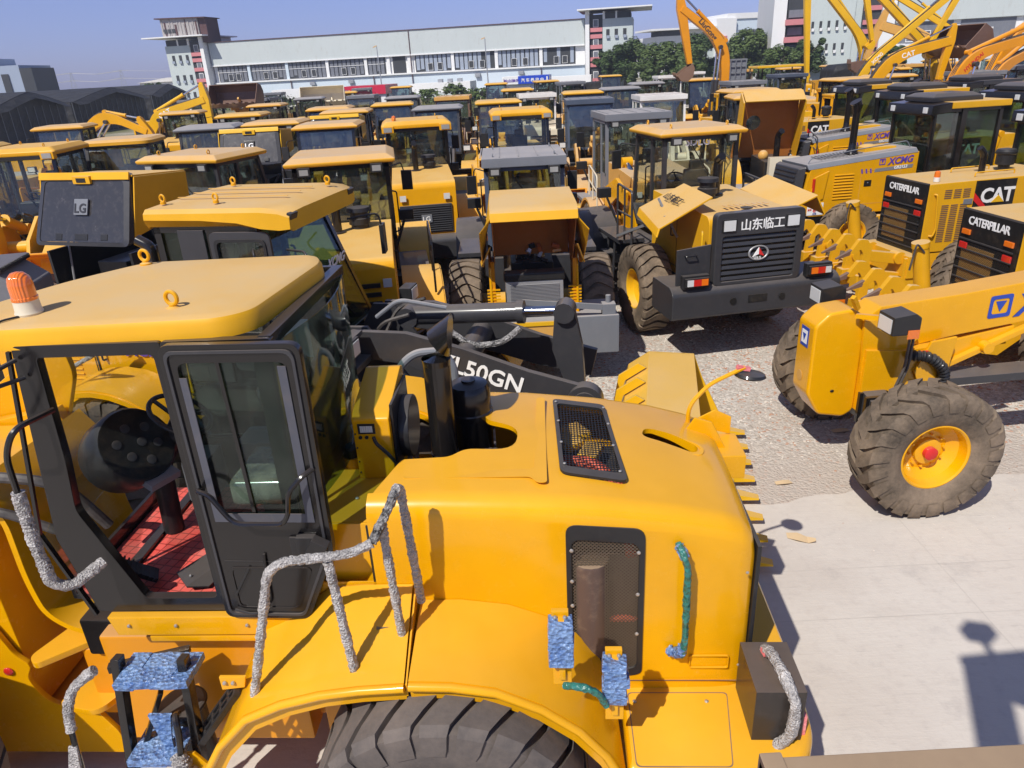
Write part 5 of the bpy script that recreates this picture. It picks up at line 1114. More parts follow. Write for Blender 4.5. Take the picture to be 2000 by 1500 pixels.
# second tank-like grey box and red light seen through windows
# ---------------------------------------------------------------- dark framed loader with "shandong lingong" tail
SD = wheel_loader(dict(paint='yellow_dusty', hood_mat='near_roof_paint', rear='sdlg', bumper='dark_grey_paint', roof='slab', roof_mat='roof_tan', cab='dark_grey_paint', glass='clear_glass', fender='dark_grey_paint', tread='wave', tyre='tyre_rubber_muddy', rim='lemon_yellow', vents=0, hood_rear=-1.75, hood_top=2.38, stack=1, bucket='lemon_yellow', arm='yellow_paint', rail=None, dark='dark_grey_paint', bw=1.44, bz=(.84, 1.36), no_rear_fender=1, swap=-1, cab_hw=.74, cab_dy=-.22),
    (3.65, 13.18, 0), 99.7, 'loader seen from behind with Chinese characters over its dark grille and hood flaps open', GL)
lettering('SDLG', .2, 'white_decal', SD, (.79, .1, 3.17), (0, -1, 0), (0, 0, 1), bold=.02)
m = MB(); fl = [(-1.5, .60, 2.64), (-1.45, 1.46, 2.20), (.10, 1.22, 2.26), (-.15, .50, 2.66)]
m.plate(*fl, .03); FL = m.build('open_side_hood', 'near_roof_paint', SD, .01)
m = MB(); m.plate((-1.45, 1.46, 2.20), (-1.5, 1.52, 2.08), (.05, 1.28, 2.14), (.10, 1.22, 2.26), .03); m.build('hood_flap_edge', 'near_roof_paint', FL, .01)
lettering('山东临工', .17, 'black_decal', FL, (-.38, .98, 2.50), (-1, .0, -.03), (0, -.9, .46), bold=.01)
m = MB(); m.prism([(-.02, 0), (.06, .16), (.0, .12)], 'z', 0, .004); 
m = MB(); m.bar((-.5, 1.1, 2.5), (-.9, .9, 1.9), .03); m.bar((-1.1, 1.2, 2.3), (.9, 1.35, 1.6), .045); m.build('gas_strut', 'galvanised', SD)
for k in range(8):
    m = MB(); m.box(-1.35, -1.2, -.46 + k * .1, -.42 + k * .1, 2.42, 2.428); m.build('hood_louvre', 'old_yellow', SD)
m = MB(); m.lathe([(.09, 0), (.1, .015), (.085, .02), (.05, .005), (.001, .004)], (-1.5, .0, 2.41), (0, 0, 1), 20); m.build('radiator_filler', 'black_plastic', SD)
m = MB(); m.plate((-1.4, -.80, 2.30), (.3, -.80, 2.40), (.3, -1.32, 2.62), (-1.4, -1.30, 2.50), .03); m.plate((-1.4, -1.30, 2.5), (.3, -1.32, 2.62), (.3, -1.5, 2.3), (-1.4, -1.48, 2.18), .03); m.build('open_side_hood', 'near_roof_paint', SD, .01)
for sy in (-1, 1):
    m = MB(); m.tube(fil([(.3, sy * 1.28, 1.5), (.3, sy * 1.28, 2.5), (1.1, sy * 1.28, 2.55), (1.1, sy * 1.28, 1.5)], .08), .022, 8); m.tube([(.3, sy * 1.28, 2.05), (1.1, sy * 1.28, 2.05)], .02, 8); m.tube([(.7, sy * 1.28, 1.5), (.7, sy * 1.28, 2.5)], .02, 8); m.build('handrail', 'dark_grey_paint', SD)
m = MB(); m.tube(fil([(-1.72, .84, 1.5), (-1.82, .88, 1.5), (-1.82, .88, 2.15), (-1.72, .84, 2.15)], .05), .016, 8); m.build('grab_handle', 'lemon_yellow', SD)
m = MB(); m.box(-1.2, .3, -.5, .5, 1.2, 1.9); m.build('engine', 'black_plastic', SD, .03)
lettering('L956F', .14, 'white_decal', SD, (-1.86, .815, 1.35), (0, 0, 1), (1, 0, 0), bold=.02)
# ---------------------------------------------------------------- loader with its bonnet tipped up, radiator bare
OB = wheel_loader(dict(paint='yellow_dusty', hood_mat='orange_yellow', open=1, rear='none', bumper='mid_grey_paint', roof='flat', roof_mat='mid_grey_paint', cab='blue_grey_paint', glass='cab_glass', fender='dark_grey_paint', dark='dark_grey_paint', tyre='tyre_rubber_muddy', tread='wave', slant=.1, rail=None, bw=1.25, no_rear_fender=1, cab_z1=3.05, cab_hw=.72),
    (.42, 12.55, 0), 90, 'loader with flat grey roof, yellow bonnet tipped up and bare radiator at the back', GL)
m = MB(); hw = .6
top = [(-2.62, 2.74), (-2.58, 2.84), (-2.45, 2.90), (-1.35, 2.95), (-1.15, 2.8), (-1.1, 2.2)]
m.strip([(x, -hw, z) for x, z in top], [(x, hw, z) for x, z in top], .03)
for sy in (-1, 1):
    tp_ = [(-2.60, 2.78), (-2.45, 2.88), (-2.0, 2.91), (-1.6, 2.93), (-1.3, 2.93), (-1.12, 2.7)]; bt_ = [(-2.66, 2.60), (-2.40, 2.36), (-2.08, 2.12), (-1.78, 1.92), (-1.45, 1.84), (-1.15, 2.0)]
    m.strip([(x, sy * (hw - .01), z) for x, z in tp_], [(x, sy * (hw + .15), z) for x, z in bt_], .02)
SH = m.build('raised_bonnet', 'near_roof_paint', OB, .012); m = MB(); m.plate((-1.22, -.58, 2.8), (-1.22, .58, 2.8), (-1.2, .58, 1.95), (-1.2, -.58, 1.95), .02); m.box(-2.5, -1.25, -.57, .57, 2.82, 2.84); m.build('bonnet_shade_lining', 'bonnet_inside', SH)  # darker brown sheets paint in the shade inside the tipped bonnet
for sy in (-1, 1):
    m = MB(); m.prism([(-2.55, 2.73), (-1.25, 2.75), (-1.25, 2.15), (-1.55, 1.9), (-1.9, 2.02), (-2.22, 2.33)], 'y', sy * .58 - .004, sy * .58 + .004); m.build('bonnet_shade_lining', 'bonnet_inside', SH)
m = MB(); m.box(-2.45, -1.7, -.3, .3, 2.90, 2.925); m.build('bonnet_panel', 'orange_yellow', SH, .004)
for sy in (-1, 1):
    m = MB(); m.box(-1.8, -1.45, sy * .62 - .03, sy * .62 + .03, 1.15, 2.0); m.build('bay_side_panel', 'orange_yellow', OB, .01)
    for k in range(8):
        m = MB(); m.box(-1.815, -1.80, sy * .62 - .1, sy * .62 + .1, 1.2 + k * .05, 1.225 + k * .05); m.build('vent_slat', 'yellow_paint', OB)
m = MB(); m.box(-1.35, .5, -.33, .33, 1.2, 1.85); m.cyl((-1.0, .1, 1.8), (-1.0, .1, 2.45), .15, n=20); m.cyl((-1.0, .1, 2.4), (-1.0, .1, 2.8), .06, n=14); m.build('engine', 'black_plastic', OB, .02)
for sy in (-1, 1):
    m = MB(); m.plate((-2.4, sy * .62, 2.35), (-1.2, sy * .62, 2.1), (-1.2, sy * .80, 1.85), (-2.0, sy * .76, 1.98), .02); m.build('bonnet_flare', 'near_roof_paint', OB)
    m = MB(); m.prism([(-1.85, 1.15), (-1.2, 1.15), (-1.1, 2.0), (-1.5, 2.2), (-1.8, 1.9)], 'y', sy * .66 - .02, sy * .66 + .02); m.build('bay_side_panel', 'yellow_paint', OB, .02)
m = MB(); m.cyl((-.9, -.35, 2.3), (-.4, -.35, 2.3), .13, n=18); m.build('air_tank', 'yellow_paint', OB)
random.seed(11)
for k in range(14):
    m = MB(); c = (random.uniform(-1.4, -1.0), random.uniform(-.4, .3), random.uniform(1.85, 2.1)); m.obox(c, (random.uniform(.05, .14), random.uniform(.05, .14), random.uniform(.04, .1)), (random.uniform(-30, 30), random.uniform(-30, 30), 0)); m.build('engine_part', random.choice(['galvanised', 'black_plastic', 'orange_engine', 'yellow_paint']), OB, .005)
m = MB(); m.box(-1.98, -1.84, -.43, .43, 1.18, 1.72); RD = m.build('radiator', 'galvanised', OB, .01)
for k in range(22):
    m = MB(); m.box(-1.995, -1.98, -.37, .37, 1.20 + k * .022, 1.208 + k * .022); m.build('radiator_fin', 'mid_grey_paint', RD)
m = MB(); m.box(-2.0, -1.78, -.46, .46, 1.72, 1.86); m.build('radiator_tank', 'black_plastic', OB, .04, 3)
m = MB(); m.prism([(-1.05, 0), (-.55, 0)], 'x', 0, 0) if False else None
m = MB(); oo = [(-.50, .55), (.50, .55), (.50, 1.12), (-.50, 1.12)]; ii = [(-.43, .60), (.43, .60), (.43, 1.06), (-.43, 1.06)]; m.ring(oo, ii, 'x', -2.14, -2.09); m.build('grille_frame', 'lemon_yellow', OB, .004)
m = MB(); m.box(-2.12, -2.10, -.43, .43, .6, 1.06); m.build('lower_grille', 'old_yellow', OB)
for sy in (-1, 1):
    m = MB(); m.box(-2.16, -2.08, sy * .9 - .35, sy * .9 + .35, .58, 1.18); m.build('weight_block', 'mid_grey_paint', OB, .02)
m = MB(); m.bar((-2.1, -1.15, 1.28), (-2.05, .2, 1.42), .03, .09); m.box(-2.12, -1.95, -1.2, -1.0, 1.16, 1.34); m.cyl((-2.0, -1.1, 1.3), (-2.0, -1.1, 1.45), .04); m.build('tow_pin', 'mid_grey_paint', OB, .005)
m = MB(); m.plate((-2.0, .55, 1.19), (-1.3, .55, 1.19), (-1.3, 1.2, 1.19), (-2.0, 1.2, 1.19), .02); m.build('cover_plate', 'mid_grey_paint', OB)

# ---------------------------------------------------------------- background loaders: a few kinds, then copies
PROTO = {}
def register(k, root): 
    PROTO[k] = root
    for o in [root] + list(root.children_recursive): KIDS[o.name] = list(o.children)
cfgs = {
 'lg': dict(beacon=1, paint='yellow_dusty', rear='lg', roof='pods', roof_mat='yellow_dusty', cab='black_paint', rail='yellow_paint', tread='wave', tyre='tyre_rubber_dry'),
 'lgf': dict(paint='yellow_dusty', rear='lg', roof='pods', front_pods=1, roof_mat='yellow_dusty', cab='black_paint', rail='yellow_paint', tread='wave', tyre='tyre_rubber_dry', glass='clear_glass', bucket='orange_yellow'),
 'tan': dict(paint='yellow_dusty', rear='slots', roof='slab', roof_mat='roof_tan', cab='black_paint', rail='black_paint', detail=False),
 'round': dict(paint='yellow_dusty', rear='lg', roof='round', roof_mat='roof_tan', cab='dark_grey_paint', rail='black_paint', detail=False, slant=.5),
 'grey': dict(paint='old_yellow', rear='slots', roof='flat', roof_mat='mid_grey_paint', cab='mid_grey_paint', rail='cream_paint', detail=False, slant=.1, arm='old_yellow', dark='mid_grey_paint', tyre='tyre_rubber_muddy'),
 'blue': dict(paint='old_yellow', rear='slots', roof='flat', roof_mat='blue_grey_paint', cab='blue_grey_paint', rail='black_paint', detail=False, slant=.2, hood_mat='old_yellow', dark='blue_grey_paint'),
 'white': dict(paint='white_paint', rear='slots', roof='flat', roof_mat='white_paint', cab='white_paint', rail='cream_paint', detail=False, slant=.15, hood_mat='cream_paint', arm='cream_paint', dark='mid_grey_paint', rim='white_paint'),
 'old': dict(paint='old_yellow', rear='slots', roof='flat', roof_mat='old_yellow', cab='rust_brown', rail='old_yellow', detail=False, slant=.1, arm='rust_brown', bucket='rust_brown', tyre='tyre_rubber_muddy'),
 'orange': dict(paint='yellow_dusty', rear='slots', roof='slab', roof_mat='near_roof_paint', cab='dark_grey_paint', rail='cream_paint', detail=False, slant=.3),
 'dark': dict(paint='dark_grey_paint', hood_mat='yellow_dusty', rear='lg', roof='slab', roof_mat='mid_grey_paint', cab='dark_grey_paint', rail='black_paint', detail=False, glass='cab_glass', slant=.4),
}
LOOK = {'lg': ('yellow loader with corner lamps in its roof', 'yellow roof with corner lamps'), 'tan': 'loader under a dusty tan slab roof', 'round': 'loader with a rounded tan roof', 'grey': 'old loader with a flat grey cab', 'blue': 'loader with a blue-grey cab', 'white': 'dirty white loader with a flat roof', 'old': 'worn rusty yellow loader', 'orange': 'orange-yellow loader', 'dark': 'loader with a dark grey cab'}
def place(kind, x, y, rz, label, extra=None):
    if kind not in PROTO:
        r = wheel_loader(cfgs[kind], (x, y, 0), rz, label, GL); register(kind, r)
    else: r = dup(PROTO[kind], (x, y, 0), rz, label, GL)
    if extra: extra(r)
    return r
# loaders with their grey tail hood swung up
def hooded(x, y, rz, label, red=False, big=True):
    k = 'hood%d%d' % (red, big)
    if k not in PROTO:
        r = wheel_loader(dict(open=1, rear='none', paint='yellow_dusty', roof='slab', roof_mat='roof_tan', cab='dark_grey_paint', rail='black_paint', detail=big, hood_mat='dark_grey_paint', slant=.4, bumper='dark_grey_paint', no_rear_fender=1), (x, y, 0), rz, label, GL); raised_hood(r, 'near_roof_paint' if big else 'lemon_yellow', red=red, big=big); register(k, r); return r
    return dup(PROTO[k], (x, y, 0), rz, label, GL)
GG = 'motor graders parked side by side'
def grader(loc, rz, label, style='cat', front='plain', ripper=True, cab='dark_grey_paint', roofm='near_roof_paint', light=True, blade=True):
    rt = thing('motor_grader', label, 'motor grader', loc, rz, GG); pm = 'near_roof_paint'
    hw = .64
    if style == 'cat':
        m = MB(); m.prism([(0, 1.06), (0, 2.33), (2.75, 2.38), (2.75, 1.06)], 'y', -hw, hw); H = m.build('engine_hood', pm, rt, .025, 2)
        m = MB(); m.prism([(-.03, 1.04), (-.03, 2.32), (.0, 2.34), (.0, 1.04)], 'y', -hw + .01, hw - .01); RP = m.build('rear_panel', 'black_decal', rt)
        m = MB(); m.box(-.05, -.03, -hw + .1, hw - .1, 1.1, 1.85); m.build('rear_grille', 'black_mesh_rear', RP)
        for k in range(6):
            m = MB(); m.box(-.062, -.05, -hw + .06, hw - .06, 1.13 + k * .15, 1.15 + k * .15); m.build('grille_bar', 'dark_grey_paint', RP)
        m = MB(); m.box(-.04, -.032, -.2, .5, 1.2, 1.8); m.build('cooling_pack', 'old_yellow', RP)
        for sy in (-1, 1):
            m = MB(); m.box(-.06, -.03, sy * .46 - .09, sy * .46 + .09, 1.96, 2.04); m.build('rear_lamp', 'orange_lens', RP, .008)
            m = MB(); m.box(-.06, -.03, sy * .47 - .085, sy * .47 + .085, 1.74, 1.84); m.build('rear_lamp', 'red_lens', RP, .008)
        lettering('CATERPILLAR', .17, 'white_decal', RP, (-.034, .47, 2.12), (0, -1, 0), (0, 0, 1), bold=.02, space=.82)
        for s_ in (-1, 1):
            y = s_ * (hw + .003)
            m = MB(); m.box(.92, 1.74, min(y, y - s_ * .01), max(y, y - s_ * .01), 1.78, 2.33); SG = m.build('sign_panel', 'black_decal', rt)
            xx = 1 if s_ < 0 else -1
            lettering('CAT', .36, 'white_decal', SG, (1.36 - .31 * xx, y + s_ * .002, 1.93), (xx, 0, 0), (0, 0, 1), bold=.03, space=.9)
            m = MB(); m.prism([(1.28, 1.92), (1.54, 1.92), (1.41, 2.05)], 'y', min(y, y + s_ * .012), max(y, y + s_ * .012)); m.build('triangle', 'lemon_yellow', SG)
            m = MB(); m.prism([(.92, 2.12), (.92, 1.98), (1.15, 1.78), (1.27, 1.78)], 'y', min(y, y + s_ * .004), max(y, y + s_ * .004)); m.build('diagonal_stripe', 'red_decal', SG)
            for (a, b_, z0, z1) in ((.32, .86, 2.05, 2.26), (.30, .86, 1.25, 1.98)):
                m = MB()
                for q in range(3):
                    n = int((z1 - z0) / .035)
                    for r_ in range(n): m.box(a + q * .185, a + q * .185 + .14, min(y, y + s_ * .003), max(y, y + s_ * .003), z0 + r_ * .035, z0 + r_ * .035 + .018)
                m.build('vent_perforations', 'rust_brown', H)
            m = MB(); m.tube(fil([(.12, y, 2.14), (.14, y + s_ * .05, 2.14), (.22, y + s_ * .05, 1.5), (.18, y + s_ * .05, 1.38), (.14, y, 1.38)], .05), .016, 7); m.build('door_handle', pm, H)
            m = MB(); m.box(.72, .90, min(y, y + s_ * .01), max(y, y + s_ * .01), 1.92, 2.02); m.build('latch', 'mid_grey_paint', H, .004)
        for y in (-.35, .3):
            m = MB(); m.tube(fil([(1.1, y, 2.36), (1.1, y, 2.43), (1.9, y, 2.44), (1.9, y, 2.37)], .04), .013, 6); m.build('top_handrail', pm, rt)
        ex = 1.5
        m = MB(); m.tube(fil([(ex, .0, 2.3), (ex, .0, 2.7), (ex - .12, .0, 2.82)], .12, 5), .06, 12); m.build('exhaust_pipe', 'black_paint', rt)
        m = MB(); m.lathe([(.1, 0), (.1, .1), (.16, .12), (.16, .3), (.18, .32), (.18, .36), (.15, .4), (.02, .42), (.001, .42)], (2.0, .05, 2.36), (0, 0, 1), 22); m.build('air_cleaner', 'black_plastic', rt)
        if light:
            m = MB(); m.lathe([(.055, 0), (.055, .08)], (.25, -.45, 2.34), (0, 0, 1), 18); o = m.build('beacon', 'white_paint', rt)
            m = MB(); m.lathe([(.055, .08), (.05, .17), (.03, .19), (.001, .195)], (.25, -.45, 2.34), (0, 0, 1), 18); m.build('beacon_lens', 'orange_lens', o)
    else:
        pr = [(-.08, 1.02), (-.42, 1.35), (-.40, 2.22), (-.05, 2.28), (2.6, 2.47), (2.6, 1.02)]
        m = MB(); m.prism([(.0, 1.04), (-.25, 1.3), (-.06, 2.16), (2.6, 2.38), (2.6, 1.04)], 'y', -hw, hw); H = m.build('engine_hood', 'yellow_dusty', rt, .02)
        m = MB(); m.loft([[(-.12, -hw - .01, 2.12), (-.12, hw + .01, 2.12), (-.16, hw - .03, 2.24), (-.16, -hw + .03, 2.24)], [(2.58, -hw - .01, 2.36), (2.58, hw + .01, 2.36), (2.58, hw - .1, 2.46), (2.58, -hw + .1, 2.46)]]); TP = m.build('hood_top', 'mid_grey_paint', rt, .02)
        for k in range(12):
            m = MB(); m.obox((.35 + k * .09, -.1, 2.312 + k * .0075), (.03, .5, .01), (0, -4, 0)); m.build('top_vent', 'black_decal', TP)
        m = MB(); m.loft([[(-.18, -hw - .012, 2.2), (-.18, hw + .012, 2.2), (-.33, hw - .08, 2.16), (-.33, -hw + .08, 2.16)], [(-.30, -hw - .012, 1.15), (-.30, hw + .012, 1.15), (-.48, hw - .08, 1.2), (-.48, -hw + .08, 1.2)]]); RP = m.build('rear_panel', 'dark_grey_paint', rt, .03, 3)
        for k in range(9):
            m = MB(); x = -.345 - .015 * (9 - k) * .9; m.obox((-.47 + k * .0165, 0, 1.26 + k * .1), (.05, 1.0, .045), (0, 20, 0)); m.build('grille_slat', 'black_plastic', RP, .008)
        m = MB(); m.lathe([(.05, 0), (.05, .012)], (-.43, 0, 1.72), (-1, 0, .1), 16); m.build('badge', 'white_decal', RP)
        for s_ in (-1, 1):
            y = s_ * (hw + .002); lo, hi = min(y, y + s_ * .03), max(y, y + s_ * .03); xx = 1 if s_ < 0 else -1
            m = MB(); m.prism([(.05, 1.95), (.38, 2.08), (.30, 1.45), (.12, 1.38), (-.06, 1.44)], 'y', lo, hi); o = m.build('lamp_pod', 'yellow_dusty', H, .02)
            m = MB(); m.box(.0, .06, lo, hi + .012 * (s_ > 0) , 1.62, 1.92) if s_ > 0 else m.box(.0, .06, lo - .012, hi, 1.62, 1.92); m.build('tail_lamp', 'red_lens', o, .01)
            for k in range(9):
                m = MB(); m.obox((.78, s_ * (hw + .006), 1.42 + k * .068), (.48, .02, .025), (s_ * 25, 0, 0)); m.build('side_vent', 'yellow_dusty', H)
            m = MB(); m.box(1.30, 1.48, min(y, y + s_ * .006), max(y, y + s_ * .006), 1.66, 1.80); o = m.build('latch_recess', 'black_decal', H); m = MB(); m.sphere((1.39, y + s_ * .006, 1.74), .02, 10, 6); m.build('latch', 'chrome_rod', o)
            m = MB(); m.ring([(1.20, 1.25), (2.2, 1.25), (2.2, 2.1), (1.20, 2.0)], [(1.21, 1.26), (2.19, 1.26), (2.19, 2.09), (1.21, 1.99)], 'y', min(y, y + s_ * .002), max(y, y + s_ * .002)); m.build('door_seam', 'old_yellow', H)
            x0 = 1.62 if s_ < 0 else 2.5
            lettering('XCMG', .21, 'purple_decal', H, (x0 + .22 * xx, y + s_ * .003, 2.12), (xx, 0, .06), (0, 0, 1), shear=.25, bold=.03)
            m = MB(); m.ring(fil2([(x0, 2.12), (x0 + .15 * xx, 2.13), (x0 + .15 * xx, 2.27), (x0, 2.26)], .01), fil2([(x0 + .02 * xx, 2.14), (x0 + .13 * xx, 2.15), (x0 + .13 * xx, 2.25), (x0 + .02 * xx, 2.24)], .01), 'y', min(y, y + s_ * .004), max(y, y + s_ * .004)); m.build('emblem', 'purple_decal', H)
            m = MB(); m.prism([(x0 + .035 * xx, 2.235), (x0 + .115 * xx, 2.24), (x0 + .075 * xx, 2.16)], 'y', min(y, y + s_ * .004), max(y, y + s_ * .004)); m.build('emblem', 'purple_decal', H)
            m = MB(); m.prism([(x0 - .1 * xx, 1.97), (x0 + .85 * xx, 2.02), (x0 + .87 * xx, 2.1), (x0 - .08 * xx, 2.05)], 'y', min(y, y + s_ * .003), max(y, y + s_ * .003)); m.build('model_strip', 'galvanised', H)
            lettering('GR2153', .1, 'white_decal', H, (x0 + .38 * xx, y + s_ * .005, 2.01), (xx, 0, .05), (0, 0, 1), shear=.2, bold=.02)
            for k in range(3):
                m = MB(); q = x0 - (.42 - k * .11) * xx; m.prism([(q, 1.96), (q + .04 * xx, 1.96), (q + .02 * xx, 2.06), (q - .02 * xx, 2.06)], 'y', min(y, y + s_ * .003), max(y, y + s_ * .003)); m.build('stripe_mark', 'purple_decal', H)
        m = MB(); m.box(-.06, .34, -hw - .012, -hw - .002, 1.08, 1.36); o = m.build('paper_notice', 'white_decal', H)
        lettering('8', .16, 'red_decal', o, (.08, -hw - .014, 1.15), (1, 0, 0), (0, 0, 1), bold=.01); lettering('河南', .07, 'black_decal', o, (-.04, -hw - .014, 1.28), (1, 0, 0), (0, 0, 1)); lettering('直降   万元', .05, 'red_decal', o, (-.05, -hw - .014, 1.19), (1, 0, 0), (0, 0, 1)); lettering('出售', .05, 'blue_decal', o, (.08, -hw - .014, 1.095), (1, 0, 0), (0, 0, 1))
        m = MB(); m.lathe([(.17, 0), (.15, .06), (.085, .16), (.08, .3), (.08, .95), (.09, 1.0), (.12, 1.14)], (1.22, -.1, 2.32), (0, 0, 1), 20); m.loft([ell((1.22, -.1, 3.42), (0, 0, 1), .11, .11, 20), ell((1.16, -.1, 3.52), (-.6, 0, 1), .14, .13, 20)], cap=True); m.build('exhaust_stack', 'black_paint', rt, 0, 2, 40)
        m = MB(); m.tube(fil([(-.1, -.55, 2.26), (-.05, -.55, 2.36), (1.1, -.55, 2.50), (2.3, -.55, 2.62), (2.4, -.55, 2.48)], .05), .012, 6); m.build('top_handrail', 'mid_grey_paint', rt)
        m = MB(); m.sphere((1.75, .1, 2.42), .22, 16, 8, (1.2, 1, .5)); m.box(1.5, 2.3, -.2, .35, 2.35, 2.48); m.build('filter_cover', 'near_roof_paint', rt, .02)
    # frame, tandem wheels
    m = MB(); m.prism([(0, .78), (0, 1.06), (3.6, 1.06), (3.6, .78)], 'y', -.5, .5); m.prism([(.0, .66), (0, 1.04), (1.0, 1.04), (1.3, .9)], 'y', -hw + .02, hw - .02); m.build('rear_frame', pm if style == 'cat' else 'black_paint', rt, .015)
    for sy in (-1, 1):
        m = MB(); m.prism(fil2([(.35, .45), (2.75, .45), (2.9, .8), (1.9, 1.0), (1.2, 1.0), (.2, .8)], .1), 'y', sy * .82 - .1, sy * .82 + .1); m.build('tandem_case', pm, rt, .02)
        for x in (.75, 2.35): wheel(rt, (x, sy * 1.12, .70), sy, .70, .42, .34, 22, 'g2', 'tyre_rubber_muddy', 'yellow_paint', amp=.9, cov=.33, phase=random.uniform(0, 15))
    # cab
    if cab:
        x0, x1, z0, z1 = 2.72, 4.45, 1.5, 3.28
        fr = MB(); p = .085
        for sy in (-1, 1):
            y = sy * .72
            for x in (x0 + .04, x0 + .75, x1 - .04): fr.bar((x, y, z0 - .3 if x < x1 - .1 else z0), (x, y, z1), p * (1.6 if abs(x - x0 - .75) < .1 else 1))
            fr.bar((x0, y, z1 - .04), (x1, y, z1 - .04), p); fr.bar((x0, y, z0), (x1, y, z0), p)
        for x, z in ((x0 + .04, z1 - .1), (x0 + .04, z0 + .35), (x1 - .04, z1 - .05), (x1 - .04, z0)): fr.bar((x, -.72, z), (x, .72, z), p * 1.3)
        fr.build('cab_frame', 'black_paint', rt, .01)
        m = MB(); m.box(x0 + .02, x0 + .06, -.7, .7, z0 - .3, z0 + .35); m.box(x0, x1, -.7, .7, z0 - .32, z0 - .28); m.build('lower_panel', 'black_paint', rt)
        for sy in (-1, 1):
            m = MB(); m.box(x0 + .1, x0 + .68, sy * .72 - .004, sy * .72 + .004, z0 + .05, z1 - .1); m.build('side_window', 'cab_glass' if style != 'cat' else 'green_glass', rt)
            m = MB(); m.box(x0 + .84, x1 - .1, sy * .72 - .004, sy * .72 + .004, z0 + .05, z1 - .1); m.build('side_window', 'green_glass', rt)
        m = MB(); m.box(x0 + .03, x0 + .04, -.66, .66, z0 + .42, z1 - .15); m.build('rear_window', 'green_glass', rt)
        m = MB(); m.box(x1 - .04, x1 - .03, -.66, .66, z0 + .1, z1 - .1); m.build('windshield', 'green_glass', rt)
        m = MB(); m.box(x0 + .38, x1 + .12, -.84, .84, z1, z1 + .14); m.build('roof', roofm, rt, .02)
        m = MB(); m.prism([(x0 - .12, z1 - .12), (x0 - .1, z1 + .1), (x0 + .38, z1 + .14), (x0 + .38, z1 - .08)], 'y', -.82, .82); m.build('roof_hood', 'black_paint', rt, .02)
        for sy in (-1, 1):
            m = MB(); m.box(x0 - .14, x0 - .1, sy * .6 - .07, sy * .6 + .07, z1 - .08, z1 + .05); m.build('work_light', 'clear_lens', rt, .01)
        m = MB(); m.loft([[(x0 + .1, -.5, z1 + .13), (x1 - .35, -.5, z1 + .13), (x1 - .35, .5, z1 + .13), (x0 + .1, .5, z1 + .13)], [(x0 + .08, -.52, z1 + .24), (x1 - .38, -.52, z1 + .24), (x1 - .38, .52, z1 + .24), (x0 + .08, .52, z1 + .24)], [(x0 + .25, -.38, z1 + .32), (x1 - .55, -.38, z1 + .32), (x1 - .55, .38, z1 + .32), (x0 + .25, .38, z1 + .32)]]); m.build('air_conditioner', 'dark_grey_paint', rt, .02)
        seat_parts(rt, x0 + .7, 0, z0 - .2); steering(rt, x0 + 1.35, 0, z0 + .85)
        m = MB(); m.box(x0 + 1.2, x0 + 1.4, -.15, .15, z0 - .2, z0 + .75); m.build('console', 'black_plastic', rt, .03)
    # main beam, circle and blade
    m = limb([(3.3, 1.25), (4.3, 1.35), (5.0, 1.95), (6.0, 2.1), (7.2, 1.95), (8.45, 1.62)], [.45, .5, .42, .4, .38, .5], .16); m.build('main_beam', 'yellow_paint', rt, .015)
    if blade:
        m = MB(); m.torus((5.4, 0, .95), (0, 0, 1), .75, .07, 36, 8); m.build('circle', 'black_paint', rt)
        m = MB(); m.bar((5.4, -.5, 1.0), (7.9, 0, 1.0), .14); m.bar((5.4, .5, 1.0), (7.9, 0, 1.0), .14); m.bar((5.0, 0, 1.0), (5.4, -.55, 1.0), .12); m.build('drawbar', 'yellow_paint', rt)
        m = MB(); L = []
        for k in range(7): a = R(-50 + k * 17); L.append((5.3 - .35 + .38 * math.cos(a) * .6, .42 + .42 * math.sin(a)))
        m.strip([(x, -1.8, z) for x, z in L], [(x, 1.8, z) for x, z in L], .03); m.build('blade', 'mid_grey_paint', rt)
        for sy in (-1, 1): ram(rt, (5.6, sy * .55, 2.5), (5.4, sy * .7, 1.0), .07, 'yellow_paint', .6, 'blade_cylinder')
    for sy in (-1, 1): 
        wheel(rt, (8.0, sy * 1.22, .72), sy, .74, .50, .36, 21, 'g2', 'tyre_rubber_muddy', 'yellow_paint', amp=.9, cov=.33, hub='red_paint', dish=.9, phase=8)
    m = MB(); m.prism([(-1.05, .62), (1.05, .62), (.9, .8), (.25, 1.0), (-.25, 1.0), (-.9, .8)], 'x', 7.86, 8.14); m.build('front_axle', 'black_paint', rt, .02)
    if ripper:
        m = MB(); m.box(-.25, .02, -.75, .75, .62, 1.04); m.prism([(0, 1.04), (-.3, 1.0), (-.3, .45), (-.05, .4), (.3, .66)], 'y', -.72, -.66); m.prism([(0, 1.04), (-.3, 1.0), (-.3, .45), (-.05, .4), (.3, .66)], 'y', .66, .72); m.build('ripper_mount', pm, rt, .01)
        for sy in (-.45, .45):
            m = MB(); m.bar((-.25, sy, .95), (-1.15, sy, 1.1), .16, .2); m.bar((-.25, sy, .6), (-1.15, sy, .75), .14, .16); m.cyl((-1.15, sy - .12, 1.1), (-1.15, sy + .12, 1.1), .13, n=18); m.cyl((-.3, sy - .12, .98), (-.3, sy + .12, .98), .12, n=18); m.build('ripper_link', pm, rt, .015)
        m = MB(); m.box(-1.35, -1.0, -1.1, 1.1, .6, .82); m.build('ripper_beam', pm, rt, .03)
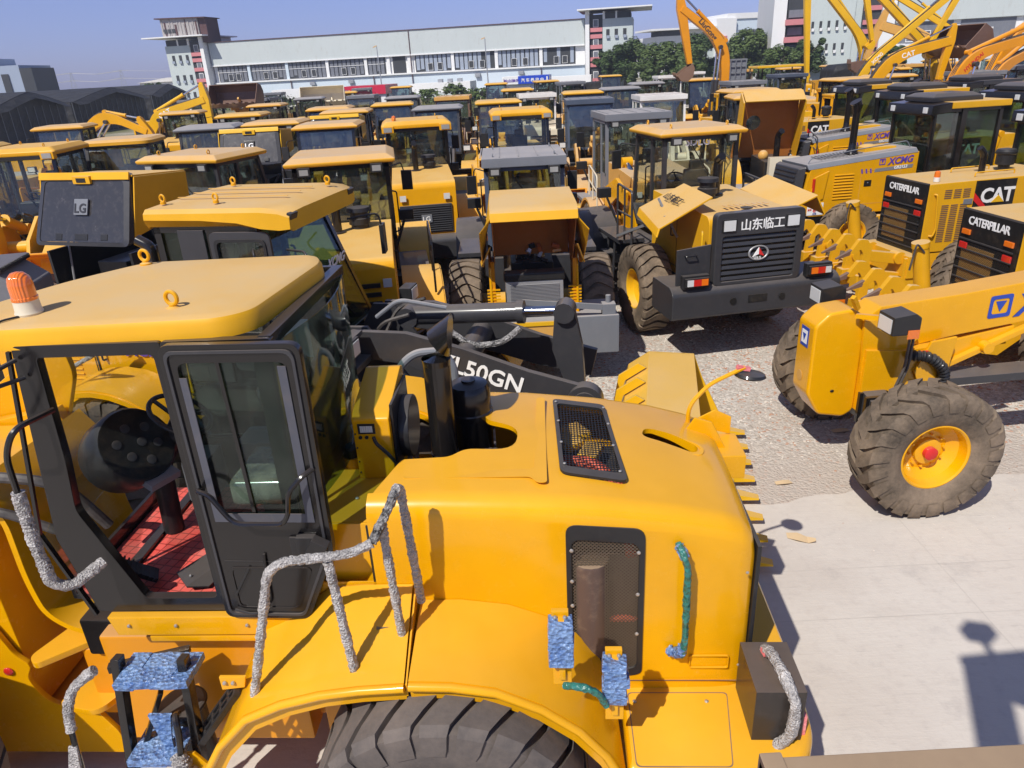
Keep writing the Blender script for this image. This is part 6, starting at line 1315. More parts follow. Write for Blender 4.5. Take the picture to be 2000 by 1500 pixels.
        for k in range(5):
            y = -.95 + k * .475; m = MB(); m.prism(fil2([(-1.42, .55), (-1.25, .55), (-1.2, 1.35), (-1.3, 1.5), (-1.45, 1.52), (-1.62, 1.28), (-1.52, 1.26), (-1.42, 1.34), (-1.36, 1.25)], .03), 'y', y - .045, y + .045); m.box(-1.46, -1.12, y - .1, y + .1, .58, .86); o = m.build('ripper_shank', pm, rt, .01)
            m = MB(); m.loft([[(-1.62, y - .04, 1.24), (-1.62, y + .04, 1.24), (-1.58, y + .04, 1.34), (-1.58, y - .04, 1.34)], [(-1.86, y - .02, 1.18), (-1.86, y + .02, 1.18), (-1.86, y + .02, 1.2), (-1.86, y - .02, 1.2)]]); m.build('ripper_tip', 'rust_brown', o)
        m = MB(); m.cyl((-.75, .1, .8), (-1.0, .1, 1.95), .115, n=22); m.cyl((-.99, .1, 1.9), (-1.005, .1, 1.98), .125, n=22); o = m.build('ripper_cylinder', pm, rt)
        m = MB(); m.tube(fil([(-1.0, -.02, 1.85), (-1.15, -.04, 2.0), (-1.2, -.04, 1.6)], .06), .015, 6); m.build('hydraulic_hose', 'rubber_hose', o)
    return rt
CAT1 = grader((7.7, 14.0, 0), 7, 'grader with rear ripper teeth, upper one of the two with big black lettered tail panels', 'cat', cab='black_paint')
CAT2 = grader((7.2, 10.6, 0), 4, 'grader at the right edge, nearer of the two with big black lettered tail panels', 'cat', cab='black_paint')
G1 = grader((7.15, 17.85, 0), 7, 'motor grader with grey-topped hood, blue XCMG lettering and a paper notice on its side', 'xcmg', ripper=False)
G2 = grader((9.3, 23.0, 0), 8, 'motor grader with grey-topped hood standing behind the one with blue lettering', 'xcmg', ripper=False)
G3 = grader((9.9, 27.4, 0), 9, 'motor grader with black CAT sign on its long hood, half hidden behind two grey-topped hoods', 'cat', ripper=False)
G4 = grader((10.9, 20.3, 0), 8, 'motor grader with lettered black tail seen through the cab of the grader in front', 'cat', ripper=False)
G5 = grader((13.2, 26.5, 0), 8, 'motor grader with a wide black cab roof, behind the grader cabs at the right', 'xcmg', ripper=False, roofm='dark_grey_paint')
G6 = grader((13.6, 17.2, 0), 8, 'grader cut by the right edge of the picture, behind the two black lettered tails', 'cat', ripper=False)
# ---- the grader facing left on the concrete edge
GO = (3.6 + 8.6 * math.cos(R(4)), 7.95 + 8.6 * math.sin(R(4)), 0)
GF = grader(GO, 184, 'grader pointing left with blue XCMG letters on its beam and a red-hubbed front wheel', 'xcmg', ripper=False, blade=False)
for o in [o for o in GF.children_recursive if o.name.startswith(('main_beam', 'front_axle'))]: bpy.data.objects.remove(o)
for o in [o for o in GF.children if o.name.startswith('wheel') and o.location.x > 6]:
    s_ = 1 if o.location.y > 0 else -1
    o.location = (8.6 - (.66 if s_ > 0 else .84), 1.28 if s_ > 0 else -1.10, .74)
FM = Matrix.Translation((8.6, 0, 0)) @ Matrix.Rotation(math.pi, 4, 'Z')
YP = 'yellow_paint'
def F_(): return MB(FM)
m = F_(); nz = fil2([(-.14, .95), (.02, .68), (.34, .62), (.46, .70), (.46, 1.88), (.30, 1.98), (.02, 1.95), (-.14, 1.80)], .05, 4)
m.loft([[(x, -.20, z) for x, z in nz], [(x, .20, z) for x, z in nz]]); NZ = m.build('nose_block', YP, GF, .035, 3)
m = F_(); m.prism(fil2([(-.12, 1.44), (-.12, 1.62), (.12, 1.62), (.12, 1.44)], .02), 'y', 0, 0) if False else None
m = F_(); m.box(-.146, -.140, -.08, .10, 1.50, 1.74); m.build('emblem_plate', 'blue_decal', NZ, .002)
m = F_(); m.box(-.149, -.146, -.055, .075, 1.54, 1.70); m.build('emblem', 'white_decal', NZ); m = F_(); m.prism([(-.03, 1.66), (.05, 1.66), (.01, 1.57)], 'x', -.152, -.149); m.build('emblem', 'blue_decal', NZ)
m = F_(); m.cyl((-.146, .03, 1.12), (-.142, .03, 1.12), .065, n=20); m.build('nose_hole', 'old_yellow', NZ)
m = F_(); m.sphere((.16, -.205, .98), .025, 10, 6, (1, .2, .7)); m.build('nose_hole', 'black_decal', NZ)
# beam, box section rising to the right
bt = [(.46, 1.86), (.62, 1.98), (1.6, 2.06), (3.0, 2.22), (4.4, 2.30)]; bb = [(.46, 1.50), (.9, 1.44), (1.6, 1.56), (3.0, 1.74), (4.4, 1.80)]
m = F_(); m.loft([[(a, -.19, b_), (c, -.19, d), (c, .19, d), (a, .19, b_)] for (a, b_), (c, d) in zip(bt, bb)]); m.build('main_beam', YP, GF, .02, 2)
m = F_(); m.prism([(.46, 1.5), (.9, 1.46), (1.35, 1.5), (1.45, 1.1), (1.25, .95), (.8, .9), (.46, .72)], 'y', -.30, .28); m.prism(fil2([(.40, 1.85), (.9, 1.85), (1.1, 1.6), (.75, 1.3), (.46, 1.05)], .03), 'y', -.26, -.22); m.build('front_bolster', YP, GF, .02)
m = F_(); m.prism([(1.2, 1.56), (1.5, 1.6), (1.45, 1.1), (1.15, 1.0), (1.05, 1.2)], 'y', -.34, -.30); m.build('bolster_plate', YP, GF, .01)
m = F_(); m.obox((1.12, -.345, 1.42), (.1, .03, .09)); m.build('red_plug', 'red_paint', GF, .01)
m = F_(); m.prism([(-.98, .62), (.98, .62), (.9, .86), (.25, 1.0), (-.25, 1.0), (-.9, .86)], 'x', .48, .76); m.v = [(a, b_, c) for a, b_, c in m.v]; m.build('front_axle', 'dark_grey_paint', GF, .02)
for k in range(4):
    m = F_(); m.box(.44, .78, -.75 + k * .14, -.70 + k * .14, .60, .98); m.build('axle_rib', 'black_paint', GF, .004)
m = F_(); m.bar((.3, -.25, 1.92), (.55, -.55, 1.96), .05); m.bar((.3, -.25, 2.0), (.2, -.3, 2.16), .05); m.build('lamp_bracket', YP, GF)
for y, x in ((-.62, .56), (.55, .35)):
    m = F_(); m.prism([(x - .14, 1.84), (x + .17, 1.84), (x + .17, 2.03), (x + .1, 2.08), (x - .14, 2.05)], 'y', y - .15, y + .15); o = m.build('headlight', 'black_plastic', GF, .018)
    m = F_(); m.box(x - .15, x - .14, y - .12, y + .12, 1.86, 2.02); m.build('lens', 'clear_lens', o, .004)
    m = F_(); m.box(x + .03, x + .16, y - .16, y - .15, 1.80, 1.90); m.build('indicator', 'orange_lens', o, .01)
m = F_()
for q in (0, .04): m.tube(fil([(.72 + q, -.5, 1.8), (.85 + q, -.45, 1.78), (.88 + q, -.4, 1.3), (.82 + q, -.38, 1.05)], .08, 5), .016, 8)
m.build('hydraulic_hose', 'rubber_hose', GF)
m = F_(); P_ = fil([(.95, -.34, 1.42), (1.15, -.42, 1.42), (1.35, -.42, 1.25), (1.4, -.38, 1.1)], .12, 6); L_ = [P_[0]]
for a, b_ in zip(P_, P_[1:]):
    k = max(1, int((b_ - a).length / .01)); L_ += [a.lerp(b_, (i + 1) / k) for i in range(k)]
m.tube(L_, [.06 + .008 * math.sin(i * 1.5) for i in range(len(L_))], 12); m.build('corrugated_hose', 'black_plastic', GF)
m = F_(); m.box(1.05, 4.6, -.34, -.02, .98, 1.08); m.build('drawbar', 'dark_grey_paint', GF, .01)
m = F_(); m.prism([(1.6, 1.5), (2.3, 1.62), (2.3, 1.5), (1.75, 1.22), (1.45, 1.18)], 'y', -.18, .10); m.bar((1.5, -.2, 1.2), (2.5, -.2, 1.62), .08, .07); m.bar((1.5, .18, 1.2), (2.5, .18, 1.62), .08, .07); m.cyl((1.95, -.3, 1.4), (1.95, -.18, 1.4), .07, n=14); m.build('lift_linkage', YP, GF, .01)
m = F_(); m.torus((4.6, 0, .95), (0, 0, 1), .8, .07, 36, 8); m.build('circle', 'black_paint', GF)
m = F_(); m.box(4.5, 4.56, -1.9, 1.9, .1, .75); m.build('blade', 'mid_grey_paint', GF)
for s_ in (-1,):
    y = s_ * .193; xx = 1 if s_ < 0 else -1
    a = Vector((8.6 - 2.02, -y, 1.78)); 
    # in grader coordinates x is reversed
    ox = (1.92 if s_ < 0 else 3.2)
    lettering('XCMG', .36, 'blue_decal', GF, FM @ Vector((ox + .34 * xx, y, 1.745 + .1 * (ox - 1.9) )), (-xx, 0, .1), (0, 0, 1), shear=.25, bold=.03)
    m = F_(); z = 1.73 + .1 * (ox - 1.9)
    m.ring(fil2([(ox, z), (ox + .27 * xx, z + .02), (ox + .27 * xx, z + .29), (ox, z + .27)], .03), fil2([(ox + .04 * xx, z + .13), (ox + .09 * xx, z + .05), (ox + .19 * xx, z + .055), (ox + .235 * xx, z + .14)][:4], .001) if False else fil2([(ox + .04 * xx, z + .05), (ox + .23 * xx, z + .06), (ox + .23 * xx, z + .24), (ox + .04 * xx, z + .23)], .03), 'y', min(y, y + s_ * .004), max(y, y + s_ * .004)); m.build('emblem', 'blue_decal', GF)
    m = F_(); m.prism([(ox + .07 * xx, z + .205), (ox + .20 * xx, z + .21), (ox + .135 * xx, z + .08)], 'y', min(y, y + s_ * .004), max(y, y + s_ * .004)); m.build('emblem', 'blue_decal', GF)
GE = 'excavators standing in the yard'
def excavator(loc, rz, label, pts, widths, mat='orange_yellow', bucket='rust_brown', text=None, cabm='yellow_dusty', scale=1.0, house=True, two=False, tcol='black_decal', decal=None, bsize=1.0, curl=0):
    """pts: foot, knee.., boom tip, stick end in the local x-z plane"""
    rt = thing('excavator', label, 'excavator', loc, rz, GE)
    for sy in (-1, 1):
        m = MB(); pr = [(-1.9, .45), (-1.6, .85), (1.6, .85), (1.9, .45), (1.6, .03), (-1.6, .03)]; m.prism(fil2(pr, .25, 4), 'y', sy * 1.15 - .28, sy * 1.15 + .28)
        t = m.build('track', 'rust_brown', rt, .02); m = MB(); m.box(-1.5, 1.5, sy * 1.15 - .3, sy * 1.15 + .3, .3, .6); m.build('track_frame', 'black_paint', t)
    m = MB(); m.cyl((0, 0, .6), (0, 0, 1.05), .6, n=24); m.build('turntable', 'black_paint', rt)
    m = MB(); m.prism(fil2([(-2.3, 1.05), (-2.35, 1.9), (-1.9, 2.1), (-.2, 2.05), (-.2, 1.05)], .1), 'y', -1.3, 1.3); m.box(-.2, 1.2, -1.3, -.3, 1.05, 1.7); m.build('engine_house', mat, rt, .03)
    m = MB(); m.box(-.3, 1.2, .35, 1.25, 1.1, 1.75); m.build('cab_base', cabm, rt, .02)
    fr = MB()
    for x in (-.3, .45, 1.15):
        for y in (.38, 1.22): fr.bar((x, y, 1.7), (x, y, 2.85), .08)
    for y in (.38, 1.22): fr.bar((-.3, y, 2.82), (1.15, y, 2.82), .08); fr.bar((-.3, y, 1.75), (1.15, y, 1.75), .08)
    for x in (-.3, 1.15): fr.bar((x, .38, 2.82), (x, 1.22, 2.82), .08)
    fr.build('cab_frame', cabm, rt)
    m = MB(); m.box(-.36, 1.2, .33, 1.28, 2.86, 2.94); m.build('cab_roof', cabm, rt, .02)
    for y in (.38, 1.22):
        m = MB(); m.box(-.27, 1.1, y - .004, y + .004, 1.8, 2.78); m.build('cab_window', 'dark_glass', rt)
    m = MB(); m.box(1.14, 1.15, .42, 1.18, 1.8, 2.78); m.build('windshield', 'cab_glass', rt)
    nb = len(pts) - 1
    boom = [Vector((p[0], 0, p[1])) for p in pts[:nb]]; st = [Vector((p[0], 0, p[1])) for p in pts[nb - 1:]]
    path = [tuple(p) for p in fil([tuple(b) for b in boom], 1.4, 7)]; n = len(path)
    def wid(i): 
        t = i / (n - 1); return (widths[0] + (widths[1] - widths[0]) * min(1, t * 2)) if t < .5 else (widths[1] + (widths[2] - widths[1]) * (t - .5) * 2)
    B = limb([(p[0], p[2]) for p in path], [wid(i) for i in range(n)], .22 * scale); Bo = B.build('boom', mat, rt, .02)
    tip = boom[-1]; end = st[-1]; d = (end - tip).normalized(); back = tip - d * .7 * scale + Vector((0, 0, .1))
    S_ = limb([(back.x, back.z), (tip.x, tip.z), (end.x, end.z)], [.25 * scale, .5 * scale, .26 * scale], .17 * scale); So = S_.build('stick', mat, rt, .02)
    k = Vector(path[n // 2]); nn = Vector((-(boom[-1] - boom[0]).z, 0, (boom[-1] - boom[0]).x)).normalized()
    ram(rt, tuple(k + nn * .35 * scale), (back.x, 0, back.z), .1 * scale, mat, .6, 'stick_cylinder')
    for sy in (-1, 1): ram(rt, (boom[0].x + .6, sy * .33 * scale, boom[0].z - .5), (k.x, sy * .33 * scale, k.z - .15), .1 * scale, 'dark_grey_paint', .6, 'boom_cylinder')
    # hoses along the boom
    m = MB()
    for y in (-.08, .0, .08): m.tube([(p[0] + nn.x * (wid(i) / 2 + .04), y, p[2] + nn.z * (wid(i) / 2 + .04)) for i, p in enumerate(path)], .02, 5)
    m.build('hydraulic_hose', 'rubber_hose', Bo)
    a = math.atan2(d.z, d.x) + R(curl); M = Matrix.Translation((end.x, 0, end.z)) @ Matrix.Rotation(-a, 4, 'Y')
    b = MB(M); q = bsize; prof = [(.0, -.12 * q), (.35 * q, -.2 * q), (.85 * q, .0), (1.05 * q, .4 * q), (.9 * q, .85 * q), (.5 * q, 1.05 * q)]
    b.strip([(x, -.5 * q, z) for x, z in prof], [(x, .5 * q, z) for x, z in prof], .05)
    for sy in (-1, 1): b.prism(prof + [(.15 * q, .3 * q)], 'y', sy * .5 * q - .02, sy * .5 * q + .02)
    bo = b.build('bucket', bucket, rt, .01)
    t = MB(M)
    for j in range(5): y = (-.45 + j * .225) * q; t.loft([[(.5 * q, y - .05, 1.02 * q), (.5 * q, y + .05, 1.02 * q), (.58 * q, y + .05, 1.08 * q), (.58 * q, y - .05, 1.08 * q)], [(.25 * q, y - .02, 1.16 * q), (.25 * q, y + .02, 1.16 * q), (.27 * q, y + .02, 1.18 * q), (.27 * q, y - .02, 1.18 * q)]])
    t.build('bucket_teeth', bucket, bo)
    if text:
        i = int(n * text[2]); p0 = Vector(path[i]); p1 = Vector(path[min(n - 1, i + 3)]); dd = (p1 - p0).normalized()
        for s_ in (-1, 1):
            X = dd if (dd.x * -s_ > 0) else -dd
            off = p0 + (dd * 0 if (dd.x * -s_ > 0) else dd * text[1] * len(text[0]) * .62)
            up = Vector((-X.z, 0, X.x)) if s_ < 0 else Vector((X.z, 0, -X.x))
            if up.z < 0: up = -up
            lettering(text[0], text[1], text[3], Bo, off + Vector((0, s_ * (.225 * scale), 0)) - up * text[1] * .35, X, up, bold=.02)
    return rt
# ---------------------------------------------------------------- ground, paving
tag(MB().add([(-2500, -60, 0), (2500, -60, 0), (2500, 4000, 0), (-2500, 4000, 0)], [(0, 1, 2, 3)]).build('ground', 'gravel_ground'), kind='structure')
pv = [(-40, -30), (40, -30), (40, 10.6)]; rp = random.Random(3)
edge = []
x = 40.0
while x > -40: edge.append((x, 6.72 + .098 * x + rp.uniform(-.05, .05) + .06 * math.sin(x * 1.7))); x -= .22
edge.append((-40, 2.8))
tag(MB().add([(a, b, .004) for a, b in [(-40, -30), (40, -30)] + edge], [tuple(range(2 + len(edge)))]).build('concrete_paving', 'concrete_paving'), kind='structure')
for (a, b) in (((4.12, -5), (4.09, 6.95)), ((-5, 5.8), (14, 5.68)), ((-5, 5.12), (14, 4.98)), ((8.2, -5), (8.15, 7.3)), ((0, -5), (0, 6.5))):
    m = MB(); a = Vector((a[0], a[1], .006)); b = Vector((b[0], b[1], .006)); n_ = (b - a).cross(Vector((0, 0, 1))).normalized() * .0025; m.add([tuple(a - n_), tuple(b - n_), tuple(b + n_), tuple(a + n_)], [(0, 1, 2, 3)]); tag(m.build('paving_joint', 'joint_filler'), kind='structure')
# loose stones
def pebbles():
    m = MB(); r_ = random.Random(5)
    def stone(x, y, s):
        h = s * r_.uniform(.35, .7); a0 = r_.uniform(0, 6.28); k = 5; V = []
        for i in range(k):
            a = a0 + 6.283 * i / k + r_.uniform(-.3, .3); V.append((x + math.cos(a) * s * r_.uniform(.7, 1.1), y + math.sin(a) * s * r_.uniform(.6, 1), 0.002))
        for i in range(k): V.append((x + (V[i][0] - x) * .6, y + (V[i][1] - y) * .6, h))
        m.add(V, [tuple(range(k, 2 * k))] + [(i, (i + 1) % k, (i + 1) % k + k, i + k) for i in range(k)])
    for _ in range(15000):
        y = 7.0 + 9 * r_.random() ** 1.3; x = r_.uniform(-.5, 8.5)
        if y < 8.8 and r_.random() > (y - 6.9 - .098 * x) / 2.2: continue
        stone(x, y, r_.uniform(.010, .026))
    for _ in range(500):
        stone(r_.uniform(1.8, 6), r_.uniform(6.0, 8.0), r_.uniform(.004, .012))
    o = m.build('gravel', 'pebble', None, 0, 2, 10); tag(o, 'loose pale and reddish gravel stones between the machines', 'gravel', kind='stuff')
pebbles()
# scrap of paper / cardboard on the concrete
m = MB(); m.loft([[(2.80, 6.28, .01), (2.88, 6.20, .03), (2.98, 6.17, .012), (3.05, 6.16, .04)], [(2.82, 6.37, .012), (2.92, 6.33, .035), (3.0, 6.28, .015), (3.06, 6.20, .05)]], closed=False); tag(m.build('cardboard_scrap', 'cardboard'), 'crumpled tan cardboard scrap lying on the concrete by the mirror shadow', 'cardboard')
for (x, y, s, l) in ((4.35, 8.55, .12, 'torn pale sheet lying in the gravel left of the far front wheel of the grader'), (3.15, 7.35, .1, 'small torn beige scrap at the edge of gravel and concrete')):
    m = MB(); m.loft([[(x - s, y - s * .4, .012), (x, y - s * .6, .03), (x + s, y - s * .3, .015)], [(x - s, y + s * .3, .01), (x, y + s * .2, .035), (x + s * .8, y + s * .5, .012)]], closed=False); tag(m.build('paper_scrap', 'cardboard'), l, 'paper scrap')
# ---------------------------------------------------------------- long factory building
BG = thing('factory_building', 'long pale factory hall with a grey upper wall band and curtained windows behind the yard', 'building', (-52.8, 150, 0), -10.8)
Lb = 69.6
def part(name, mat, parent, *boxes, bevel=0):
    m = MB()
    for b in boxes: m.box(*b)
    return m.build(name, mat, parent, bevel)
part('lower_wall', 'wall_pale_blue', BG, (0, Lb, 0, 24, 0, 4.15))
part('window_band_wall', 'wall_white', BG, (0, Lb, .35, 24, 4.15, 7.2))
part('upper_wall', 'wall_upper_grey', BG, (0, Lb, -.15, 24, 7.2, 11.1))
part('ledge', 'wall_white', BG, (-.1, Lb, -.35, .35, 4.0, 4.25)); part('ledge', 'wall_white', BG, (-.1, Lb, -.3, .3, 7.05, 7.25)); part('roof_edge', 'dark_rust_sheet', BG, (-.1, Lb, -.3, 24.2, 11.1, 11.22))
bays = [(0.9, 6.6, 0), (7.6, 14.4, 0), (15.0, 22.2, 0), (23.0, 29.6, 0), (30.4, 33.5, 0), (35.2, 37.3, 3), (39.4, 45.9, 1), (46.6, 53.9, 2), (54.3, 61.6, 1), (62.4, 67.8, 2)]
rb = random.Random(9)
for a, b, k in bays:
    w = part('window', 'window_dark', BG, (a - .15, b + .15, .25, .34, 4.27, 7.04))
    n = int((b - a) / .75)
    for i in range(n):
        xx = a + (i + .5) * (b - a) / n
        if k != 3 and not (k == 2 and rb.random() < .4): part('curtain', 'curtain_pale' if k in (1, 2) else 'curtain_grey', w, (xx - .33, xx + .3 - .06 * rb.random(), .16 + .04 * rb.random(), .24, 4.3 + .5 * rb.random() * (rb.random() < .3), 7.0))
    part('window_frame', 'wall_white', w, (a, b, .10, .15, 5.9, 5.98)) if k == 0 else None
    for f_ in (.35, .62):
        if b - a > 4:
            xx = a + (b - a) * f_; o = part('casement', 'window_dark', w, (xx, xx + .8, .02, .14, 4.5, 5.6)); m = MB(); m.ring([(xx - .05, 4.45), (xx + .85, 4.45), (xx + .85, 5.65), (xx - .05, 5.65)], [(xx, 4.5), (xx + .8, 4.5), (xx + .8, 5.6), (xx, 5.6)], 'y', -.03, .02); m.build('casement_frame', 'wall_white', o)
for x in (7.1, 14.7, 22.6, 30.0, 34.3, 38.2, 46.2, 54.1, 62.0): part('pilaster', 'wall_white' if x > 20 else 'wall_pale_blue', BG, (x - .28, x + .28, -.02, .4, 4.25, 7.05))
for x in (3.5, 19.0, 26.5, 50.2, 58.0): part('air_unit', 'galvanised', BG, (x, x + .9, -.55, -.02, 3.0, 3.6))
for x, h in ((38.6, 11), (15.2, 4), (31.3, 4), (62.0, 4)): part('downpipe', 'dark_rust_sheet', BG, (x - .06, x + .06, -.3, -.16, 0, h))
def tower(x0, side, label, mirror):
    """stair tower: glazed column with pink spandrels, grey wall with small windows, white fin and flat canopy"""
    t = thing('stair_tower', label, 'tower', (-52.8 + x0 * math.cos(R(-10.8)), 150 + x0 * math.sin(R(-10.8)), 0), -10.8, 'stair towers with flat canopy roofs')
    s = mirror; X = lambda a, b: (min(a * s, b * s), max(a * s, b * s))
    part('grey_wall', 'wall_grey_green', t, (*X(2.9, 7.9), -1.2, 9, 0, 10.9)); part('fin', 'wall_white', t, (*X(0, .7), -1.6, 9, 0, 12.2))
    c = part('stair_glazing', 'window_dark', t, (*X(.7, 2.9), -1.0, 8, 0, 11.6))
    for z in (1.2, 3.6, 4.5, 6.4, 8.0, 9.0): part('spandrel', 'wall_pink', c, (*X(.75, 2.85), -1.25, -1.0, z, z + .62))
    for z in (2.2, 5.4, 7.2, 10.2):
        part('window_frame', 'wall_white', c, (*X(1.3, 2.2), -1.1, -1.02, z - .5, z + .7)); part('pane', 'curtain_grey', c, (*X(1.4, 2.1), -1.14, -1.1, z - .4, z + .6))
    for zz in (1.6, 4.6, 8.0):
        for q in (3.5, 4.9, 6.3): part('window', 'window_dark', t, (*X(q, q + .55), -1.26, -1.2, zz, zz + 1.3)); part('window_vent', 'curtain_pale', t, (*X(q + .05, q + .6), -1.5, -1.28, zz - .1, zz + .35))
    part('top_window', 'window_dark', t, (*X(3.3, 7.5), -1.26, 8.9, 10.9, 11.9)); part('top_wall', 'wall_white', t, (*X(2.9, 3.3), -1.2, 9, 10.9, 12)); part('top_wall', 'wall_white', t, (*X(5, 5.3), -1.3, 9, 10.9, 12))
    m = MB(); a = X(-1.2, 11.0); m.prism([(a[0], 12.25), (a[1], 12.25), (a[1], 12.45), (a[0], 12.45)], 'y', -3.2, 9.5); m.build('canopy', 'wall_white', t)
    return t
T1 = tower(-.3, 0, 'grey-green stair tower with pink bands and a rusty shed on top, left factory end', -1)
T2 = tower(69.8, 0, 'grey-green stair tower with pink bands and bare flat canopy, right factory end', 1)
m = MB(); m.box(-7.6, -.2, -1.5, 3, 12.45, 15.4); PH = m.build('rooftop_shed', 'rusty_sheet', T1)
m = MB(); m.box(-.2, 1.3, -1.2, 3, 11.2, 15.2); m.build('shed_side', 'dark_rust_sheet', PH); m = MB(); m.prism([(-8.4, 15.4), (1.6, 15.2), (1.6, 15.35), (-8.4, 15.6)], 'y', -2, 3.4); m.build('shed_roof', 'dark_rust_sheet', PH)
for i in range(14): part('sheet_rib', 'dark_rust_sheet' if i % 4 == 1 else 'rusty_sheet', PH, (-7.4 + i * .52, -7.25 + i * .52 + .1 * (i % 3), -1.6, -1.5, 12.5 + .9 * (i % 2 == 0) * (i % 3 == 0), 15.2 - .4 * (i % 3)))
for i in range(3): part('shed_window', 'window_dark', PH, (-7.1 + i * .8, -6.5 + i * .8, -1.62, -1.5, 13.0, 13.7))
# lamp poles in front
for x, y, h, l in ((-19.6, 136, 8.6, 'slim leaning lamp pole in front of the factory wall, left one'), (-1.2, 131, 8.8, 'slim lamp pole in front of the factory wall, right one')):
    t = thing('lamp_pole', l, 'lamp pole', (x, y, 0), 0, 'lamp poles before the factory'); m = MB(); m.cyl((0, 0, 0), (-.2, 0, h), .12, .07, 8); m.build('pole', 'galvanised', t); m = MB(); m.obox((-.5, 0, h), (.7, .2, .12), (0, -20, 0)); m.build('lamp_head', 'old_yellow', t)
# small shops at the foot of the hall
t = thing('shop', 'low shop with a red sign band in front of the factory', 'shop', (-19, 112, 0), -9); part('wall', 'wall_white', t, (-3.3, 3.3, 0, 6, 0, 1.8)); part('sign_band', 'red_sign_paint', t, (-3.5, 3.5, -.3, 6, 1.8, 2.95)); part('shutter', 'window_dark', t, (.5, 2.6, -.05, 0, 0, 1.5))
t = thing('shop', 'low white shop with a blue and white sign band left of the right tower', 'shop', (4.5, 116, 0), -8); part('wall', 'wall_white', t, (-3.4, 3.3, 0, 6, 0, 2.1)); part('doorway', 'window_dark', t, (-2.8, 2.9, -.06, 0, 0, 1.2))
sg = part('sign_band', 'blue_sign_paint', t, (-1.15, 3.4, -.5, 5, 2.0, 3.05)); sw = part('sign_band', 'wall_white', t, (-3.5, -1.15, -.5, 5, 2.0, 3.05))
lettering('Mobil', .62, 'purple_decal', sw, (-3.3, -.52, 2.3), (1, 0, 0), (0, 0, 1), bold=.02); lettering('美孚', .45, 'purple_decal', sw, (-1.95, -.52, 2.32), (1, 0, 0), (0, 0, 1), bold=.02)
lettering('汽 车 养 护 中', .55, 'white_decal', sg, (-.7, -.52, 2.28), (1, 0, 0), (0, 0, 1), bold=.02)
part('post', 'wall_white', t, (3.15, 3.35, -2.2, -2.0, 0, 2.9)); part('post', 'wall_white', t, (-3.45, -3.25, -.7, -.5, 0, 2.9))
t = thing('annex', 'low cream annex wall with rooftop machines between the two shops', 'annex', (-8.5, 126, 0), -10); part('wall', 'wall_white', t, (-5.5, 4.5, 0, 5, 0, 2.6)); part('shade_band', 'wall_upper_grey', t, (-5.4, 4.4, -.1, 0, 0, 1.2))
for x in (-1, .6, 2.2): part('roof_vent', 'galvanised', t, (x, x + .7, 1, 2, 2.6, 3.1))
t = thing('annex', 'low white wall with dark openings left of the red shop', 'annex', (-31, 132, 0), -10); part('wall', 'wall_white', t, (-7, 7, 0, 4, 0, 2.7)); part('opening', 'window_dark', t, (-5, 3, -.05, 0, .3, 1.1))
t = thing('annex', 'long low white store beside the white shop with the blue sign', 'annex', (12, 128, 0), -10); part('wall', 'wall_white', t, (-5.5, 3.5, 0, 5, 0, 2.5)); part('opening', 'window_dark', t, (-4.5, 2, -.05, 0, .2, 1.4))
# right hand buildings
RB = thing('office_building', 'tall grey-green office block with pink balconies behind the crossed excavator booms', 'building', (41, 118, 0), -12)
part('white_wall', 'wall_white', RB, (0, 1.8, -.4, 20, 0, 14)); part('grey_wall', 'wall_grey_green', RB, (4.6, 11.2, -.2, 20, 0, 15)); part('inner_wall', 'window_dark', RB, (1.8, 4.6, .2, 20, 0, 14)); part('grey_wall', 'wall_grey_green', RB, (11.2, 12.2, 0, 20, 0, 14))
for z in (1.0, 3.3, 5.6, 7.9): part('balcony', 'wall_pink', RB, (1.7, 4.7, -1.0, .2, z, z + .75)); part('window', 'curtain_grey', RB, (2.2, 4.2, .05, .19, z + 1.0, z + 2.0))
for z in (4.0, 7.0):
    for i in range(5): part('window', 'window_dark', RB, (5.4 + i * 1.1, 5.75 + i * 1.1, -.26, -.2, z, z + 1.2)); part('window_vent', 'wall_white', RB, (5.45 + i * 1.1, 5.8 + i * 1.1, -.5, -.27, z - .1, z + .3))
part('stair_glazing', 'window_dark', RB, (12.2, 14.6, -.5, 10, 0, 13))
for z in (1.2, 3.2, 4.4, 6.2, 7.4, 9.2): part('spandrel', 'wall_pink', RB, (12.25, 14.55, -.75, -.5, z, z + .6))
part('fin', 'wall_white', RB, (14.6, 16.4, -1.2, 10, 0, 14)); part('hall_lower', 'wall_pale_blue', RB, (16.4, 60, 0, 20, 0, 4.4)); part('hall_upper', 'wall_upper_grey', RB, (16.4, 60, -.2, 20, 7.4, 13))
part('hall_band', 'wall_white', RB, (16.4, 60, .3, 20, 4.4, 7.4)); part('ledge', 'wall_white', RB, (16.4, 60, -.4, .3, 4.3, 4.55))
for a in (17.5, 25.5, 33.5, 41.5, 49.5): 
    w = part('window', 'curtain_grey', RB, (a, a + 7, .2, .3, 4.7, 7.3))
    for k in range(2): m = MB(); m.ring([(a + 1 + k * 2.2, 4.8), (a + 2 + k * 2.2, 4.8), (a + 2 + k * 2.2, 6.2), (a + 1 + k * 2.2, 6.2)], [(a + 1.1 + k * 2.2, 4.9), (a + 1.9 + k * 2.2, 4.9), (a + 1.9 + k * 2.2, 6.1), (a + 1.1 + k * 2.2, 6.1)], 'y', .05, .15); m.build('window_frame', 'wall_white', w)
t = thing('office_building', 'white stepped office building far behind the trees with a flat canopy', 'building', (40, 190, 0), 8)
part('wall', 'wall_white', t, (-1, 12, 0, 20, 0, 9)); part('canopy', 'wall_white', t, (-3.5, 13, -2, 10, 10.2, 10.6)); part('top_wall', 'window_dark', t, (0, 5, .1, 8, 9, 10.2)); part('top_wall', 'wall_white', t, (5, 12, 0, 8, 9, 10.2))
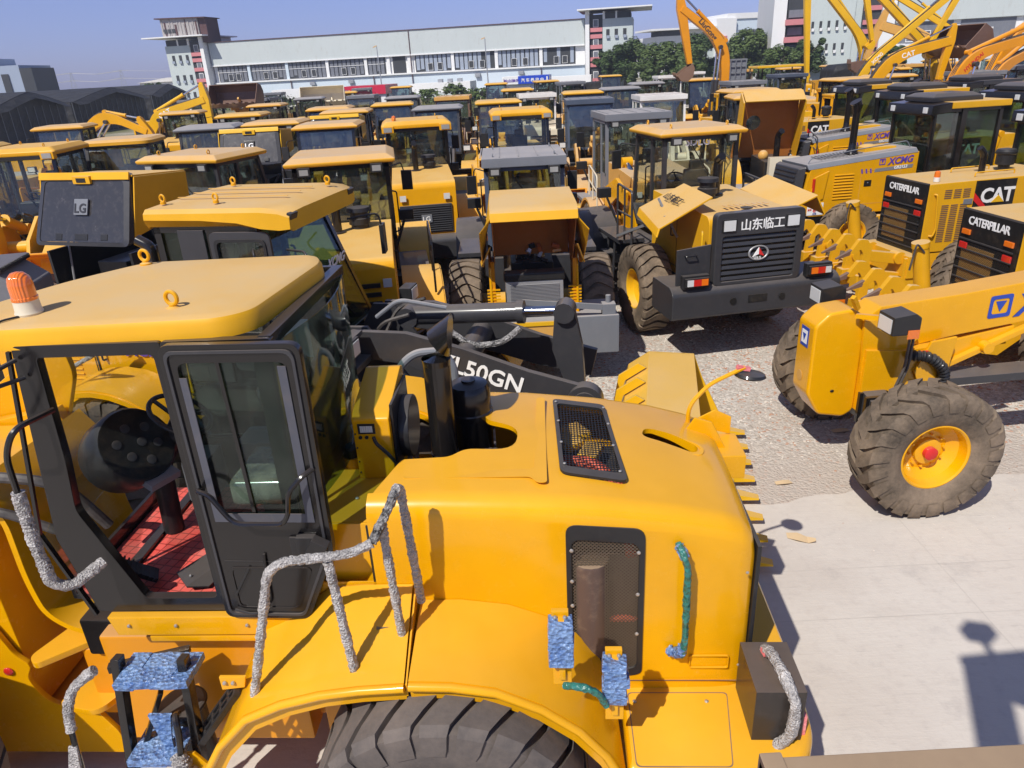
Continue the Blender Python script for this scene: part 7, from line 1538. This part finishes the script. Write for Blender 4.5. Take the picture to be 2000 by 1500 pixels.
part('blue_wall', 'wall_far_blue', t, (5, 8, -.2, 0, 0, 8)); part('grey_wall', 'wall_grey_green', t, (8, 13, -.3, 0, 0, 8.6)); part('white_block', 'wall_white', t, (13, 18, -1, 18, 0, 12.2)); part('hall', 'wall_pale_blue', t, (18, 40, 0, 18, 0, 12.0)); part('roof_wall', 'wall_white', t, (16, 34, -.3, 12, 12.0, 13.2))
for i in range(5): part('window', 'window_dark', t, (9 + i * .8, 9.3 + i * .8, -.4, -.3, 5.4, 6.8))
part('balcony', 'wall_pink', t, (13.4, 15.6, -1.6, -1, 7.4, 8.4))
for i in range(12): part('window', 'curtain_grey', t, (19 + i * 1.6, 20.2 + i * 1.6, -.1, 0, 5.6, 9.6))
# far left: blue building, low roofs, pylons
t = thing('office_building', 'pale blue building with dark glass stripes at the far left edge', 'building', (-101, 165, 0), 5); part('wall', 'wall_far_blue', t, (-14, 3.2, 0, 14, 0, 9.6)); part('glass_strip', 'window_dark', t, (-.6, .8, -.2, 0, 1.5, 8.0)); part('glass_strip', 'window_dark', t, (3.2, 5.6, -.1, 10, 0, 9.0)); part('roof_block', 'wall_far_blue', t, (-9, -1, 1, 8, 9.6, 11.0))
for i, (x, y, w, h, c, l) in enumerate(((-78, 190, 14, 5.8, 'wall_white', 'low white roofed shed behind the first black tarpaulin shed'), (-66, 205, 9, 6.0, 'wall_white', 'low pale shed between the tarpaulin sheds and the left tower'), (-85, 230, 20, 5.4, 'wall_far_blue', 'long low bluish shed on the far left horizon'), (-59, 215, 10, 6.2, 'cream_paint', 'small cream house roof beside the tree at the left tower'))):
    t = thing('low_shed', l, 'shed', (x, y, 0), 0, 'low sheds on the left horizon'); part('wall', c, t, (-w / 2, w / 2, 0, 8, 0, h - .8)); m = MB(); m.prism([(-w / 2 - .5, h - .8), (w / 2 + .5, h - .8), (0, h + .1)], 'y', -.5, 8.5); m.build('roof', 'mid_grey_paint' if i % 2 else 'white_paint', t)
for x, y, l in ((-212, 400, 'faint lattice pylon, left one on the far left horizon'), (-187, 400, 'faint lattice pylon, right one on the far left horizon')):
    t = thing('pylon', l, 'pylon', (x, y, 0), 0, 'pylons on the left horizon'); m = MB()
    for sx in (-1, 1): m.bar((sx * 2, 0, 0), (sx * .3, 0, 12), .16)
    for z in (2, 4, 6, 8, 10): w = 2 - z * .14; m.bar((-w, 0, z), (w * .85, 0, z + 2), .1); m.bar((w, 0, z), (-w * .85, 0, z + 2), .1)
    for z in (8.2, 11.6): m.bar((-4.5, 0, z), (4.5, 0, z), .14)
    m.build('lattice', 'galvanised', t)
t = thing('power_line', 'thin power lines strung between the far left pylons', 'power line', (0, 400, 0), 0); m = MB()
for z in (8.0, 11.5):
    for q in range(3):
        xs = [(-260, z), (-236, z - 1.4), (-212, z), (-199, z - 1.0), (-187, z), (-160, z - 1.5), (-120, z)]; m.tube([(x, q * 2 - 2, zz) for x, zz in xs], .05, 4)
m.build('wires', 'galvanised', t)
# black tarpaulin sheds
def tarp_shed(x0, x1, y, depth, h, label, skew=0, at=(0, 0)):
    t = thing('tarpaulin_shed', label, 'shed', (at[0], at[1], 0), skew, 'black tarpaulin sheds'); w = x1 - x0; k = 10
    arc = [(w * i / k, h + 1.25 * (.35 * math.sin(math.pi * i / k) + .65 * (1 - abs(1 - 2 * i / k)))) for i in range(k + 1)]
    m = MB(); m.strip([(a, -.3, z) for a, z in arc], [(a, depth, z) for a, z in arc], .05); m.build('roof', 'black_tarp', t)
    m = MB(); m.prism([(0, 0), (w, 0)] + [(a, z - .06) for a, z in reversed(arc)], 'y', 0, .05); m.build('front_sheet', 'black_tarp', t)
    for sx in (0, w): m = MB(); m.box(sx - .05, sx + .05, 0.06, depth, 0, h); m.build('side_sheet', 'grey_tarp' if sx == 0 and 'nearest and' in label else 'black_tarp', t)
    m = MB(); m.strip([(a, -.9, z - .55 if 0 < i < k else z - .3) for i, (a, z) in enumerate(arc)], [(a, -.3, z - .02) for a, z in arc], .03); m.build('valance', 'black_tarp', t)
    n = max(4, int(w / 1.2))
    for i in range(n + 1): 
        m = MB(); a = w * i / n; m.cyl((a, -.1, 0), (a, -.1, h + .0), .035, n=6); m.build('post', 'mid_grey_paint', t)
    for i in range(n):
        m = MB(); m.bar((w * i / n, -.1, 1.2), (w * (i + 1) / n, -.1, 2.6), .025); m.bar((w * i / n, -.1, 2.6), (w * (i + 1) / n, -.1, 1.2), .025); m.build('brace', 'dark_grey_paint', t)
for (x, y, w, l) in ((-44.5, 69.0, 11.9, 'nearest and largest black tarpaulin shed at the left edge with grey side sheets'), (-45.6, 84.5, 17.5, 'second tarpaulin shed with a humped black roof, right of the nearest one'), (-46.4, 106.0, 12.0, 'third tarpaulin shed, nearest the left tower')): tarp_shed(0, w, 0, 14, 3.3, l, 90, (x, y))
# ---------------------------------------------------------------- trees
def tree(x, y, h, rad, label, mat='leaf_mid', n=1500, seed=0, trunk=.28, base=.3, group='trees beyond the yard', leafsz=.28):
    r_ = random.Random(seed); t = thing('tree', label, 'tree', (x, y, 0), r_.uniform(0, 360), group)
    m = MB(); m.tube([(0, 0, 0), (.1, 0, h * .3), (-.1, .1, h * .65)], [trunk, trunk * .7, trunk * .35], 8)
    blobs = []
    for k in range(22):
        a = r_.uniform(0, 6.28); q = r_.uniform(.15, .85) * rad; z = h * (base + (1 - base) * r_.random() ** .8 * .9); s = rad * r_.uniform(.18, .42) * (1.1 - .4 * z / h)
        blobs.append((math.cos(a) * q, math.sin(a) * q, z, s))
        if k % 2 == 0: m.tube([(0, 0, h * r_.uniform(.2, .45)), (math.cos(a) * q * .5, math.sin(a) * q * .5, z * .8), (math.cos(a) * q, math.sin(a) * q, z)], [trunk * .45, trunk * .25, .03], 5)
    m.build('trunk', 'bark', t)
    c = MB()
    for _ in range(n):
        bx_, by, bz, s = r_.choice(blobs); d = Vector((r_.gauss(0, 1), r_.gauss(0, 1), r_.gauss(0, .8))).normalized() * s * (r_.random() ** .35); p = Vector((bx_, by, min(h * 1.02, bz + d.z))) + Vector((d.x, d.y, 0))
        nrm = (d.normalized() + Vector((r_.uniform(-.6, .6), r_.uniform(-.6, .6), r_.uniform(-.2, .8)))).normalized(); X, Yv, Z = frame(nrm); q = leafsz * r_.uniform(.6, 1.4)
        c.add([tuple(p - X * q), tuple(p + Yv * q * .6), tuple(p + X * q), tuple(p - Yv * q * .6 + Z * q * .3)], [(0, 1, 2, 3)])
    o = c.build('crown', mat, t, 0, 2, 1); return t
TL = [(21.5, 128, 7.6, 4.0, 'dark rounded tree just right of the right stair tower', 'leaf_dark'), (19.0, 133, 6.6, 3.0, 'dark tree half hidden beside the right stair tower', 'leaf_dark'), (25.5, 124, 6.6, 4.6, 'broad mid-green tree left of the arching excavator stick', 'leaf_mid'), (30.0, 122, 6.9, 4.4, 'leafy tree behind the arching excavator stick', 'leaf_mid'),
      (33.6, 127, 7.6, 4.4, 'tree under the arch of the excavator boom', 'leaf_dark'), (37.5, 121, 8.4, 4.6, 'tallest bushy tree right of the excavator boom', 'leaf_mid'), (41.5, 124, 8.0, 4.4, 'bushy tree in front of the white canopy building', 'leaf_mid'), (35.0, 114, 5.6, 3.6, 'lower bushy tree before the tallest tree', 'leaf_mid'), (41.0, 113, 5.4, 3.8, 'wide low tree left of the grey steel cage', 'leaf_mid'),
      (45.5, 116, 6.4, 3.8, 'tree right of the grey steel cage', 'leaf_dark'), (28.0, 115, 4.6, 3.2, 'low bush-like tree behind the soil-filled bucket', 'leaf_mid'), (22.5, 117, 4.2, 3.0, 'low shrubby tree at the foot of the dark tree by the tower', 'leaf_mid'), (55.0, 108, 4.6, 2.6, 'small dark tree before the grey-green office block', 'leaf_dark'), (-60.5, 140, 5.2, 2.6, 'dark narrow tree left of the left stair tower', 'leaf_dark')]
for i, (x, y, h, r_, l, mt) in enumerate(TL): tree(x, y, h * (.93 if i % 2 else 1), r_ * .92, l, mt, 6500, i + 1, leafsz=.21)
BL = [(-46, 133, 2.4, 4.0, 'hedge bush at the foot of the left tower'), (-41, 131, 2.2, 3.5, 'bush right of the raised brown bucket'), (-36, 130, 2.0, 3.0, 'low bush under the first factory window'), (-5.5, 112, 3.0, 2.6, 'round bush in the weeds right of the cream annex'), (-9.5, 111, 2.0, 3.0, 'scrubby bush in front of the cream annex'), (-2.5, 113, 1.8, 2.6, 'low bush left of the white lamp pole'), (9.5, 112, 1.8, 2.4, 'bush beside the blue signed shop'), (14.5, 116, 1.7, 3.0, 'bush at the foot of the right stair tower'), (36, 100, 2.6, 2.4, 'purplish bare shrub before the bushy trees')]
for i, (x, y, h, r_, l) in enumerate(BL): tree(x, y, h, r_, l, 'leaf_mid', 700, 50 + i, .1, .1, 'bushes along the yard edge', .22).name = 'bush'
# weeds strip
def weeds():
    m = MB(); r_ = random.Random(21)
    for _ in range(26000):
        x = r_.uniform(-30, 62); y = r_.uniform(68, 116) if x > -4 else r_.uniform(96, 120)
        if r_.random() < .35 and y < 80: continue
        h = r_.uniform(.15, .55) * (1.6 if r_.random() < .1 else 1); a = r_.uniform(0, 3.14); w = r_.uniform(.05, .12) * 1.6; dx, dy = math.cos(a) * w, math.sin(a) * w; lx, ly = r_.uniform(-.15, .15), r_.uniform(-.15, .15)
        m.add([(x - dx, y - dy, 0), (x + dx, y + dy, 0), (x + lx, y + ly, h)], [(0, 1, 2)])
    tag(m.build('weeds', 'grass_blade', None, 0, 2, 1), 'rough weeds and dry grass along the far edge of the yard', 'weeds', kind='stuff')
weeds()
# ---------------------------------------------------------------- unseen steel frame added to cast the shadow on the concrete, and the beam at the lower right corner
def unshadow(x, y, z): k = z / SUN.z; return (x + SUN.x * k, y + SUN.y * k, z)
t = thing('shadow_frame', 'unseen steel post and brace with floodlight behind the camera, added to cast a shadow', 'frame', (0, 0, 0)); H_ = 6.4
def US(x, y): return Vector(unshadow(x, y, H_))
a = US(3.55, 4.25); b = US(3.15, 3.55); c = US(5.4, 4.35); 
m = MB(); m.bar(US(3.74, 4.46), US(3.12, 3.1), .30, .08); m.bar(US(3.6, 4.36), US(6.5, 4.5), .36, .08, up=(0, 0, 1)); m.bar(US(3.75, 4.30), US(5.0, 3.2), .32, .08); m.build('frame_bars', 'brown_shaded_metal', t)
p = US(3.92, 4.82); m = MB(); m.cyl(US(3.86, 4.50), p, .03, n=8); m.obox(tuple(p), (.22, .14, .16), (0, 20, 0)); m.build('floodlight', 'black_plastic', t)
pb = US(3.2, 3.0); m = MB(); m.bar(pb, (pb.x - 1.0, pb.y - 2.5, 0), .12); m.build('leg', 'brown_shaded_metal', t)
m = MB(); M_ = Matrix.Translation((.70, .90, 3.56)); m.M = M_; m.box(-.30, 1.1, -.30, .0, -.05, .0); m.box(-.30, -.26, -.30, .006, -.04, .006); o = m.build('steel_beam', 'brown_shaded_metal', None, .004); tag(o, 'worn brown steel beam edge crossing the lower right corner of the picture', 'beam')
cfg_arm = dict(arm_pts=[(2.7, 1.95), (3.2, 1.98), (3.7, 1.6), (4.0, 1.1), (4.25, .55)], bucket_at=(4.15, .05), roll=22)
for c_ in cfgs.values(): c_.update(cfg_arm)
SPOTS = [
    ('lgf', -10.98, 19.51, -86, 'yellow loader facing the camera with lamps in its roof corners, near the left edge'),
    ('round', -9.84, 21.41, -84, 'loader with a wide rounded tan roof and clear windscreen, left of the white LG badges'),
    ('tan', -4.77, 23.2, -88, 'loader with a long yellow roof between the two raised hoods with white LG badges'),
    ('tan', -2.5, 11.59, 98, 'large tan-roofed loader directly behind the dark grey lift arms'),
    ('lg', -1.98, 18.81, 97, 'yellow loader with roof corner lamps and an LG badge on its closed rear grille'),
    ('lgf', 0.59, 24.13, -88, 'yellow loader with roof corner lamps directly behind the flat grey roof'),
    ('grey', 3.41, 17.67, 94, 'loader with a flat grey cab and tan hood, left of the loader with Chinese characters'),
    ('blue', 3.24, 28.71, -92, 'loader with a tall blue-grey cab, left of the flat grey cab with the tan hood'),
    ('tan', -6.95, 33.94, -88, 'loader with a tan roof behind the right-hand raised LG hood'),
    ('orange', -4.57, 34.83, -85, 'small orange-yellow roofed loader in the middle of the yard, behind the corner-lamp loader'),
    ('dark', -2.13, 29.57, -90, 'loader with a dark glassy cab standing just behind and right of the corner-lamp loader'),
    ('old', -1.96, 38.2, -92, 'old yellow loader with an open rusty frame, left of the clear blue windscreen'),
    ('orange', -0.01, 31.8, -88, 'loader with a weathered orange roof behind the clear blue windscreen'),
    ('white', 1.79, 32.7, 92, 'dirty white loader with a dark windscreen in the centre of the yard'),
    ('orange', 3.89, 36.48, -92, 'loader with a bright tan-yellow roof and blue-grey cab, right of the white loader'),
    ('dark', 5.8, 38.63, -88, 'loader with a black roof and orange writing over its windscreen'),
    ('white', 5.67, 28.82, -90, 'white loader with white pillars directly behind the loader with Chinese characters'),
    ('tan', 9.03, 29.89, -85, 'loader with a long tan roof just above the bonnet tipped forward with a round hole'),
    ('dark', 8.14, 41.09, 90, 'loader with a tall dark glass cab in front of the grey-green stair tower'),
    ('white', 11.66, 51.6, 92, 'cream loader with a small cab and rounded hood near the trees'),
    ('tan', 11.43, 45.5, -90, 'loader with a tan roof and tall windows in front of the trees'),
    ('grey', 11.35, 34.25, 92, 'grey cabbed loader right of the tan roof with tall windows'),
    ('tan', 15.01, 35.16, -84, 'loader with a broad dusty tan roof left of the long black roofs'),
    ('old', 25.64, 47.11, 92, 'loader with a rusty brown roof below the crossed excavator booms'),
    ('tan', 17.52, 33.19, 94, 'loader with a tan roof below the raised rusty bucket'),
    ('grey', 20.0, 31.07, 90, 'grey caged cab loader at the right edge below the orange arms'),
    ('blue', 15.89, 41.06, 92, 'low blue-grey loader under the tall yellow excavator stick'),
    ('orange', -14.23, 21.53, -80, 'orange loader with a brown shaded cab at the extreme left edge'),
    ('tan', -16.25, 30.28, -80, 'tan-roofed loader behind the left corner-lamp loader, in front of the black sheds'),
    ('orange', -9.97, 29.3, 92, 'loader with a thin orange roof in front of the yellow excavators'),
    ('dark', -8.92, 25.09, -84, 'loader with a black windscreen right of the wide rounded tan roof'),
    ('dark', -4.89, 42.53, -90, 'dark grey cab with a pale front panel in the middle distance'),
    ('grey', -7.82, 47.53, -90, 'loader with a grey boxy cab in front of the red shop'),
    ('dark', -11.35, 46.74, 94, 'dark loader under the white raised bucket'),
    ('orange', 1.16, 42.15, 90, 'loader with yellow roof below the white and blue shop sign'),
    ('grey', -19.01, 66.04, 92, 'dark grey loader below the raised brown bucket'),
    ('tan', -11.79, 38.97, 92, 'cream loader in front of the hedge by the left tower'),
    ('old', 18.3, 57.64, 90, 'old loader with torn cab beside the grey cage'),
    ('tan', -14.35, 34.83, 98, 'tan-roofed loader under the yellow excavator boom on the left'),
]
for k, x, y, h, l in SPOTS: place(k, x, y, h, l)
hooded(-6.1, 13.2, 72, 'loader with a big dark tipped-up hood panel bearing a raised grey LG square', big=True)
hooded(-6.9, 22.8, 90, 'loader with a tipped-up dark hood and white LG badge, left one of the two', red=True, big=False)
hooded(-5.55, 27.6, 92, 'loader with a tipped-up dark hood and white LG badge, right one of the two', red=True, big=False)
# far rows filled between the placed machines
OCC = [(o.location.x + 1.8 * math.cos(o.rotation_euler.z), o.location.y + 1.8 * math.sin(o.rotation_euler.z)) for o in S.objects if o.parent is None and o.get('category') in ('wheel loader', 'motor grader')]
rf = random.Random(77)
names_ = {'lg': 'loader with lamp corners in its yellow roof', 'tan': 'loader with a dusty tan roof', 'round': 'loader with a rounded tan roof', 'grey': 'loader with a flat grey cab', 'blue': 'loader with a blue-grey cab', 'white': 'white loader', 'old': 'rusty old yellow loader', 'orange': 'loader with an orange-yellow roof', 'dark': 'loader with a dark cab'}
ords = ['first', 'second', 'third', 'fourth', 'fifth', 'sixth', 'seventh', 'eighth', 'ninth', 'tenth', 'eleventh', 'twelfth', 'thirteenth', 'fourteenth', 'fifteenth', 'sixteenth', 'seventeenth', 'eighteenth', 'nineteenth', 'twentieth']
rows = [(34.5, 'nearest far row'), (42.7, 'second far row'), (50.9, 'third far row'), (59, 'last full row'), (67, 'rearmost row')]
for ry, rn in rows:
    x = -ry * .38; i = 0
    while x < ry * .74:
        y = ry + rf.uniform(-1.2, 1.2)
        skip = (ry > 48 and -8 < x < 6 and rf.random() < .3) or (ry > 62 and rf.random() < .4) or (x > 13 and ry < 50 and rf.random() < .25)
        if not skip and all(abs(ox - x) > 3.05 or abs(oy - y) > 8.0 for ox, oy in OCC) and i < 20:
            hd = rf.choice([90, -88, -90, 95, -86]) + rf.uniform(-3, 3); k = rf.choice(['tan', 'grey', 'old', 'orange', 'white', 'dark', 'blue', 'tan', 'orange', 'round'])
            place(k, x - 1.8 * math.cos(R(hd)), y - 1.8 * math.sin(R(hd)), hd, '%s, %s from left in the %s' % (names_[k], ords[i], rn)); i += 1; OCC.append((x, y))
        x += rf.uniform(3.2, 3.9)
# loaders with lifted buckets
def lifted(x, y, rz, label, mat, bucket, zb=3.3, roll=-25, **kw):
    wheel_loader(dict(paint=mat, rear='slots', roof='flat', roof_mat='mid_grey_paint', cab='dark_grey_paint', detail=False, arm=mat if mat != 'yellow_dusty' else 'rust_brown', bucket=bucket, arm_pts=[(2.7, 1.95), (3.5, 2.5), (4.3, 2.9), (4.9, 3.2), (5.3, zb + .2)], bucket_at=(5.2, zb), roll=roll, crank=[(4.0, 3.8), (4.2, 3.2), (4.5, 3.0)], **kw), (x, y, 0), rz, label, GL)
lifted(-15.2, 53, -95, 'loader holding a brown rusty bucket high in the air before the factory', 'old_yellow', 'rust_brown', 2.9, 20)
lifted(-12.8, 60, -82, 'loader with a raised cream-white bucket left of the red shop', 'cream_paint', 'cream_paint', 2.4, 25)
lifted(25.6, 37.0, 200, 'loader lifting a rusty red-brown bucket above the cabs at the right', 'old_yellow', 'rust_brown', 3.7, 30, bucket_w=1.2)
# machine with its bonnet tipped forward, inside of the shell facing the camera
TB = wheel_loader(dict(cfg_arm, paint='yellow_dusty', open=1, rear='none', roof='slab', roof_mat='roof_tan', cab='dark_grey_paint', rail='dark_grey_paint', detail=False, bumper='mid_grey_paint'), (8.05, 22.9, 0), 84, 'loader with a huge yellow bonnet tipped forward, its brown inside and round hole showing', GL)
m = MB(); w0, w1 = .8, .95
A_ = [(-.25, w0, 3.62), (-.25, -w0, 3.62), (.35, -w1, 1.7), (.35, w1, 1.7)]
rd = [(-.25 + (3.62 - z) * .3125, y, z) for y, z in [(.42 + .2 * math.cos(2 * math.pi * k / 20), 2.72 + .2 * math.sin(2 * math.pi * k / 20)) for k in range(20)]]
m.plate(A_[0], A_[1], A_[2], A_[3], .03); o = m.build('tipped_bonnet', 'bonnet_inside', TB, .005)
cm_ = MB(); cm_.cyl((-2, .40, 2.74), (2, .40, 2.74), .21, n=20); o.data = cut(o, [cm_]).data
for sy in (-1, 1):
    m = MB(); m.prism([(-.25, 3.62), (.35, 1.7), (-.2, 1.75), (-.55, 2.5), (-.75, 3.35)], 'y', sy * .86 - .02, sy * .86 + .02); m.build('bonnet_side', 'near_roof_paint', o, .005)
m = MB(); m.plate((-.25, w0 + .03, 3.62), (-.78, w0 + .03, 3.36), (-.78, -w0 - .03, 3.36), (-.25, -w0 - .03, 3.62), .03); m.build('bonnet_end', 'near_roof_paint', o, .005)
m = MB(); m.box(-1.6, .2, -.35, .35, 1.2, 1.8); m.build('engine', 'black_plastic', TB, .03); m = MB(); m.sphere((-.9, .25, 1.9), .15); m.build('air_tank', 'old_yellow', TB); m = MB(); m.tube(fil([(-.6, -.2, 1.8), (-.6, -.2, 2.4), (-.8, -.25, 2.55)], .1), .09, 10); m.build('exhaust_pipe', 'black_paint', TB)
m = MB(); m.box(-1.95, -1.7, -.55, .3, 1.2, 1.95); m.build('radiator', 'cream_paint', TB, .01)
# ---------------------------------------------------------------- excavators
excavator((11.6, 38, 0), 180, 'excavator with an arched orange boom lettered LiuGong and a soil-brown bucket, before the trees', [(.5, 1.8), (.55, 5.1), (2.75, 6.7), (2.25, 4.3)], (.34, .52, .30), 'orange_yellow', 'soil_brown', ('LiuGong', .34, .55, 'dark_grey_paint'), scale=.9, bsize=.7)
excavator((21.6, 45, 0), 180, 'excavator with a tall thin yellow boom running out of the top of the picture', [(.5, 1.8), (.45, 4.7), (4.3, 8.7), (3.75, 3.4)], (.4, .5, .3), 'lemon_yellow', 'lemon_yellow', scale=.8, bsize=.5)
excavator((15.7, 36, 0), 0, 'excavator whose yellow boom rises to the right and crosses another boom', [(.5, 1.9), (1.3, 3.9), (5.2, 7.0), (4.0, 4.4)], (.34, .36, .26), 'lemon_yellow', 'lemon_yellow', ('XCMG', .2, .55, 'white_decal'), scale=.6, bsize=.35)
excavator((22.0, 37.5, 0), 180, 'excavator whose yellow boom rises to the left and crosses another boom', [(.5, 1.9), (1.2, 4.2), (4.9, 7.4), (4.2, 4.9)], (.34, .36, .26), 'lemon_yellow', 'lemon_yellow', scale=.6, bsize=.35)
excavator((13.9, 31, 0), 0, 'excavator with a low yellow boom bearing CAT in white at the right', [(.5, 1.9), (1.5, 4.2), (3.9, 4.7), (3.7, 3.3)], (.36, .46, .3), 'yellow_dusty', 'rust_brown', ('CAT', .26, .6, 'white_decal'), scale=.65, bsize=.4)
excavator((17.0, 30.0, 0), 8, 'orange excavator at the right edge with HYUNDAI on its boom', [(.3, 1.9), (1.0, 4.1), (5.2, 5.0), (5.4, 3.0)], (.4, .48, .3), 'orange_yellow', 'rust_brown', ('HYUNDAI', .2, .35, 'red_decal'), scale=.9, bsize=.8)
excavator((20.5, 33.5, 0), 15, 'orange excavator with a steep boom behind the lettered orange one', [(.3, 1.9), (1.6, 4.8), (5.0, 5.8), (6.0, 3.6)], (.4, .5, .3), 'orange_yellow', 'rust_brown', ('CAT', .3, .5, 'white_decal'), scale=.9, bsize=.8)
excavator((24.5, 41, 0), 170, 'excavator with red cloth on its stick behind the rusty raised bucket', [(.3, 1.9), (1.4, 4.6), (4.4, 5.6), (4.9, 4.0)], (.5, .6, .4), 'old_yellow', 'rust_brown', scale=.9, bsize=.7)
excavator((27.0, 44, 0), 165, 'excavator with a thin yellow boom at the far right behind the orange ones', [(.3, 1.9), (1.0, 4.9), (4.8, 7.2), (5.4, 5.0)], (.34, .4, .26), 'lemon_yellow', 'rust_brown', scale=.65, bsize=.4)
excavator((19.5, 31.5, 0), 25, 'excavator with a short orange boom and black hoses low at the right edge', [(.3, 1.9), (1.2, 3.6), (3.6, 4.3), (4.4, 3.0)], (.4, .5, .3), 'orange_yellow', 'rust_brown', scale=.8, bsize=.5)
excavator((-18.6, 40, 0), 0, 'yellow excavator with a CAT boom and hanging stick at the left, before the left tower', [(.5, 1.8), (1.2, 3.2), (3.8, 3.85), (3.9, 2.0)], (.4, .6, .3), 'lemon_yellow', 'rust_brown', ('CAT', .36, .5, 'white_decal'), cabm='lemon_yellow', scale=.9, bsize=.7)
excavator((-22.2, 39, 0), 0, 'yellow excavator with a low humped boom covered in hoses, in front of the black sheds', [(.6, 1.8), (2.6, 3.5), (4.6, 2.5), (5.1, 1.5)], (.4, .6, .3), 'yellow_dusty', 'rust_brown', scale=.9, bsize=.7)
excavator((-18.4, 86, 0), 0, 'small yellow excavator in front of the red sign band', [(.3, 1.6), (.9, 3.2), (2.6, 2.4), (3.4, 1.0)], (.4, .5, .3), 'yellow_dusty', 'rust_brown', scale=.7, bsize=.6)
# yellow canopy roller, steel cage, tarpaulin-covered machine
t = thing('road_roller', 'road roller with a thin yellow canopy on posts in front of the trees', 'road roller', (19.6, 55, 0), 0)
m = MB(); m.box(-1.6, 1.8, -1.0, 1.0, 3.6, 3.75); m.build('canopy', 'lemon_yellow', t, .03)
for x in (-1.5, -.6, 1.5):
    for y in (-.9, .9): m = MB(); m.bar((x, y, 1.4), (x, y, 3.6), .07); m.build('post', 'black_paint', t)
m = MB(); m.box(-2.4, .4, -.8, .8, .7, 1.7); m.box(.4, 2.6, -.5, .5, .7, 1.2); m.build('body', 'lemon_yellow', t, .05)
for x, n_ in ((2.2, 'drum'), (-1.7, 'rear_wheel')): m = MB(); m.cyl((x, -1, .75), (x, 1, .75), .75, n=24); m.build(n_, 'rust_brown' if n_ == 'drum' else 'tyre_rubber', t)
seat_parts(t, -.8, 0, 1.5)
t = thing('steel_cage', 'grey steel cage standing on end in front of the trees', 'cage', (14.6, 50, 0), -8); m = MB()
for i in range(5): m.bar((i * .32, 0, 1.6), (i * .32, 0, 4.3), .05); 
for i in range(8): m.bar((0, 0, 1.6 + i * .385), (1.28, 0, 1.6 + i * .385), .05)
m.box(-.05, 1.35, .1, .5, 1.5, 4.3); m.build('grid', 'mid_grey_paint', t); m = MB(); m.box(-.3, 1.6, -.4, .9, 0, 1.6); m.build('base_frame', 'dark_grey_paint', t)
t = thing('covered_machine', 'machine under a black tarpaulin beside the tall yellow boom', 'covered machine', (24.0, 53, 0), 0); m = MB(); m.loft([[(-1.8, -1.2, 0), (1.8, -1.2, 0), (1.8, 1.2, 0), (-1.8, 1.2, 0)], [(-1.6, -1.1, 3.3), (1.6, -1.1, 3.4), (1.6, 1.1, 3.4), (-1.6, 1.1, 3.3)], [(-1.3, -.8, 3.6), (1.2, -.8, 3.7), (1.2, .8, 3.7), (-1.3, .8, 3.6)]]); m.build('tarpaulin', 'black_tarp', t, .1, 2)
t = thing('covered_machine', 'tall machine wrapped in grey-black netting right of the blue signed shop', 'covered machine', (5.9, 52, 0), 0); m = MB(); m.loft([[(-1.2, -1.0, 0), (1.2, -1.0, 0), (1.2, 1.0, 0), (-1.2, 1.0, 0)], [(-.8, -.9, 3.3), (.9, -.9, 3.4), (.9, .9, 3.4), (-.8, .9, 3.3)]]); m.build('netting', 'black_tarp', t, .08, 2)
# yellow parts standing between the rows at left: fixed bucket of the machine at the left edge and grey box
t = thing('toolbox', 'grey lidded battery box with a dark lid at the left edge above the foreground roof', 'box', (-7.2, 10.2, 0), 10)
m = MB(); m.prism([(-.7, 1.6), (.5, 1.6), (.5, 2.2), (.2, 2.45), (-.7, 2.45)], 'y', -.5, .5); m.build('body', 'mid_grey_paint', t, .03); m = MB(); m.box(-.72, .3, -.5, .5, 2.45, 2.53); m.build('lid', 'dark_grey_paint', t, .03); m = MB(); m.box(-.5, .3, -.4, .4, 0, 1.6); m.build('stand', 'black_paint', t)

# ---------------------------------------------------------------- thin summer haze
hb = MB().box(-330, 330, -60, 470, -1.0, 60).build('haze', None); hb['kind'] = 'stuff'; hb['label'] = 'thin pale haze in the air over the yard'
hm = bpy.data.materials.new('haze'); hm.use_nodes = True; hn = hm.node_tree; hn.nodes.clear(); ho = hn.nodes.new('ShaderNodeOutputMaterial'); hv = hn.nodes.new('ShaderNodeVolumePrincipled')
hv.inputs['Color'].default_value = (.86, .90, 1, 1); hv.inputs['Density'].default_value = .0007; hv.inputs['Anisotropy'].default_value = .3; hn.links.new(hv.outputs[0], ho.inputs['Volume']); hb.data.materials.append(hm)
